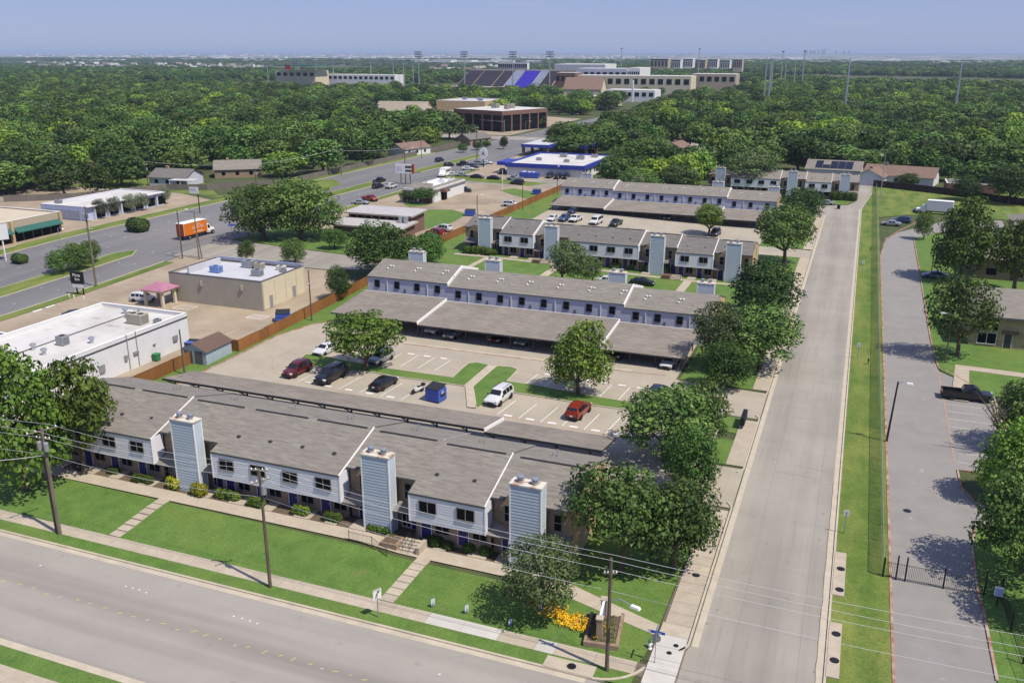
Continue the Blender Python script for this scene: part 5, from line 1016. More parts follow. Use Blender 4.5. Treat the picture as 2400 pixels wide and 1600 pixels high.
# ------------------------------------------------------------------ houses and far buildings
def atdepth(px, py, D):
    d = ray(px, py); k = D / FPX; return Vector((d.x * k, d.y * k, CAM_H + d.z * k))
M_hr = {'grey': M_roof, 'brown': mat('brown_roof', (.20, .135, .105), .95, .15, 1), 'tan': mat('tan_shingle', (.30, .255, .20), .95, .12, 1), 'dark': M_roofd, 'pale': mat('pale_shingle', (.40, .39, .38), .9, .1, 1), 'orange': mat('clay_roof', (.36, .19, .10), .95, .15, 1)}
M_hw = {'brick': M_brick, 'white': M_wwall, 'cream': M_cream, 'blue': M_lav, 'red': M_brickr}
def house(p, w, d, h, rise, rz, roof, wall, label, name='house', cat='house', group=None, hip=False, parts=True):
    t = thing(name, label, cat, p, rz, group); hw, hd = w / 2, d / 2; o = .5
    MB().box(-hw, hw, -hd, hd, -.5, h).build('wall', M_hw[wall], t, False); mb = MB()
    if hip: mb.faces([(-hw - o, -hd - o, h), (hw + o, -hd - o, h), (hw + o, hd + o, h), (-hw - o, hd + o, h), (-hw + hd * .7, 0, h + rise), (hw - hd * .7, 0, h + rise)], [(0, 1, 5, 4), (1, 2, 5), (2, 3, 4, 5), (3, 0, 4), (3, 2, 1, 0)])
    else:
        mb.faces([(-hw - o, -hd - o, h - .15), (hw + o, -hd - o, h - .15), (hw + o, 0, h + rise), (-hw - o, 0, h + rise), (hw + o, hd + o, h - .15), (-hw - o, hd + o, h - .15)], [(0, 1, 2, 3), (3, 2, 4, 5)])
        for s in (-1, 1): MB().poly([(s * hw, -hd, h), (s * hw, hd, h), (s * hw, 0, h + rise - .1)][::s]).build('gable', M_hw[wall], t, False)
    r = mb.build('roof', M_hr[roof], t, False)
    if parts:
        MB().box(-hw * .5, -hw * .5 + .9, -.4, .5, h + rise * .4, h + rise + .7).build('chimney', M_brick, r, False)
        for k in range(3): MB().box(-hw * .7 + k * hw * .6, -hw * .7 + k * hw * .6 + 1.2, -hd - .04, -hd, .9, 2.1).build('window', M_glass, t, False)
    return t
def house_px(px, py, w, d, h, rise, rz, roof, wall, label, r=None, **k):
    p = GT(px, py); HOUSES.append((p.x, p.y, (r or (max(w, d) * .62 + 3)) * (.8 if p.y < 700 else 1))); return house(p, w, d, h, rise, R(rz), roof, wall, label, **k)
house_px(168, 398, 13, 9, 2.9, 2.2, 20, 'grey', 'brick', 'grey-roofed house among the left trees, nearest the pale tree')
house_px(195, 428, 14, 9, 2.9, 2.0, 12, 'tan', 'cream', 'tan-roofed house directly behind the pale blue shop')
t = house_px(415, 432, 13, 10, 2.9, 2.2, 8, 'dark', 'blue', 'dark-roofed house with a flat white patio cover', r=17)
MB().box(3, 11, -9, -4.5, 2.5, 2.65).build('patio_cover', M_wroof, t, False)
for x in (3.3, 7, 10.7): MB().box(x - .08, x + .08, -8.9, -8.7, -.3, 2.5).build('post', M_trim, t, False)
house_px(560, 412, 15, 10, 2.9, 2.6, 35, 'grey', 'brick', 'grey gabled house behind the left grey fence', r=16)
house_px(615, 272, 18, 9, 2.9, 2.2, 5, 'orange', 'brick', 'clay-roofed house deep in the left wood'); house_px(690, 262, 10, 8, 2.9, 2.4, 60, 'brown', 'white', 'small white-gabled house deep in the left wood')
house_px(455, 246, 14, 9, 2.9, 2.4, 10, 'pale', 'white', 'pale-roofed house in the middle of the left wood'); house_px(172, 232, 12, 9, 2.9, 2.4, 10, 'pale', 'white', 'small pale roof high in the left wood'); house_px(725, 225, 14, 9, 3, 2.4, 20, 'tan', 'cream', 'tan-roofed house below the green-roofed grandstand')
house_px(950, 236, 17, 11, 2.9, 2.8, 15, 'tan', 'cream', 'tan hip-roofed house beyond the church-like hall', hip=True, r=19); house_px(960, 362, 16, 9, 2.9, 2.2, 75, 'brown', 'white', 'brown-roofed house behind the grey roadside fence', r=16); house_px(1110, 338, 14, 9, 2.9, 2.2, 70, 'dark', 'brick', 'dark-roofed house beside the crossing', r=15)
house_px(1832, 362, 14, 10, 2.9, 2.4, 10, 'brown', 'brick', 'brown hip-roofed house behind the last block', hip=True); house_px(1612, 382, 13, 9, 2.9, 2.4, 15, 'brown', 'brick', 'brown-roofed house right of the moored boat trailer'); house_px(1585, 360, 12, 9, 2.9, 2.2, 80, 'brown', 'cream', 'brown-roofed house left of the boat trailer', r=13)
house_px(1448, 352, 12, 9, 2.9, 2.2, 80, 'brown', 'brick', 'brown-roofed house right of the blue-edged canopies'); house_px(1452, 318, 13, 9, 2.9, 2.2, 85, 'pale', 'cream', 'pale-roofed house behind the blue-edged canopies')
t = house_px(1955, 412, 18, 12, 2.9, 2.6, -4, 'grey', 'white', 'house with large dark solar panels on its roof', r=18, parts=False)
for i in range(5):
    for j in range(2):
        if (i, j) != (1, 1): MB().faces([(-6.2 + i * 2.5, -5.6 + j * 2.5, 3.2 + j * 1.02), (-3.8 + i * 2.5, -5.6 + j * 2.5, 3.2 + j * 1.02), (-3.8 + i * 2.5, -3.2 + j * 2.5, 4.2 + j * 1.02), (-6.2 + i * 2.5, -3.2 + j * 2.5, 4.2 + j * 1.02)], [(0, 1, 2, 3)]).build('solar_panel', mat('solar', (.012, .014, .03), .2, .1, 2), t, False)
t = house_px(2110, 428, 22, 11, 2.9, 2.8, -12, 'brown', 'white', 'long brown-roofed white house behind the dark fence', r=20); house_px(2042, 430, 11, 9, 2.9, 2.4, 78, 'brown', 'white', 'white gabled wing of the brown-roofed house next to the last block', r=12)
t = flat_building('covered_carport', 'low dark-roofed carport building behind the green field', 'building', 26, 42, 312, 322, 2.8, M_brickr, M_roofd, .05)
# apartments right of the drive
p = GT(2290, 812); ap = thing('apartment_building', 'tan brick apartment building with grey roof at the right edge', 'building', (p.x + 7, p.y + 2, 0)); x0, y0 = p.x - 1.2, p.y + .3
MB().box(x0, x0 + 22, y0, y0 + 11, 0, 4.9).build('wall', M_stonew, ap); o = MB(); slab_poly(o, [(x0 - .5, y0 - .7), (x0 + 23, y0 - .7), (x0 + 23, y0 + 12), (x0 - .5, y0 + 12)], lambda x, y: 5.0 + .12 * (y - y0), .35); o.build('roof', [M_roof, M_fascia], ap)
for x in (x0 + 1.0, x0 + 8, x0 + 15): window(ap, x, x + 2.6, 2.7, 4.5, y0 - .02, frame=M_fascia); window(ap, x, x + 2.6, .5, 2.3, y0 - .02, frame=M_trim)
door(ap, x0 + 4.6, x0 + 5.6, .1, y0 - .02, M_dark, 2.1, M_trim); MB().box(x0 + 4.2, x0 + 6.4, y0 - .3, y0 - .02, 2.3, 2.75).build('door_canopy', M_brickr, ap)
for xx, yy, ww, dd, hh, lb in ((23, 190, 20, 12, 4.2, 'shaded brick apartment building behind the tall bright trees'), (36, 236, 24, 14, 3.4, 'long grey-roofed building at the right edge beside the green field')):
    t = thing('apartment_building', lb, 'building', (xx + ww / 2, yy, 0)); MB().box(xx, xx + ww, yy, yy + dd, 0, hh).build('wall', M_brick, t)
    MB().faces([(xx - .7, yy - .7, hh), (xx + ww + .7, yy - .7, hh), (xx + ww + .7, yy + dd + .7, hh), (xx - .7, yy + dd + .7, hh), (xx + dd * .45, yy + dd / 2, hh + 2.2), (xx + ww - dd * .45, yy + dd / 2, hh + 2.2)], [(0, 1, 5, 4), (1, 2, 5), (2, 3, 4, 5), (3, 0, 4), (3, 2, 1, 0)]).build('roof', M_roof, t)
    for k in range(4): MB().box(xx + 2 + k * 4.5, xx + 3.8 + k * 4.5, yy - .04, yy, 1, 2.3).build('window', M_glass, t)
    MB().box(xx + 6.2, xx + 7.2, yy - .05, yy, 0, 2.1).build('door', M_dark, t)
sheet('footpath', [(14, 118), (16, 118), (17.2, 131), (30, 130), (30, 132), (15.6, 133)], M_walk, .14); sheet('footpath', rect(18.7, 20.1, 92, 121), M_walk, .13); sheet('footpath', rect(18, 46, 176, 178), M_walk, .13)
pe = thing('patio_enclosure', 'dark board patio enclosure at the right edge with a satellite dish', 'fence', (22, 118, 0))
for a, b in (((20.4, 112), (20.4, 121)), ((20.4, 121), (29, 121)), ((20.4, 112), (29, 111))): L = math.dist(a, b); MB().rbox(((a[0] + b[0]) / 2, (a[1] + b[1]) / 2, 0), (L, .1, 1.9), math.atan2(b[1] - a[1], b[0] - a[0])).build('panel', M_dark, pe)
MB().lathe([(.02, 0), (.35, .08), (.55, .25), (.56, .26), (.35, .1), (.02, .03)], (21.6, 117, 1.5), 14).build('satellite_dish', M_trim, pe); MB().tube((21.6, 117, 0), (21.6, 117, 1.52), .04).build('dish_post', M_greym, pe)
# hall, flat tan block near the office
for (x, y, w, d, h, r_, rz, lb, rf, wl_, hp) in ((-285, 540, 34, 22, 4.2, 5.5, 8, 'large tan-roofed hall with a broad gable beyond the left trees', 'tan', 'brick', False), (-266, 527, 18, 14, 4, 5, 98, 'white-gabled wing in front of the tan-roofed hall', 'tan', 'white', False), (-243, 520, 12, 9, 3, 3, 60, 'small gabled outbuilding beside the hall', 'tan', 'white', False)):
    house((x, y, 1.4), w, d, h, r_, R(rz), rf, wl_, lb, name='hall', cat='hall', hip=hp, parts=False)
t = flat_building('office_building', 'flat tan block with pale roof behind the hall', 'building', -276, -240, 570, 610, 9, M_brickg, M_groof, .4)
for x, y in ((-8, 5), (2, 8), (9, -6)): ac_unit(t, x, y, 8.7, 3, 2, 1.6)
for k in range(5): MB().box(18.02, 18.1, -18 + k * 8, -13 + k * 8, 0, 6).build('panel', M_cream, t, False)
# stadium and school
t = thing('stadium', 'football stadium with a purple and grey seating stand and press box', 'stadium', (-375, 950, 1.4)); M_seat = mat('seat_grey', (.10, .085, .105), .9, .15, .3, stretch=(.2, 1, 1)); M_seatp = mat('seat_pale', (.42, .46, .56), .9, .1, .3); M_conc2 = mat('pale_concrete', (.50, .45, .38), .9, .1, .1)
def sx(px): return atdepth(px, 190, 1010).x
segs = [(1063, 1100), (1102, 1150), (1152, 1180)], [(1180, 1202)], [(1203, 1236)], [(1236, 1256)], [(1258, 1285), (1287, 1330), (1332, 1362)]
cols = [M_seat, M_seatp, M_purple, M_seatp, M_seat]; Ya_, Yb_, za_, zb_ = 950, 992, 4.5, 21.5
def X_at(px, Y, z): d = ray(px, 200); v = atdepth(px, 200, 1000); return d.x / d.y * Y
for grp, m in zip(((1068, 1103, 1150, 1178), (1178, 1200), (1200, 1240), (1240, 1258), (1258, 1290, 1325, 1352)), cols):
    for a, b in zip(grp, grp[1:]):
        mb = MB(); n = 14
        xa0, xb0 = X_at(a, Ya_, 0), X_at(b, Ya_, 0); xa1, xb1 = xa0, xb0
        for k in range(n):
            y0_, y1_ = Ya_ + (Yb_ - Ya_) * k / n, Ya_ + (Yb_ - Ya_) * (k + 1) / n; z0_, z1_ = za_ + (zb_ - za_) * k / n, za_ + (zb_ - za_) * (k + 1) / n
            mb.poly([(xa0 + .5, y0_, z0_), (xb0 - .5, y0_, z0_), (xb0 - .5, y0_, z1_), (xa0 + .5, y0_, z1_)]); mb.poly([(xa0 + .5, y0_, z1_), (xb0 - .5, y0_, z1_), (xb0 - .5, y1_, z1_), (xa0 + .5, y1_, z1_)])
        mb.build('seating', m, t)
xl, xr = X_at(1068, Ya_, 0) - 1, X_at(1352, Ya_, 0) + 1; MB().faces([(xl, Ya_ - 1, 0), (xr, Ya_ - 1, 0), (xr, Yb_ + 1, 0), (xl, Yb_ + 1, 0), (xl, Ya_ - 1, za_ - .6), (xr, Ya_ - 1, za_ - .6), (xr, Yb_ + 1, zb_ - .6), (xl, Yb_ + 1, zb_ - .6)], [(0, 1, 5, 4), (1, 2, 6, 5), (2, 3, 7, 6), (3, 0, 4, 7), (4, 5, 6, 7)]).build('stand_frame', M_conc2, t)
MB().box(xl, xr, Yb_ + .5, Yb_ + 1.5, zb_ - .6, zb_ + 1.6).build('back_rail', M_conc2, t); xa, xb = X_at(1166, Yb_, 0), X_at(1234, Yb_, 0)
pb = MB().box(xa, xb, Yb_ + 2, Yb_ + 9, 20, 30).build('press_box', M_wwall, t)
for k in range(14): w_ = (xb - xa) / 14; MB().box(xa + k * w_ + .3, xa + (k + 1) * w_ - .3, Yb_ + 1.9, Yb_ + 2, 24.5, 29).build('window', M_glass, pb)
MB().box(xa, xb, Yb_ + 1.88, Yb_ + 1.95, 21.5, 23.8).build('banner', M_char, pb)
t = thing('grandstand', 'long pale concrete stand seen from behind, left of the purple seats', 'stadium', (-380, 850, 1.4)); xa, xb = X_at(985, 840, 0), X_at(1190, 840, 0); MB().box(xa, xb, 840, 844, 0, 8.2).build('wall', M_conc2, t); MB().box(xa - 2, xb + 2, 836, 850, 8.2, 9.4).build('roof', M_cblock, t)
for k in range(20): w_ = (xb - xa) / 20; MB().box(xa + k * w_ + .8, xa + (k + 1) * w_ - .8, 839.8, 840, 1.5, 7).build('wall_panel', M_wwall if k % 4 else M_lav, t)
M_lamp = mat('lamp_grey', (.20, .22, .25), .5, .1, 1)
def mast(px, Y, ytop, label, rows=3, cols_=5, w=9, m=M_steel):
    d = ray(px, ytop); k = Y / d.y; z = CAM_H + d.z * k; x = d.x * k; t = thing('floodlight_mast', label, 'floodlight', (x, Y, T(x, Y)), 0, 'floodlight masts on the skyline')
    MB().tube((x, Y, 0), (x, Y, z), .75, .4, 6).build('pole', m, t)
    if rows:
        mb = MB()
        for r_ in range(rows): mb.box(x - w / 2, x + w / 2, Y - .2, Y + .2, z - 1 - r_ * 2.4, z - .7 - r_ * 2.4)
        mb.build('crossbar', m, t)
        for r_ in range(rows):
            for c in range(cols_): MB().rbox((x - w / 2 + (c + .5) * w / cols_, Y - .4, z - 1.3 - r_ * 2.4), (1.3, .9, 1.3)).build('lamp', M_lamp, t)
for i, px in enumerate((980, 1088, 1202, 1289)): mast(px, 930 + 25 * (i % 2), 121, ('first', 'second', 'third', 'last')[i] + ' of the four tall stadium floodlight masts from the left')
for i, (px, yt, r_) in enumerate(((625, 145, 2), (692, 143, 2), (700, 144, 2), (740, 143, 2), (780, 143, 2), (868, 142, 0), (921, 142, 1), (945, 145, 0), (967, 141, 1))): mast(px, 1010, yt, 'slim floodlight mast over the ball field, number %s from the left' % ('one', 'two', 'three', 'four', 'five', 'six', 'seven', 'eight', 'nine')[i], r_, 3, 7)
for i, (px, yt, Y, r_) in enumerate(((1457, 113, 1250, 1), (1640, 113, 1300, 1), (1798, 135, 700, 0), (1809, 136, 700, 0), (1813, 137, 800, 0), (1836, 120, 1100, 1), (1844, 137, 1000, 0), (1866, 138, 1000, 0), (1887, 119, 1050, 1), (1993, 137, 620, 0), (2256, 141, 640, 0))): mast(px, Y, yt, 'thin pole rising above the right-hand wood, number %s from the left' % ('one', 'two', 'three', 'four', 'five', 'six', 'seven', 'eight', 'nine', 'ten', 'eleven')[i], r_, 2, 3)
def slab_px(name, label, cat, px0, px1, ytop, D, h_down, depth_, wallm, roofm, wins=0, band=None, group=None):
    """a far flat-roofed block: its top edge seen at ytop, at distance Y = D"""
    d0, d1 = ray(px0, ytop), ray(px1, ytop); x0, x1 = d0.x / d0.y * D, d1.x / d1.y * D; z = CAM_H + d0.z / d0.y * D; t = thing(name, label, cat, ((x0 + x1) / 2, D, 0), 0, group)
    MB().box(x0, x1, D, D + depth_, 0, z).build('wall', wallm, t); MB().box(x0 + .6, x1 - .6, D + .6, D + depth_ - .6, z, z + .3).build('roof', roofm, t)
    if band: MB().box(x0 - .3, x1 + .3, D - .3, D, z - band[1], z - .3).build('band', band[0], t)
    for k in range(wins): w_ = (x1 - x0) / wins; MB().box(x0 + k * w_ + w_ * .2, x0 + (k + 1) * w_ - w_ * .2, D - .12, D - .02, z - h_down, z - h_down * .35).build('window', M_glass, t)
    return t
slab_px('school_building', 'tall pale gymnasium block right of the stadium', 'school', 1300, 1418, 151, 1010, 6, 50, M_wwall, M_wroof, 0, (M_groof, 6)); slab_px('school_building', 'wide pale grey school hall with lettering band', 'school', 1352, 1470, 161, 960, 10, 35, M_lav, M_wroof, 8)
slab_px('school_building', 'white end wing of the school hall', 'school', 1470, 1500, 160, 962, 10, 50, M_wwall, M_wroof, 6); slab_px('school_building', 'long low tan school wing, nearest the church roof', 'school', 1345, 1620, 177, 915, 8, 30, M_cream, M_wroof, 14); slab_px('school_building', 'tan school wing at the right end', 'school', 1620, 1725, 174, 960, 7, 30, M_stone, M_wroof, 6); slab_px('school_building', 'dark brick school block beside the stadium', 'school', 1302, 1348, 171, 905, 8, 25, M_brickr, M_wroof, 4)
slab_px('office_building', 'white flat building with dark window slots right of the brown roof', 'building', 1420, 1535, 211, 770, 5, 24, M_wwall, M_wroof, 7); slab_px('office_building', 'tan flat building with pale roof in front of the white one', 'building', 1348, 1445, 226, 700, 4, 18, M_cream, M_wroof, 4)
p = atdepth(1410, 205, 850); house((p.x, 800, 1.4), 34, 26, 9, 10, R(5), 'brown', 'cream', 'steep brown-roofed church below the school', name='church', cat='church', parts=False)
slab_px('church_tower', 'thin white spire beside the white flat building', 'tower', 1481, 1485, 188, 765, 2, 2, M_wwall, M_wwall)
slab_px('shop_building', 'long low white building left of the stadium', 'building', 756, 925, 175, 1000, 5, 25, M_wwall, M_wroof, 14)
t = slab_px('grandstand', 'ball-field grandstand with green roof', 'stadium', 645, 738, 166, 960, 6, 30, M_cream, M_wroof, 6); x0 = ray(645, 166); MB().box(ray(646, 160).x / ray(646, 160).y * 950, ray(740, 160).x / ray(740, 160).y * 950, 945, 985, 26, 27.2).build('canopy', M_green, t)
slab_px('scoreboard', 'small red and white scoreboard left of the ball-field masts', 'scoreboard', 667, 679, 149, 1020, 2, 2, M_tl, M_wwall)
for i in range(7): slab_px('condominium', 'white flat-roofed condominium block, number %s of the row right of the school' % ('one', 'two', 'three', 'four', 'five', 'six', 'seven')[i], 'apartment block', 1545 + i * 29 - (20 if i == 0 else 0), 1545 + i * 29 + 21, 138 + (i % 2) * 2 + i * .3, 1750 + 40 * (i % 3), 14, 25, M_wwall if i % 3 else M_stone, M_wroof, 5, (M_char, 3), 'condominium row')
rgh = random.Random(4)
def nth(k): return '%d%s' % (k, 'th' if 10 < k % 100 < 14 else {1: 'st', 2: 'nd', 3: 'rd'}.get(k % 10, 'th'))
for i in range(46):
    px = 70 + i * 11.2 + rgh.uniform(-4, 4) + (40 if i > 22 else 0); py = 160 + rgh.uniform(-7, 6) - (4 if px < 250 else 0)
    house_px(px, py, 15, 12, 5, 5.5, rgh.uniform(-50, 50), rgh.choice(('pale', 'dark', 'grey')), 'white', 'small white-gabled house in the far row at the left, %s from the left' % nth(i + 1), group='far row of white-gabled houses', parts=False, r=20)
for i in range(14):
    px = 1010 + i * 17 + rgh.uniform(-5, 5); house_px(px, 165 + rgh.uniform(-8, 8), 15, 11, 5, 5, rgh.uniform(-50, 50), rgh.choice(('pale', 'brown', 'tan')), 'white', 'small far house in the trees behind the stadium, %s from the left' % nth(i + 1), group='far houses behind the stadium', parts=False, r=20)
for i, (px0, px1, yt) in enumerate(((1886, 1893, 119), (1897, 1903, 120), (1905, 1912, 119), (1916, 1921, 119), (1926, 1930, 117), (1931, 1935, 115.5), (1958, 1962, 119.5), (1976, 1980, 119.5), (1988, 1992, 120))):
    d0, d1 = ray(px0, yt), ray(px1, yt); D = 14000; x0, x1 = d0.x / d0.y * D, d1.x / d1.y * D; z = CAM_H + d0.z / d0.y * D; MBt = MB().box(x0, x1, D, D + 40, -2, z)
    t = thing('skyline_tower', 'hazy tower of the distant skyline, number %s from the left' % ('one', 'two', 'three', 'four', 'five', 'six', 'seven', 'eight', 'nine')[i], 'tower', ((x0 + x1) / 2, D, 0), 0, 'distant skyline'); MBt.build('wall', M_greym, t); MB().box(x0 + 5, x1 - 5, D + 5, D + 35, z, z + 6).build('roof', M_greym, t)
mb = MB(); rgt = random.Random(9)
for i in range(1500):
    D = 3300 * math.exp(rgt.random() * 1.5); a = rgt.uniform(-54, 12); x = D * math.tan(R(a)); w = rgt.uniform(18, 110) * (1 + D / 7000); mb.rbox((x, D, 0), (w, rgt.uniform(20, 60), rgt.uniform(5, 12)), 0)
o = mb.build('distant_town', M_wwall); tag(o, 'pale specks of a distant town across the plain under the horizon', 'town', kind='stuff')
# ------------------------------------------------------------------ vehicles: +X is the nose
PAINT = {}
def paint(key, col, metal=.3):
    if key not in PAINT: PAINT[key] = mat('paint_' + key, col, .32, .03, 3, metal=metal, spec=.5, coat=.6)
    return PAINT[key]
CL = {'white': (.62, .62, .62), 'silver': (.38, .40, .42), 'grey': (.12, .125, .135), 'black': (.010, .010, .012), 'navy': (.014, .022, .06), 'red': (.36, .025, .015), 'maroon': (.13, .012, .016), 'rust': (.32, .035, .012), 'blue': (.06, .10, .22), 'green': (.012, .030, .022), 'orange': (.45, .035, .015), 'charcoal': (.035, .035, .04)}
def loft(mb, st):
    """st: stations (x, z0, zb, zt, wb, wr): sill, belt and roof heights, belt and roof half widths"""
    rings = []
    for x, z0, zb, zt, wb, wr in st:
        zm = z0 + (zb - z0) * .45
        h = [(wb * .90, z0), (wb * 1.0, zm), (wb * .975, zb), (wr, zt - .05 if zt > zb + .1 else zt), (wr * .62, zt + .015)]
        rings.append([(x, -w, z) for w, z in h] + [(x, w, z) for w, z in h[::-1]])
    n = len(rings[0])
    for a, b in zip(rings, rings[1:]):
        for i in range(n): j = (i + 1) % n; mb.poly([a[i], a[j], b[j], b[i]])
    mb.poly(rings[0][::-1]) if False else mb.poly(rings[0]); mb.poly(rings[-1][::-1]); return rings
SPEC = {
 'sedan': dict(st=[(-2.36, .38, .70, .72, .74, .66), (-2.28, .28, .84, .90, .86, .72), (-1.75, .22, .90, 1.00, .90, .74), (-.95, .2, .92, 1.38, .91, .60), (-.1, .2, .90, 1.44, .91, .62), (.45, .2, .88, 1.38, .91, .60), (1.25, .2, .86, .94, .90, .74), (2.05, .24, .72, .78, .86, .66), (2.32, .3, .60, .62, .74, .6)], wb=1.38, tr=.32, glass=(-1.75, -.95, .45, 1.25), L=2.34),
 'suv': dict(st=[(-2.34, .42, .95, .97, .80, .7), (-2.28, .34, 1.02, 1.30, .88, .70), (-2.0, .3, 1.04, 1.66, .92, .66), (-1.0, .28, 1.04, 1.74, .93, .68), (.1, .28, 1.02, 1.74, .93, .68), (.5, .28, 1.01, 1.66, .93, .66), (1.2, .28, .99, 1.10, .92, .78), (2.1, .32, .88, .95, .88, .7), (2.36, .4, .72, .74, .76, .62)], wb=1.4, tr=.37, glass=(-2.28, -2.0, .5, 1.2), L=2.38),
 'hatch': dict(st=[(-2.0, .38, .92, .94, .76, .66), (-1.95, .3, .98, 1.25, .84, .66), (-1.75, .26, 1.0, 1.56, .87, .62), (-.8, .24, 1.0, 1.64, .88, .64), (.4, .24, .98, 1.62, .88, .64), (.7, .24, .96, 1.54, .88, .62), (1.2, .24, .95, 1.04, .87, .74), (1.85, .28, .82, .88, .83, .66), (2.02, .36, .66, .68, .74, .6)], wb=1.25, tr=.34, glass=(-1.95, -1.75, .7, 1.2), L=2.03),
 'van': dict(st=[(-2.7, .4, 1.1, 1.2, .86, .8), (-2.66, .34, 1.15, 1.95, .94, .76), (-1.6, .3, 1.15, 2.05, .96, .8), (.6, .3, 1.12, 2.03, .96, .8), (1.0, .3, 1.1, 1.92, .96, .78), (1.7, .3, 1.08, 1.18, .95, .82), (2.4, .34, .92, .98, .9, .72), (2.6, .4, .76, .78, .8, .66)], wb=1.6, tr=.37, glass=(-2.68, -2.66, 1.0, 1.7), L=2.62),
 'pickup': dict(st=[(-.75, .42, 1.05, 1.06, .90, .8), (-.68, .4, 1.06, 1.2, .93, .7), (-.5, .38, 1.07, 1.74, .94, .66), (.5, .38, 1.06, 1.80, .94, .68), (.8, .38, 1.05, 1.74, .94, .66), (1.45, .38, 1.03, 1.14, .94, .8), (2.5, .42, .94, 1.0, .9, .74), (2.75, .5, .78, .8, .8, .66)], wb=1.75, tr=.40, glass=(-.68, -.5, .8, 1.45), L=2.78)}
def vehicle_kit(kind):
    s = SPEC[kind]; st = s['st']; mb = MB(); rings = loft(mb, st); g = s['glass']; mods = []
    if kind == 'pickup':
        mb.box(-2.85, -.72, -.92, .92, .45, .72).box(-2.85, -.72, -.93, -.80, .72, 1.06).box(-2.85, -.72, .80, .93, .72, 1.06).box(-2.87, -2.76, -.80, .80, .72, 1.06)
    kit = [('body', mb.mesh('body_' + kind, PAINT['white']), None, None)]
    def inter(x):
        for a, b in zip(st, st[1:]):
            if a[0] <= x <= b[0]: t = (x - a[0]) / (b[0] - a[0]); return [a[k] + (b[k] - a[k]) * t for k in range(6)]
        return list(st[0] if x < st[0][0] else st[-1])
    gm = MB(); xr0, xr1, xf0, xf1 = g[0], g[1], g[2], g[3]
    for (xa, xb) in ((xr0, xr1), (xf1, xf0)):            # rear and front screens
        A, B = inter(xa), inter(xb); dz = B[3] - A[3]; fx = (xb - xa); out = .016
        nx = -math.copysign(1, fx) * abs(dz) / math.hypot(dz, fx); nz = abs(fx) / math.hypot(dz, fx)
        def pt(t, y): x = xa + fx * t; q = inter(x); return (x + nx * out, y * (q[5] * .93), A[3] + dz * t + nz * out + .012)
        q4 = [pt(.12, -1), pt(.12, 1), pt(.9, 1), pt(.9, -1)]; gm.poly(q4 if fx < 0 else q4[::-1])
    s0, s1 = xr1 + .05 if kind != 'pickup' else xr1 + .02, xf0 - .02; cuts = [s0, s0 + (s1 - s0) * .36, s0 + (s1 - s0) * .68, s1] if kind in ('suv', 'van', 'hatch') else [s0 - .1, (s0 + s1) / 2, s1]
    for sd in (-1, 1):
        for k, (xa, xb) in enumerate(zip(cuts, cuts[1:])):
            qs = []
            for x in (xa + .05, xb - .05):
                i = inter(x); lo = (sd * (i[4] * .975 + .014), i[2] + .05); ztop = i[3] - .05; wt = i[5]; hi_t = .88
                hi = (sd * (i[4] * .975 + (wt - i[4] * .975) * hi_t + .014), i[2] + (ztop - i[2]) * hi_t); qs.append((x, lo, hi))
            extra = .28 if k == len(cuts) - 2 else 0; (x0, l0, h0), (x1, l1, h1) = qs; poly = [(x0 - (.12 if k == 0 and kind == 'sedan' else 0), *l0), (x1 + extra, *l1), (x1, *h1), (x0, *h0)]; gm.poly(poly if sd < 0 else poly[::-1])
    kit.append(('window_glass', gm.mesh('glass_' + kind, M_cglass), None, None))
    L, wb, tr = s['L'], s['wb'], s['tr']; w = max(q[4] for q in st)
    tm = MB().lathe([(tr * .62, -.1), (tr * .95, -.1), (tr, -.06), (tr, .06), (tr * .95, .1), (tr * .62, .1)], n=16).mesh('tyre_' + kind, M_tyre); rm = MB().lathe([(.01, -.085), (tr * .64, -.085), (tr * .64, .085), (tr * .3, .06), (.01, .09)], n=12).mesh('rim_' + kind, M_rim)
    xf, xb_ = wb, -wb if kind != 'pickup' else -1.75
    for x in (xf, xb_):
        for sd in (-1, 1):
            kit.append(('wheel', tm, Matrix.Translation((x, sd * (w - .07), tr)) @ Matrix.Rotation(R(-90 * sd), 4, 'X'), None)); kit.append(('rim', rm, None, len(kit) - 1))
    fz = st[-1][2]; F = st[-2]
    for sd in (-1, 1):
        kit.append(('headlight', MB().rbox((F[0] + .1, sd * F[4] * .78, F[2] - .17), (.3, .34, .16), sd * -.25).mesh('hl_' + kind, M_hl), None, None))
        B = st[1]; bx = B[0] - .02 if kind != 'pickup' else -2.87; kit.append(('taillight', MB().rbox((bx, sd * B[4] * .86, B[2] - .26), (.08, .22, .26)).mesh('tl_' + kind, M_tl), None, None))
    kit.append(('front_bumper', MB().rbox((st[-1][0] - .06, 0, st[-1][1] - .06), (.2, 1.5, .2)).mesh('fb_' + kind, M_plast), None, None)); kit.append(('grille', MB().rbox((st[-1][0] + .0, 0, st[-1][1] + .12), (.05, .8, .14)).mesh('gr_' + kind, M_plast), None, None))
    rx = st[0][0] if kind != 'pickup' else -2.86; kit.append(('rear_bumper', MB().rbox((rx, 0, .36), (.2, 1.6, .2)).mesh('rb_' + kind, M_plast), None, None)); kit.append(('number_plate', MB().rbox((rx - .1, 0, .62), (.03, .34, .16)).mesh('np_' + kind, M_trim), None, None))
    for sd in (-1, 1): kit.append(('mirror', MB().rbox((xf1 - .25, sd * (w + .07), st[4][2] + .02), (.12, .2, .14)).mesh('mi_' + kind, M_plast), None, None))
    if kind in ('suv',): kit.append(('roof_rail', MB().box(-1.7, .2, -.62, -.57, 1.76, 1.80).mesh('rr_' + kind, M_plast), None, None)); kit.append(('roof_rail', MB().box(-1.7, .2, .57, .62, 1.76, 1.80).mesh('rr2_' + kind, M_plast), None, None))
    VK[kind] = kit
VK = {}; paint('white', CL['white'], 0)
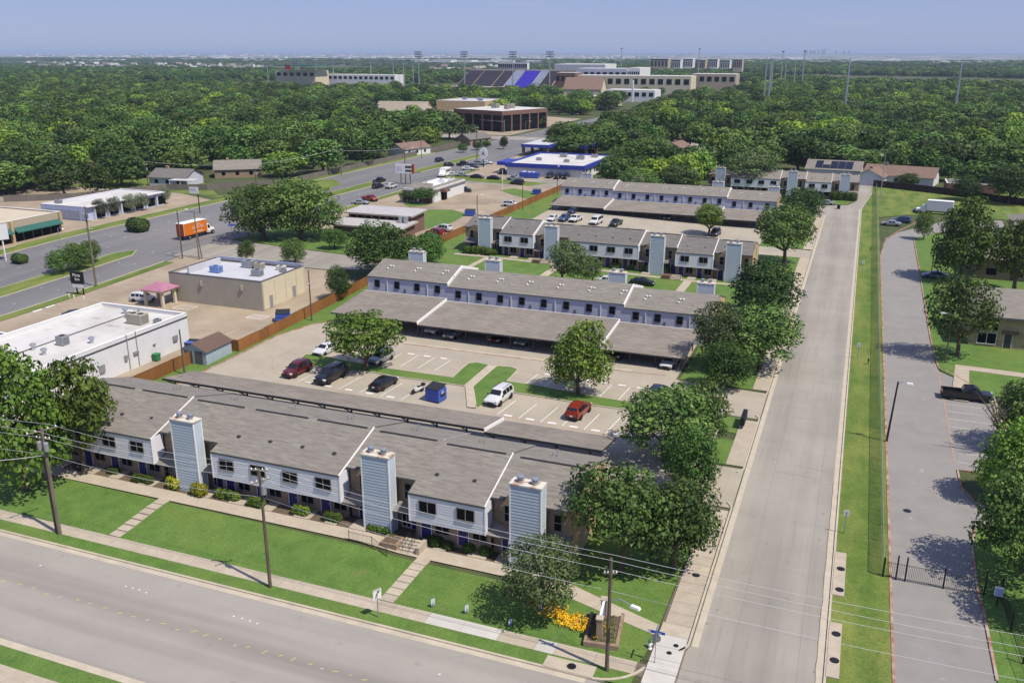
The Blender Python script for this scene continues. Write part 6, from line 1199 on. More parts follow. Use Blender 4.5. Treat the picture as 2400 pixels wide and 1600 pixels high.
for k in CL: paint(k, CL[k], 0 if k == 'white' else .35)
for k in SPEC: vehicle_kit(k)
NM = {'sedan': ('car', 'car'), 'suv': ('sport_utility_car', 'car'), 'hatch': ('hatchback_car', 'car'), 'van': ('van', 'van'), 'pickup': ('pickup_truck', 'pickup')}
def car(kind, col, px, py, rz, label, group='parked cars', s=1.0, z=None):
    p = GT(px, py); p.z += .04; return spawn(VK[kind], NM[kind][0], label, NM[kind][1], p, R(rz), (s, s, s), group, {'body': PAINT[col]})
UP, DN = 85, -95
car('suv', 'maroon', 697, 876, DN, 'maroon car at the left end of the front parking row'); car('suv', 'black', 776, 890, DN, 'black sport utility car partly under the island tree', s=1.12); car('sedan', 'black', 900, 906, UP, 'black sedan with its tail to the narrow carport')
car('suv', 'white', 1170, 940, DN, 'white sport utility car parked beside the concrete path', s=1.06); car('suv', 'rust', 1356, 972, UP, 'red car parked in front of the upright green tree')
car('sedan', 'white', 765, 826, DN, 'white car peeking out left of the spreading tree'); car('suv', 'silver', 893, 848, DN, 'silver-blue car in the shade of the spreading tree'); car('suv', 'navy', 1542, 932, UP, 'dark blue car at the right end of the back parking row')
for k, c, px, py, lb in (('suv', 'white', 1024, 782, 'white car under the second carport, leftmost'), ('sedan', 'silver', 1066, 792, 'silver-grey car under the second carport, next to the white one'), ('sedan', 'maroon', 1173, 801, 'dark red car under the second carport'), ('sedan', 'silver', 1231, 808, 'silver car under the second carport beside the upright tree'), ('sedan', 'white', 1570, 860, 'white sedan nosing out of the right end of the second carport'), ('sedan', 'black', 1450, 838, 'black car in the shade of the second carport')): car(k, c, px, py - 4, DN, lb, 'cars under the carports')
car('sedan', 'black', 1505, 668, 5, 'black car passing behind the ridge of the second block'); car('sedan', 'white', 1425, 664, 5, 'white car half hidden by a rear chimney of the second block')
for k, c, px, py, lb in (('sedan', 'white', 1296, 517, 'white sedan at the left end of the third court row'), ('suv', 'blue', 1323, 518, 'blue car in the third court row'), ('pickup', 'white', 1349, 519, 'white pickup in the third court row'), ('van', 'white', 1397, 525, 'white van in the third court row'), ('pickup', 'green', 1443, 529, 'dark green pickup at the right of the third court row')): car(k, c, px, py, DN, lb)
car('suv', 'navy', 1676, 552, DN, 'dark blue car beside the round tree of the third court'); car('sedan', 'navy', 1343, 499, DN, 'blue car under the left end of the third carport', 'cars under the carports'); car('sedan', 'grey', 1568, 514, DN, 'grey car under the middle of the third carport', 'cars under the carports'); car('sedan', 'silver', 1936, 480, 175, 'silver car parked before the last block')
car('hatch', 'white', 335, 706, 12, 'small white boxy car beside the pink-roofed portico'); car('sedan', 'charcoal', 182, 745, 40, 'dark car behind the parapet of the white building')
car('suv', 'white', 1197, 484, 10, 'white car by the board fence in the drive-through lot'); car('suv', 'charcoal', 1088, 450, 20, 'dark car at the back of the drive-through'); car('pickup', 'orange', 868, 471, -20, 'red pickup at the drive-through entrance'); car('sedan', 'silver', 845, 479, 15, 'silver car next to the red pickup')
car('pickup', 'black', 890, 428, 88, 'black pickup on the wide road, top of a group of three', 'cars on the wide road'); car('suv', 'black', 886, 441, 88, 'black car on the wide road, lower left of three', 'cars on the wide road'); car('suv', 'white', 917, 441, 88, 'white car on the wide road beside two black ones', 'cars on the wide road')
car('suv', 'white', 1038, 542, 168, 'white sport utility car in the brown building lot'); car('suv', 'red', 1020, 552, 168, 'red car between the white and the dark blue one at the brown building'); car('sedan', 'navy', 1006, 560, 168, 'dark blue car half hidden by the broad dark tree')
for k, c, px, py, rz, lb in (('sedan', 'white', 1063, 413, 5, 'white sedan beside the white shuttle bus'), ('sedan', 'silver', 1084, 414, 5, 'silver sedan third in the row from the bus'), ('sedan', 'black', 1118, 418, 5, 'black sedan fourth in the row from the bus'), ('sedan', 'black', 1158, 421, 5, 'black sedan left of the silver pickup'), ('suv', 'charcoal', 1176, 407, -80, 'dark car left of the blue skip'), ('suv', 'charcoal', 1198, 405, -80, 'dark car touching the blue skip'), ('pickup', 'silver', 1206, 423, 180, 'silver pickup below the blue skip'), ('suv', 'black', 1212, 433, 170, 'black car on the lane below the silver pickup'), ('suv', 'charcoal', 1288, 417, -85, 'dark grey car right of the blue skip'), ('suv', 'black', 1307, 419, -85, 'black car in front of the blue-trimmed wall, middle'), ('suv', 'black', 1326, 419, -85, 'black car next to the white container'), ('suv', 'charcoal', 1052, 391, 80, 'dark box-shaped car by the wide road'), ('pickup', 'black', 1084, 388, 80, 'black pickup by the oval sign'), ('sedan', 'white', 1097, 399, 10, 'white sedan below the black pickup'), ('suv', 'grey', 1108, 394, 10, 'grey car behind the white sedan'), ('suv', 'silver', 1124, 387, 10, 'silver car beside the oval sign post'), ('sedan', 'white', 1140, 385, 10, 'white car right of the oval sign')): car(k, c, px, py, rz, lb, 'cars in the blue-trimmed building lot')
car('suv', 'navy', 1030, 379, 86, 'dark car driving on the wide road beyond the median', 'cars on the wide road'); car('sedan', 'black', 1143, 342, 86, 'black car near the crossing', 'cars on the wide road'); car('sedan', 'charcoal', 1088, 296, 10, 'dark car beside the dark glass office')
car('sedan', 'silver', 2088, 529, 172, 'silver sedan parked at the bend of the gated drive'); car('suv', 'blue', 2112, 522, 172, 'blue car behind the silver sedan at the bend'); car('suv', 'navy', 2162, 498, 170, 'dark car beside the white box truck'); car('sedan', 'blue', 2190, 652, 178, 'blue car in the shade right of the drive'); car('pickup', 'black', 2266, 936, 2, 'black pickup parked across the stalls of the gated drive', s=1.05); car('sedan', 'white', 2345, 712, 175, 'white car hidden behind the brick apartment building')
# trucks and bus
def box_truck(px, py, rz, label, boxm, s=1.0, words=False, L=6.6):
    p = GT(px, py); t = thing('box_truck', label, 'truck', (p.x, p.y, p.z + .04), R(rz), None, (s, s, s))
    MB().box(-L / 2 - .6, L / 2 - .6, -1.22, 1.22, 1.05, 3.75).build('cargo_box', boxm, t, False); MB().box(-L / 2 - .62, L / 2 - .58, -1.24, 1.24, 3.75, 3.82).build('box_roof', M_trim, t, False)
    mb = MB(); loft(mb, [(L / 2 - .5, .6, 1.5, 2.5, 1.05, .95), (L / 2 + .3, .6, 1.5, 2.55, 1.05, .92), (L / 2 + .55, .6, 1.5, 2.45, 1.05, .9), (L / 2 + 1.1, .6, 1.45, 1.62, 1.02, .85), (L / 2 + 2.0, .65, 1.3, 1.4, .95, .75), (L / 2 + 2.15, .7, 1.1, 1.15, .85, .7)]); mb.build('cab', M_trim, t, False)
    MB().poly([(L / 2 + 1.1, -.78, 1.72), (L / 2 + 1.1, .78, 1.72), (L / 2 + .62, .82, 2.4), (L / 2 + .62, -.82, 2.4)]).poly([(L / 2 - .2, -1.07, 1.6), (L / 2 + .6, -1.07, 1.6), (L / 2 + .4, -.99, 2.35), (L / 2 - .2, -.99, 2.35)]).build('window_glass', M_cglass, t, False)
    MB().box(-L / 2 - .6, L / 2 + 1.6, -.8, .8, .7, 1.05).build('chassis', M_plast, t, False)
    for x in (-L / 2 + .9, L / 2 + 1.2):
        for sd in (-1, 1):
            w_ = MB().tube((x, sd * 1.12 - .14, .5), (x, sd * 1.12 + .14, .5), .5, .5, 16).build('wheel', M_tyre, t, False); MB().tube((x, sd * 1.12 - .16, .5), (x, sd * 1.12 + .16, .5), .28, .28, 10).build('rim', M_rim, w_, False)
    for sd in (-1, 1): MB().rbox((L / 2 + 2.1, sd * .7, .95), (.15, .3, .22)).build('headlight', M_hl, t, False); MB().rbox((-L / 2 - .62, sd * .95, .85), (.08, .3, .15)).build('taillight', M_tl, t, False)
    if words:
        for sd in (-1, 1):
            text(t, 'NEED A', .5, (.1, sd * 1.235, 3.1), (R(90), 0, 0 if sd < 0 else R(180)), M_white, .005, local=True); text(t, 'QUICK FIX?', .72, (.2, sd * 1.235, 2.5), (R(90), 0, 0 if sd < 0 else R(180)), M_white, .005, local=True)
            MB().box(-1.2, 1.6, sd * 1.225 - .012, sd * 1.225 + .012, 1.45, 1.6).build('stripe', M_white, t, False)
        for y in (-1.2, 1.1): MB().box(-L / 2 - .64, -L / 2 - .6, y, y + .1, 1.05, 3.75).build('rear_trim', M_trim, t, False)
        MB().box(-L / 2 - .63, -L / 2 - .6, -1.05, 1.05, 1.1, 3.6).build('rear_door', mat('rear_red', (.30, .06, .02), .5, .2, 3), t, False)
box_truck(456, 556, 88, 'orange box truck with white lettering driving on the wide road', M_orange, 1.0, True, 7.4); box_truck(2195, 503, 172, 'white box truck parked by the green field', M_wwall, 1.0, False, 6.4)
p = GT(1042, 414); t = thing('shuttle_bus', 'small white shuttle bus at the left of the blue-trimmed building lot', 'bus', (p.x, p.y, p.z + .04), R(-85)); MB().box(-3.4, 1.9, -1.15, 1.15, .5, 2.9).build('body', M_trim, t, False); mb = MB(); loft(mb, [(1.85, .5, 1.4, 2.4, 1.05, .9), (2.3, .5, 1.4, 2.3, 1.05, .9), (2.8, .5, 1.35, 1.45, 1.0, .85), (3.5, .55, 1.1, 1.15, .95, .75)]); mb.build('cab', M_trim, t, False)
for sd in (-1, 1):
    for k in range(5): MB().box(-3.1 + k * .95, -2.35 + k * .95, sd * 1.16 - .01, sd * 1.16 + .01, 1.6, 2.5).build('window', M_cglass, t, False)
    for x in (-2.2, 2.3): MB().tube((x, sd * 1.05 - .13, .42), (x, sd * 1.05 + .13, .42), .42, .42, 14).build('wheel', M_tyre, t, False)
# motor scooter
p = GT(979, 921); t = thing('motorcycle', 'white and black motorcycle between the black sedan and the blue skip', 'motorcycle', (p.x, p.y, p.z + .04), R(-115))
for x in (-.7, .72): MB().tube((x, -.06, .31), (x, .06, .31), .31, .31, 16).build('wheel', M_tyre, t, False)
mb = MB(); loft(mb, [(-.95, .62, .78, .84, .10, .08), (-.5, .48, .74, .84, .17, .14), (.0, .36, .62, .74, .17, .13), (.35, .34, .74, .9, .16, .12), (.62, .5, .86, 1.02, .17, .1)]); mb.build('body', PAINT['white'], t, False); MB().box(-.75, .02, -.15, .15, .82, .9).build('seat', M_plast, t, False); MB().tube((.5, -.38, 1.02), (.5, .38, 1.02), .02, .02, 6).build('handlebar', M_plast, t, False); MB().tube((.72, 0, .31), (.5, 0, 1.0), .05, .04, 6).build('fork', M_rim, t, False); MB().rbox((-.95, 0, .82), (.4, .42, .32)).build('top_box', M_plast, t, False); MB().rbox((.66, 0, .82), (.1, .2, .16)).build('headlight', M_hl, t, False)
def skip(px, py, rz, label, w=1.9, d=1.8, h=1.7, lid=True, emblem=False, m=M_bin):
    p = GT(px, py); t = thing('dumpster', label, 'dumpster', (p.x, p.y, p.z + .04), R(rz), 'blue dumpsters'); mb = MB(); mb.rbox((0, 0, .12), (w, d, h - .12), 0, taper=1.0).build('body', m, t, False)
    for k in range(3): MB().box(-w / 2 - .05, w / 2 + .05, -d / 2 - .05, d / 2 + .05, .35 + k * .5, .42 + k * .5).build('rib', m, t, False)
    if lid: MB().faces([(-w / 2 - .03, -d / 2 - .05, h), (w / 2 + .03, -d / 2 - .05, h), (w / 2 + .03, d / 2 + .05, h + .28), (-w / 2 - .03, d / 2 + .05, h + .28), (-w / 2 - .03, -d / 2 - .05, h + .07), (w / 2 + .03, -d / 2 - .05, h + .07), (w / 2 + .03, d / 2 + .05, h + .35), (-w / 2 - .03, d / 2 + .05, h + .35)], [(0, 1, 5, 4), (1, 2, 6, 5), (2, 3, 7, 6), (3, 0, 4, 7), (4, 5, 6, 7), (3, 2, 1, 0)]).build('lid', M_plast, t, False)
    else:
        for k in range(9): MB().rbox((random.uniform(-w / 2 + .5, w / 2 - .5), random.uniform(-d / 2 + .4, d / 2 - .4), h - .2), (.7, .6, random.uniform(.3, .6)), random.random()).build('debris', M_wwall, t, False)
    for sd in (-1, 1): MB().box(sd * w / 2 - .04 + sd * .06, sd * w / 2 + .04 + sd * .06, -.5, .5, h * .45, h * .62).build('fork_pocket', M_plast, t, False)
    if emblem:
        for k, (dx, dz) in enumerate(((0, .4), (-.14, .22), (.14, .22), (-.14, .02), (.14, .02), (0, -.15))): MB().rbox((w / 2 + .03, dx, h * .55 + dz), (.02, .2, .13)).build('emblem', M_white, t, False)
    return t
skip(1022, 938, -8, 'blue dumpster with black lid and white emblem in the parking court', 2.0, 1.8, 1.75, True, True); skip(664, 752, 30, 'blue dumpster behind the board fence by the tan building', 2.2, 1.7, 1.4); skip(458, 822, 10, 'blue dumpster behind the garden shed', 2.4, 1.6, 1.2)
skip(1102, 506, 15, 'blue dumpster at the edge of the grass by the drive-through lot', 2.6, 1.8, 1.3); skip(1258, 456, 10, 'dark blue dumpster by the fence near the drive-through', 2.4, 1.7, 1.2); skip(1241, 417, 4, 'large open blue roll-off skip full of rubble', 6.5, 2.4, 1.9, False)
p = GT(1352, 415); t = thing('storage_container', 'white storage container in front of the blue-trimmed building', 'container', (p.x, p.y, p.z), R(3)); MB().box(-3, 3, -1.2, 1.2, .1, 2.6).build('body', M_trim, t, False)
for k in range(9): MB().box(-2.8 + k * .65, -2.6 + k * .65, -1.24, -1.2, .2, 2.5).build('rib', M_wwall, t, False)
p = GT(1590, 372); t = thing('boat', 'white boat on a trailer between the brown-roofed houses', 'boat', p, R(-70)); mb = MB(); loft(mb, [(-2.8, .7, 1.3, 1.4, .8, .75), (-1, .6, 1.4, 1.5, 1.05, 1.0), (1, .65, 1.45, 1.55, .9, .85), (2.4, .95, 1.5, 1.58, .4, .35), (2.9, 1.3, 1.52, 1.58, .05, .04)]); mb.build('hull', M_trim, t, False); MB().box(-.6, .7, -.6, .6, 1.5, 2.1).build('windscreen', M_cglass, t, False)
for sd in (-1, 1): MB().tube((-.6, sd * 1.0 - .1, .35), (-.6, sd * 1.0 + .1, .35), .35, .35, 12).build('wheel', M_tyre, t, False)
HOUSES.append((p.x, p.y, 11))
# ------------------------------------------------------------------ poles, wires, lamps and signs
def pole(base, top, label, r=.15, m=M_pole, arms=(), lamp=None, transformer=0, lean=None, name='utility_pole', cat='utility pole', group='utility poles', h=None):
    p = GT(*base); h = h or height_at(p, top[1]); tp = Vector((p.x, p.y, p.z + h))
    if lean: tp.x += lean[0]; tp.y += lean[1]
    t = thing(name, label, cat, p, 0, group); MB().tube((p.x, p.y, p.z - .3), tp, r, r * .68, 10).build('shaft', m, t)
    for dz, w, rz in arms:
        c = tp + Vector((0, 0, -dz)); dx, dy = math.cos(R(rz)) * w / 2, math.sin(R(rz)) * w / 2; a = MB().tube(c - Vector((dx, dy, 0)), c + Vector((dx, dy, 0)), .06, .06, 4).build('crossarm', M_poleg, t)
        for k in (-.9, -.4, .4, .9): MB().lathe([(.05, 0), (.07, .06), (.05, .12), (.02, .18)], (c.x + dx * k, c.y + dy * k, c.z + .05), 8).build('insulator', M_trim, a)
    for k in range(transformer): MB().lathe([(.2, 0), (.22, .05), (.22, .75), (.18, .85), (.03, .9)], (tp.x + .38 * (1 if k % 2 == 0 else -1), tp.y - .15, tp.z - 2.1), 12).build('transformer', M_greym, t)
    if lamp:
        dz, L, rz = lamp; c = tp + Vector((0, 0, -dz)); e = c + Vector((math.cos(R(rz)) * L, math.sin(R(rz)) * L, .35)); mid = c.lerp(e, .5) + Vector((0, 0, .32)); MB().path([c, mid, e], .035, 6).build('lamp_arm', M_steel, t); MB().rbox((e.x + math.cos(R(rz)) * .3, e.y + math.sin(R(rz)) * .3, e.z - .12), (.75, .32, .16), R(rz), taper=.8).build('lamp_head', M_trim, t)
    return t, tp
_, p1 = pole((141, 1253), (97, 1003), 'weathered utility pole with crossarm and equipment at the lower left', .19, M_poleg, ((.25, 2.6, 65), (1.0, 1.4, 10)), None, 2)
pole((134, 1250), (92, 1085), 'dark shorter pole standing against the weathered one at the lower left', .14, M_pole, (), None, 0)
_, p2 = pole((634, 1378), (606, 1098), 'dark utility pole in front of the long siding, middle of the front lawn', .15, M_pole, ((.15, 1.4, 15), (1.1, 1.5, 60)), None, 1)
_, p3 = pole((1422, 1573), (1428, 1307), 'dark utility pole with a curved street lamp near the corner', .16, M_pole, ((1.2, .9, 20),), (3.4, 1.7, -15), 0)
pole((2077, 1036), (2094, 893), 'dark leaning pole standing at the chain-link fence', .13, mat('tarred_wood', (.02, .018, .018), .8, .2, 3), (), (.4, .9, 0), 0, (.35, 0))
pole((2215, 852), (2228, 738), 'slim wooden lamp pole beside the thick-trunked tree', .1, M_pole, (), (.2, .9, 170), 0); pole((2180, 655), (2190, 580), 'slim pole in the shade of the tall bright trees', .1, M_pole, (), None, 0)
pole((433, 878), (417, 772), 'dark pole standing by the garden shed', .13, M_pole); pole((731, 752), (716, 632), 'dark pole against the board fence by the tan building', .13, M_pole, ((2.4, .8, 90),))
pole((226, 672), (196, 484), 'tall grey utility pole with a cluster of transformers beside the wide road', .2, M_poleg, ((2.6, 2.2, 0), (4.2, 2.0, 0)), None, 3); pole((428, 606), (410, 494), 'left one of the poles by the orange truck', .15, M_pole, ((.6, 1.0, 0),)); pole((467, 608), (453, 494), 'brownish pole with a lamp arm by the orange truck', .15, M_poleg, (), (.2, 2.0, 170)); pole((474, 606), (460, 535), 'short dark pole leaning against the lamp pole by the orange truck', .12, M_pole, (), None, 0, (-.9, .2))
pole((1119, 530), (1119, 458), 'dark pole rising behind the first chimney of the four-chimney block', .13, M_pole, (), (.1, .8, 0)); pole((1225, 492), (1225, 432), 'dark pole by the board fence near the drive-through', .13, M_pole); pole((1306, 456), (1306, 392), 'dark lamp pole left of the third block', .13, M_pole, (), (.1, .6, 90)); pole((1178, 447), (1178, 398), 'white lamp pole on the lane below the skip', .1, M_trim)
pole((951, 430), (943, 345), 'pole with lamp carrying the roadside sign', .18, M_pole, (), (.3, 2.5, 0)); pole((1118, 386), (1118, 297), 'wooden pole right of the median trees', .16, M_pole, ((.5, 1.6, 0),), None, 1); pole((988, 372), (986, 305), 'wooden pole by the house behind the grey fence', .15, M_pole); pole((348, 440), (342, 384), 'pole with a transformer behind the pale blue shop', .15, M_pole, ((.3, 1.4, 0),), None, 1); pole((601, 440), (594, 394), 'pole with a lamp behind the left grey fence', .15, M_pole, (), None, 1); pole((800, 412), (785, 350), 'pole at the left verge of the wide road', .15, M_pole)
for i, (b, tp_) in enumerate((((142, 580), (135, 535)), ((1343, 300), (1330, 268)), ((1424, 280), (1418, 250)), ((1232, 320), (1225, 285)))): pole(b, tp_, 'grey street lamp, number %s of those along the wide road' % ('one', 'two', 'three', 'four')[i], .1, M_steel, (), (.1, 2.2, 0 if i else -20), name='street_lamp', cat='street lamp', group='street lamps of the wide road')
_, tp_ = pole((2062, 470), (2061, 365), 'tall grey mast at the head of the chain-link fence', .12, M_steel, (), (.2, .6, 180), name='street_lamp', cat='street lamp', group='street lamps of the wide road')
def wire(name, label, pts, sag, r=.014, m=M_wire):
    q = []
    for a, b in zip(pts, pts[1:]):
        a, b = Vector(a), Vector(b)
        for k in range(10): t = k / 10; q.append(a.lerp(b, t) - Vector((0, 0, sag * 4 * t * (1 - t))))
    q.append(Vector(pts[-1])); o = MB().path(q, r, 5).build(name, m); tag(o, label, 'cable', 'overhead cables along the front street')
P0 = Vector((-105, 51.5, p1.z - .4)); P4 = Vector((24, 52.4, p3.z + .2))
for dz, dy, lb in ((0.0, .9, 'topmost overhead cable crossing the front lawn'), (0.05, -.7, 'second overhead cable crossing the front lawn'), (-.9, 0, 'third overhead cable, just below the pole tops'), (-2.6, .1, 'lowest overhead cable crossing in front of the chimneys')):
    o = Vector((0, dy, dz)); o2 = Vector((0, dy * .5, dz)); wire('power_line', lb, [P0 + o, p1 + o, p2 + o2 + Vector((0, 0, .1)), p3 + o2, P4 + o], .5, .012)
wire('guy_wire', 'guy wire slanting down from the corner pole into the lawn', [p3 - Vector((0, 0, 3.0)), GT(1283, 1506)], .05, .012); wire('service_drop', 'cable bundle running off the left edge from the twin poles', [p1 - Vector((0, 0, 2.6)), Vector((-80, 47, 7.2))], .5, .03)
for i, (a, b) in enumerate((((785, 352), (943, 347)), ((594, 396), (785, 352)), ((342, 386), (594, 396)))):
    pa, pb_ = GT(a[0], a[1] + 62), GT(b[0], b[1] + 62); wire('power_line', 'overhead cable of the wide road, %s span' % ('right', 'middle', 'left')[i], [(pa.x, pa.y, pa.z + 9), (pb_.x, pb_.y, pb_.z + 9)], .6, .03)
def board(name, label, cat, base, w, h, z, m, rz=0, posts=1, pm=M_black, th=.08, group=None, off=0):
    p = GT(*base) if len(base) == 2 else Vector(base); t = thing(name, label, cat, p, R(rz), group)
    for k in range(posts): x = 0 if posts == 1 else -w * .25 + k * w * .5; MB().tube((x + off, th, -.2), (x + off, th, z + h * .8), .05 if h < 1.2 else .14, None, 6).build('post', pm, t, False)
    MB().box(-w / 2, w / 2, -th / 2, th / 2, z, z + h).build('panel', m, t, False); return t
t = board('pylon_sign', 'black restaurant sign on posts beside the wide road', 'sign', (187, 692), 2.6, 2.2, 2.2, M_black, 8, 2, th=.3); text(t, 'Pizza', .8, (0, -.17, 3.75), (R(90), 0, 0), M_white, .02, local=True); text(t, 'Inn', .8, (.1, -.17, 3.0), (R(90), 0, 0), M_white, .02, local=True); MB().box(-1.1, 1.0, -.12, .12, 1.45, 2.1).build('reader_board', M_wwall, t, False)
for x in (-1.8, -.7, 1.6): p = GT(187, 698); b = thing('bollard', 'white bollard at the foot of the black restaurant sign, %s' % ('left', 'middle', 'right')[(-1.8, -.7, 1.6).index(x)], 'bollard', (p.x + x, p.y - .6, 0)); MB().tube((0, 0, 0), (0, 0, .9), .09, .09, 8).build('tube', M_trim, b, False); MB().tube((0, 0, .9), (0, 0, .96), .1, .06, 8).build('cap', M_trim, b, False)
t = board('pylon_sign', 'white roadside sign panel with a red end above the drive-through', 'sign', (950, 432), 6.2, 2.9, 3.5, M_wwall, 10, 2, M_pole, .5); MB().box(2.4, 3.12, -.3, .3, 3.5, 6.4).build('red_end', M_tl, t, False); MB().box(.2, 2.3, -.28, -.25, 5.2, 5.9).box(.2, 2.3, -.28, -.25, 4.0, 4.7).build('lettering', M_char, t, False); MB().box(-2.8, -.8, -.28, -.25, 4.2, 5.7).build('emblem', M_lav, t, False)
p = GT(1133, 392); t = thing('oval_sign', 'oval white sign on a dark post in the blue-trimmed building lot', 'sign', p); MB().tube((0, 0, 0), (0, 0, 3), .25, .2, 8).build('post', M_black, t, False)
mb = MB(); mb.faces([(1.6 * math.cos(a * .3927), -.15, 5.0 + 2.2 * math.sin(a * .3927)) for a in range(16)] + [(1.6 * math.cos(a * .3927), .15, 5.0 + 2.2 * math.sin(a * .3927)) for a in range(16)], [tuple(range(16)), tuple(range(31, 15, -1))] + [(i, 16 + i, 16 + (i + 1) % 16, (i + 1) % 16) for i in range(16)]); mb.build('panel', M_trim, t, False); text(t, 'A', 2.0, (0, -.18, 5.0), (R(90), 0, 0), M_char, .02, local=True)
t = board('pylon_sign', 'pale sign panel on a dark post in the left shop lot', 'sign', (460, 500), 2.6, 1.7, 5.2, M_wwall, 5, 1, M_black, .2, off=1.0); MB().box(-1.0, .6, -.12, -.1, 6.0, 6.5).build('lettering', M_lav, t, False)
board('pylon_sign', 'white sign panel cut by the left edge of the picture', 'sign', (15, 612), 2.4, 3.2, 4.5, M_wwall, 60, 1, M_trim, .2)
t = board('road_sign', 'white road sign with a curved black arrow on the front verge', 'sign', (887, 1449), .75, .9, 1.75, M_white, 62, 1, M_greym, .02)
q = [(-.14, 1.85), (-.13, 2.1), (-.03, 2.28), (.12, 2.38)]; mb = MB()
for a, b in zip(q, q[1:]): mb.tube((a[0], -.02, a[1]), (b[0], -.02, b[1]), .035, .035, 5)
mb.faces([(.05, -.022, 2.50), (.05, -.022, 2.27), (.27, -.022, 2.45)], [(0, 1, 2)]); mb.build('arrow', M_black, t, False); MB().box(-.36, .36, -.014, -.011, 2.56, 2.6).build('border', M_black, t, False)
for i, (px, py) in enumerate(((1015, 1425), (1094, 1440), (1196, 1472), (1266, 1438))): t = board('yard_sign', 'small blue feather flag sign on the front lawn, number %s from the left' % ('one', 'two', 'three', 'four')[i], 'sign', (px, py), .34, .6, .3, M_flag if i > 1 else mat('pale_blue_panel', (.35, .42, .68)), 55, 1, M_greym, .015, 'small lawn signs'); MB().box(-.15, .15, -.014, -.01, .5, .85).build('print', M_white, t, False)
for i, (px, py) in enumerate(((1978, 1252), (2009, 842), (2020, 640), (2025, 500))): t = board('road_sign', 'small white sign on a thin post in the street verge, number %s from the front' % ('one', 'two', 'three', 'four')[i], 'sign', (px, py), .5, .6, 1.9, M_white, 0, 1, M_greym, .02, 'signs in the street verge'); MB().box(-.18, .18, -.014, -.011, 2.2, 2.25).box(-.18, .18, -.014, -.011, 2.05, 2.1).build('lettering', M_lav, t, False)
for i, (px, py) in enumerate(((2034, 855), (2040, 590))): p = GT(px, py); t = thing('utility_marker', 'small dark post in the street verge, ' + ('near' if i == 0 else 'far') + ' one', 'post', p); MB().tube((0, 0, 0), (0, 0, .9), .06, .05, 6).build('tube', M_dark, t, False); MB().rbox((0, 0, .55), (.22, .22, .4)).build('box', M_dark, t, False)
# street-name post, hydrant, monument sign
p = GT(1534, 1556); t = thing('street_name_sign', 'street-name post with blue blades and the back of a stop sign at the corner', 'sign', p); MB().tube((0, 0, 0), (0, 0, 2.9), .03, .03, 6).build('post', M_greym, t, False)
MB().box(-.62, .62, -.012, .012, 2.62, 2.84).build('name_blade', mat('blade_blue', (.02, .08, .42), .4, .05, 2), t, False); text(t, 'E Lester', .17, (.12, -.016, 2.72), (R(90), 0, 0), M_white, .002, local=True); MB().box(-.62, -.42, -.016, -.012, 2.64, 2.82).build('emblem', M_white, t, False)
b2 = MB().box(-.012, .012, -.5, .5, 2.86, 3.06).build('name_blade', MATS['blade_blue'], t, False); mb = MB(); mb.faces([(.36 * math.cos(R(22.5 + 45 * a)), .04, 2.2 + .36 * math.sin(R(22.5 + 45 * a))) for a in range(8)] + [(.36 * math.cos(R(22.5 + 45 * a)), .06, 2.2 + .36 * math.sin(R(22.5 + 45 * a))) for a in range(8)], [tuple(range(8)), tuple(range(15, 7, -1))] + [(i, 8 + i, 8 + (i + 1) % 8, (i + 1) % 8) for i in range(8)]); mb.build('stop_sign_back', M_greym, t, False)
p = GT(1523, 1519); t = thing('fire_hydrant', 'white and green fire hydrant beside the street-name post', 'hydrant', p); MB().lathe([(.17, 0), (.17, .06), (.11, .08), (.11, .5), (.15, .52), (.15, .58)], n=12).build('barrel', M_trim, t, False); MB().lathe([(.14, .58), (.13, .7), (.06, .78), (.04, .86), (.01, .87)], n=12).build('bonnet', mat('hydrant_green', (.05, .16, .09), .5, .1, 3), t, False); MB().tube((-.2, 0, .42), (.2, 0, .42), .06, .06, 8).build('nozzle', M_trim, t, False); MB().tube((0, -.22, .4), (0, 0, .4), .075, .075, 8).build('pumper_nozzle', M_trim, t, False)
p = GT(1408, 1490); t = thing('monument_sign', 'brick entrance sign with planter behind the corner pole', 'sign', (p.x, p.y, 0), R(8))
for nm, b in (('planter_wall', (-1.1, 1.5, -1.6, -1.35)), ('planter_wall', (-1.1, -.9, -1.35, 2.2)), ('planter_wall', (1.25, 1.5, -1.35, 2.6))): MB().box(*b, 0, .5).build(nm, M_brick, t, False)
MB().box(-.9, 1.25, -1.35, 2.2, .1, .4).build('planter_soil', M_soil, t, False)
for y in (-.9, 1.6): o = MB().box(-.22, .22, y - .22, y + .22, .3, 2.2).build('pier', M_brick, t, False); MB().box(-.28, .28, y - .28, y + .28, 2.2, 2.3).build('cap', M_walk, o, False)
MB().box(-.06, .06, -.68, 1.38, .8, 2.15).build('panel', mat('sign_face', (.20, .27, .50), .5, .1, 2), t, False); MB().box(-.09, .09, -.68, 1.38, 2.15, 2.25).build('top_rail', M_trim, t, False)
pfl = [(np.array([random.uniform(-.7, 1.1), random.uniform(-1.2, 2.0), .5]), np.array([.28, .28, .2])) for _ in range(26)]; link('planting', leafmesh('planting', L_hedge, pfl, 160, .12, 8, .3, .8), t, False); link('blooms', leafmesh('blooms', L_flower, [(c + np.array([0, 0, .1]), r_) for c, r_ in pfl[::3]], 160, .1, 9, .3, .8), t, False)
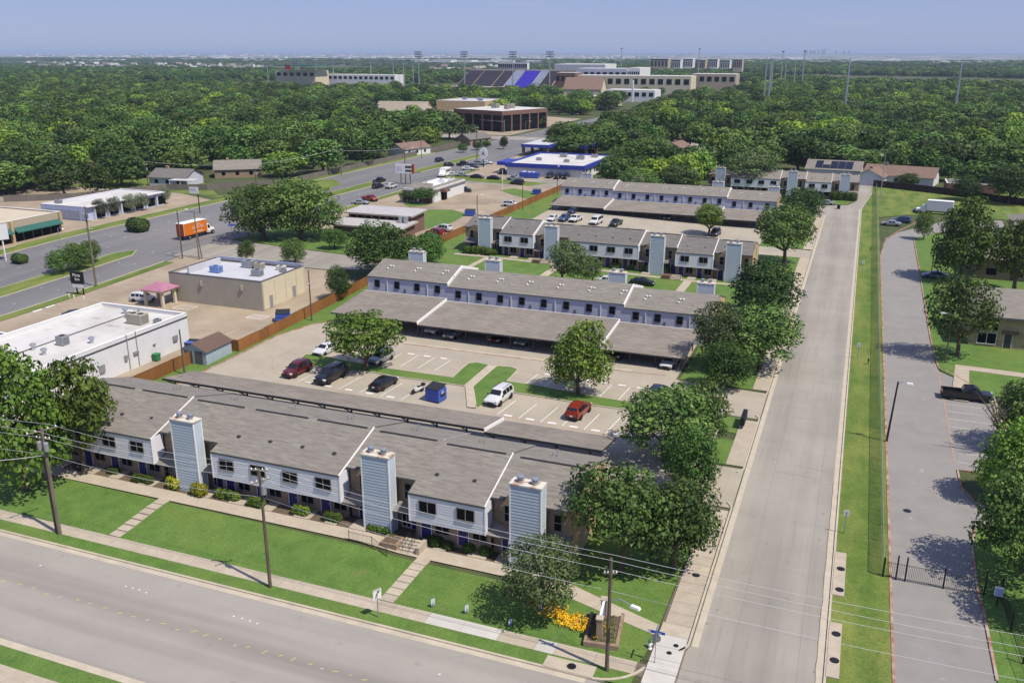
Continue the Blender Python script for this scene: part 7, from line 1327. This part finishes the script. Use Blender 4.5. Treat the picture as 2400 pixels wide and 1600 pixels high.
# mailboxes
p = GT(1738, 1008); t = thing('mailbox_cluster', 'black cluster mailboxes on the sidewalk beside the court entrance', 'mailbox', p)
for k in range(3):
    o = MB().box(-.24, .24, k * 1.0, k * 1.0 + .92, .55, 1.55).build('cabinet', M_black, t, False); MB().box(-.08, .08, k * 1.0 + .35, k * 1.0 + .55, 0, .55).build('pedestal', M_black, t, False)
    for j in range(4): MB().box(.24, .255, k * 1.0 + .05, k * 1.0 + .87, .6 + j * .24, .8 + j * .24).build('door', M_plast, o, False)
for px, py, lb in ((1965, 490, 'black wheeled bin in front of the last block'),): p = GT(px, py); t = thing('wheeled_bin', lb, 'bin', p); MB().rbox((0, 0, .1), (.8, .8, 1.0), 0, taper=1.15).build('body', M_black, t, False); MB().rbox((0, 0, 1.1), (.98, .98, .08)).build('lid', M_black, t, False)
p = GT(582, 352); 
t = thing('ice_flag_post', 'small post with a blue canopy on the kerb beside the largest oak', 'sign', GT(544, 548)); MB().tube((0, 0, 0), (0, 0, 2.2), .04, .04, 6).build('post', M_greym, t, False); MB().lathe([(.9, 2.0), (.5, 2.3), (.02, 2.45)], n=10).build('canopy', M_flag, t, False)
p = atdepth(1182, 290, 470); t = thing('traffic_signal', 'traffic signal mast arm over the crossing by the glass office', 'traffic signal', (p.x, p.y, 1.4)); MB().tube((0, 0, 0), (0, 0, 6.5), .14, .12, 8).build('post', M_steel, t, False); MB().tube((0, 0, 5.6), (-14, 0, 6.2), .1, .06, 6).build('mast_arm', M_steel, t, False)
for x in (-5, -10, -13): MB().rbox((x, -.2, 5.3), (.4, .3, 1.1)).build('signal_head', M_black, t, False)
def in_view(x, y, m=90):
    v = Vector((x, y, 5)) - Vector((0, 0, CAM_H)); k = v.dot(_f)
    if k < 20: return False
    px = 1200 + FPX * v.dot(_r) / k
    return -m * 1.0 < px < 2400 + m
rg = np.random.default_rng(21); wood = []; far = []
def sparse(x, y): return any(a < x < b and c < y < d for a, b, c, d in SPARSE)
def scatter(y0, y1, step, out, keep=1.0):
    y = y0
    while y < y1:
        x = -1.35 * y - 20
        while x < .26 * y + 40:
            qx, qy = x + rg.uniform(-.46, .46) * step, y + rg.uniform(-.46, .46) * step
            if rg.random() < keep * (.4 if sparse(qx, qy) else 1) and in_view(qx, qy) and wood_ok(qx, qy): out.append((qx, qy))
            x += step
        y += step * .93
scatter(150, 1000, 12.2, wood, .95); wood.sort(key=lambda p: p[0] ** 2 + p[1] ** 2)
wk = [0, 1, 2, 1, 4, 0, 5, 3, 2, 4, 1, 3, 0, 2, 6]
def zone(x, y): return 'left of the wide road' if x < -140 else 'right of the wide road beyond the courts'
DESC = {0: 'mid-green round-crowned tree', 1: 'dark green round-crowned tree', 2: 'spreading mid-green tree', 3: 'bright green tall tree', 4: 'dark green flat-topped tree', 5: 'grey-green tree', 6: 'lime green tree'}
def dims(): return rg.uniform(5.2, 10.4), rg.uniform(7.5, 14.5)
n_ind = 285
cnt = {}
for i, (x, y) in enumerate(sorted(wood[:n_ind], key=lambda q: PX((q[0], q[1], 5))[0])):
    k = wk[int(rg.integers(len(wk)))]; r, h = dims(); zn = 'left wood' if x < -140 else 'right wood'; cnt[k, zn] = cnt.get((k, zn), 0) + 1
    spawn(KITS['w%d' % k], 'wood_tree', DESC[k] + ', %s of its kind from the left in the near %s' % (nth(cnt[k, zn]), zn), 'tree', (x, y, T(x, y)), rg.uniform(0, 6.28), (r / 5, r / 5, h / 10), 'trees of the wood ' + zone(x, y))
def scatter_object(name, label, pts, keys, dfun):
    """one object for the mass of trees behind: geometry nodes put the tree meshes on points"""
    src = bpy.data.collections.new(name + '_kinds')
    for i, k in enumerate(keys):
        bmj = bmesh.new(); bmj.from_mesh(KITS[k][1][1]); nf = len(bmj.faces); bmj.from_mesh(KITS[k][0][1])
        bmj.faces.ensure_lookup_table()
        for f in bmj.faces[nf:]: f.material_index = 1
        mj = bpy.data.meshes.new('%s_%02d' % (name, i)); bmj.to_mesh(mj); bmj.free(); mj.materials.clear(); mj.materials.append(KITS[k][1][1].materials[0]); mj.materials.append(M_bark)
        src.objects.link(bpy.data.objects.new('%s_%02d' % (name, i), mj))
    n = len(pts); P = np.zeros((n, 3), np.float32); Sc = np.zeros((n, 3), np.float32); Ro = np.zeros((n, 3), np.float32); Kd = np.zeros(n, np.int32)
    for i, (x, y) in enumerate(pts):
        r, h = dfun(x, y); P[i] = (x, y, T(x, y)); Sc[i] = (r / 5, r / 5, h / 10); Ro[i, 2] = rg.uniform(0, 6.28); Kd[i] = rg.integers(len(keys))
    me = bpy.data.meshes.new(name); me.vertices.add(n); me.vertices.foreach_set('co', P.ravel())
    for an, ty, ar, key in (('scl', 'FLOAT_VECTOR', Sc, 'vector'), ('rot', 'FLOAT_VECTOR', Ro, 'vector'), ('kind', 'INT', Kd, 'value')):
        a = me.attributes.new(an, ty, 'POINT'); a.data.foreach_set(key, ar.ravel())
    o = link(name, me); tag(o, label, 'woodland', kind='stuff')
    ng = bpy.data.node_groups.new(name, 'GeometryNodeTree'); ng.interface.new_socket('Geometry', in_out='INPUT', socket_type='NodeSocketGeometry'); ng.interface.new_socket('Geometry', in_out='OUTPUT', socket_type='NodeSocketGeometry')
    N, L = ng.nodes, ng.links; gi, go = N.new('NodeGroupInput'), N.new('NodeGroupOutput'); ci = N.new('GeometryNodeCollectionInfo'); ci.inputs[0].default_value = src; ci.inputs[1].default_value = True; ci.inputs[2].default_value = True
    ip = N.new('GeometryNodeInstanceOnPoints'); ip.inputs['Pick Instance'].default_value = True; L.new(gi.outputs[0], ip.inputs['Points']); L.new(ci.outputs[0], ip.inputs['Instance'])
    for an, ty, sock in (('scl', 'FLOAT_VECTOR', 'Scale'), ('rot', 'FLOAT_VECTOR', 'Rotation'), ('kind', 'INT', 'Instance Index')):
        na = N.new('GeometryNodeInputNamedAttribute'); na.data_type = ty; na.inputs[0].default_value = an; s = [q for q in na.outputs if q.enabled and q.name == 'Attribute'][0]
        L.new(s, ip.inputs[sock])
    L.new(ip.outputs[0], go.inputs[0]); md = o.modifiers.new('scatter', 'NODES'); md.node_group = ng; return o
scatter_object('woodland', 'dense green woodland behind the nearer trees, reaching past the stadium', wood[n_ind:], ['w0', 'w1', 'w2', 'w1', 'w3', 'w4', 'w0', 'w5', 'w6'], lambda x, y: tuple(v * (.65 if sparse(x, y) else 1) for v in dims()))
scatter(1000, 2300, 15.5, far, .93); scatter(2300, 4200, 30, far, .9)
far = [(x, y) for x, y in far if not (math.sin(x * .004 + 1.3) + math.sin(y * .005 + x * .002) > 1.25)]
scatter_object('far_woodland', 'distant dark woodland below the horizon', far, ['f0', 'f1', 'f3', 'f1', 'f2'], lambda x, y: (rg.uniform(7.5, 11) * (1 if y < 2300 else 1.9) * (.6 if sparse(x, y) else 1), rg.uniform(8, 13) * (.55 if sparse(x, y) else 1)))
# ------------------------------------------------------------------ the air between
hz = MB().box(-62000, 62000, -4000, 82000, -3.0, 75.0).build('haze', None) if False else None
mh = bpy.data.materials.new('haze'); mh.use_nodes = True; nn = mh.node_tree.nodes; nn.remove(nn["Principled BSDF"])
pv = nn.new("ShaderNodeVolumePrincipled"); pv.inputs['Color'].default_value = (.62, .76, 1.0, 1); pv.inputs['Density'].default_value = 0.00008; pv.inputs['Anisotropy'].default_value = 0.0
mh.node_tree.links.new(pv.outputs[0], nn["Material Output"].inputs['Volume'])
hz = MB().box(-62000, 62000, -4000, 82000, -3.0, 90.0).build('haze', mh); tag(hz, 'pale blue haze lying over the distant plain', 'haze', kind='stuff')
S.cycles.volume_step_rate = 10
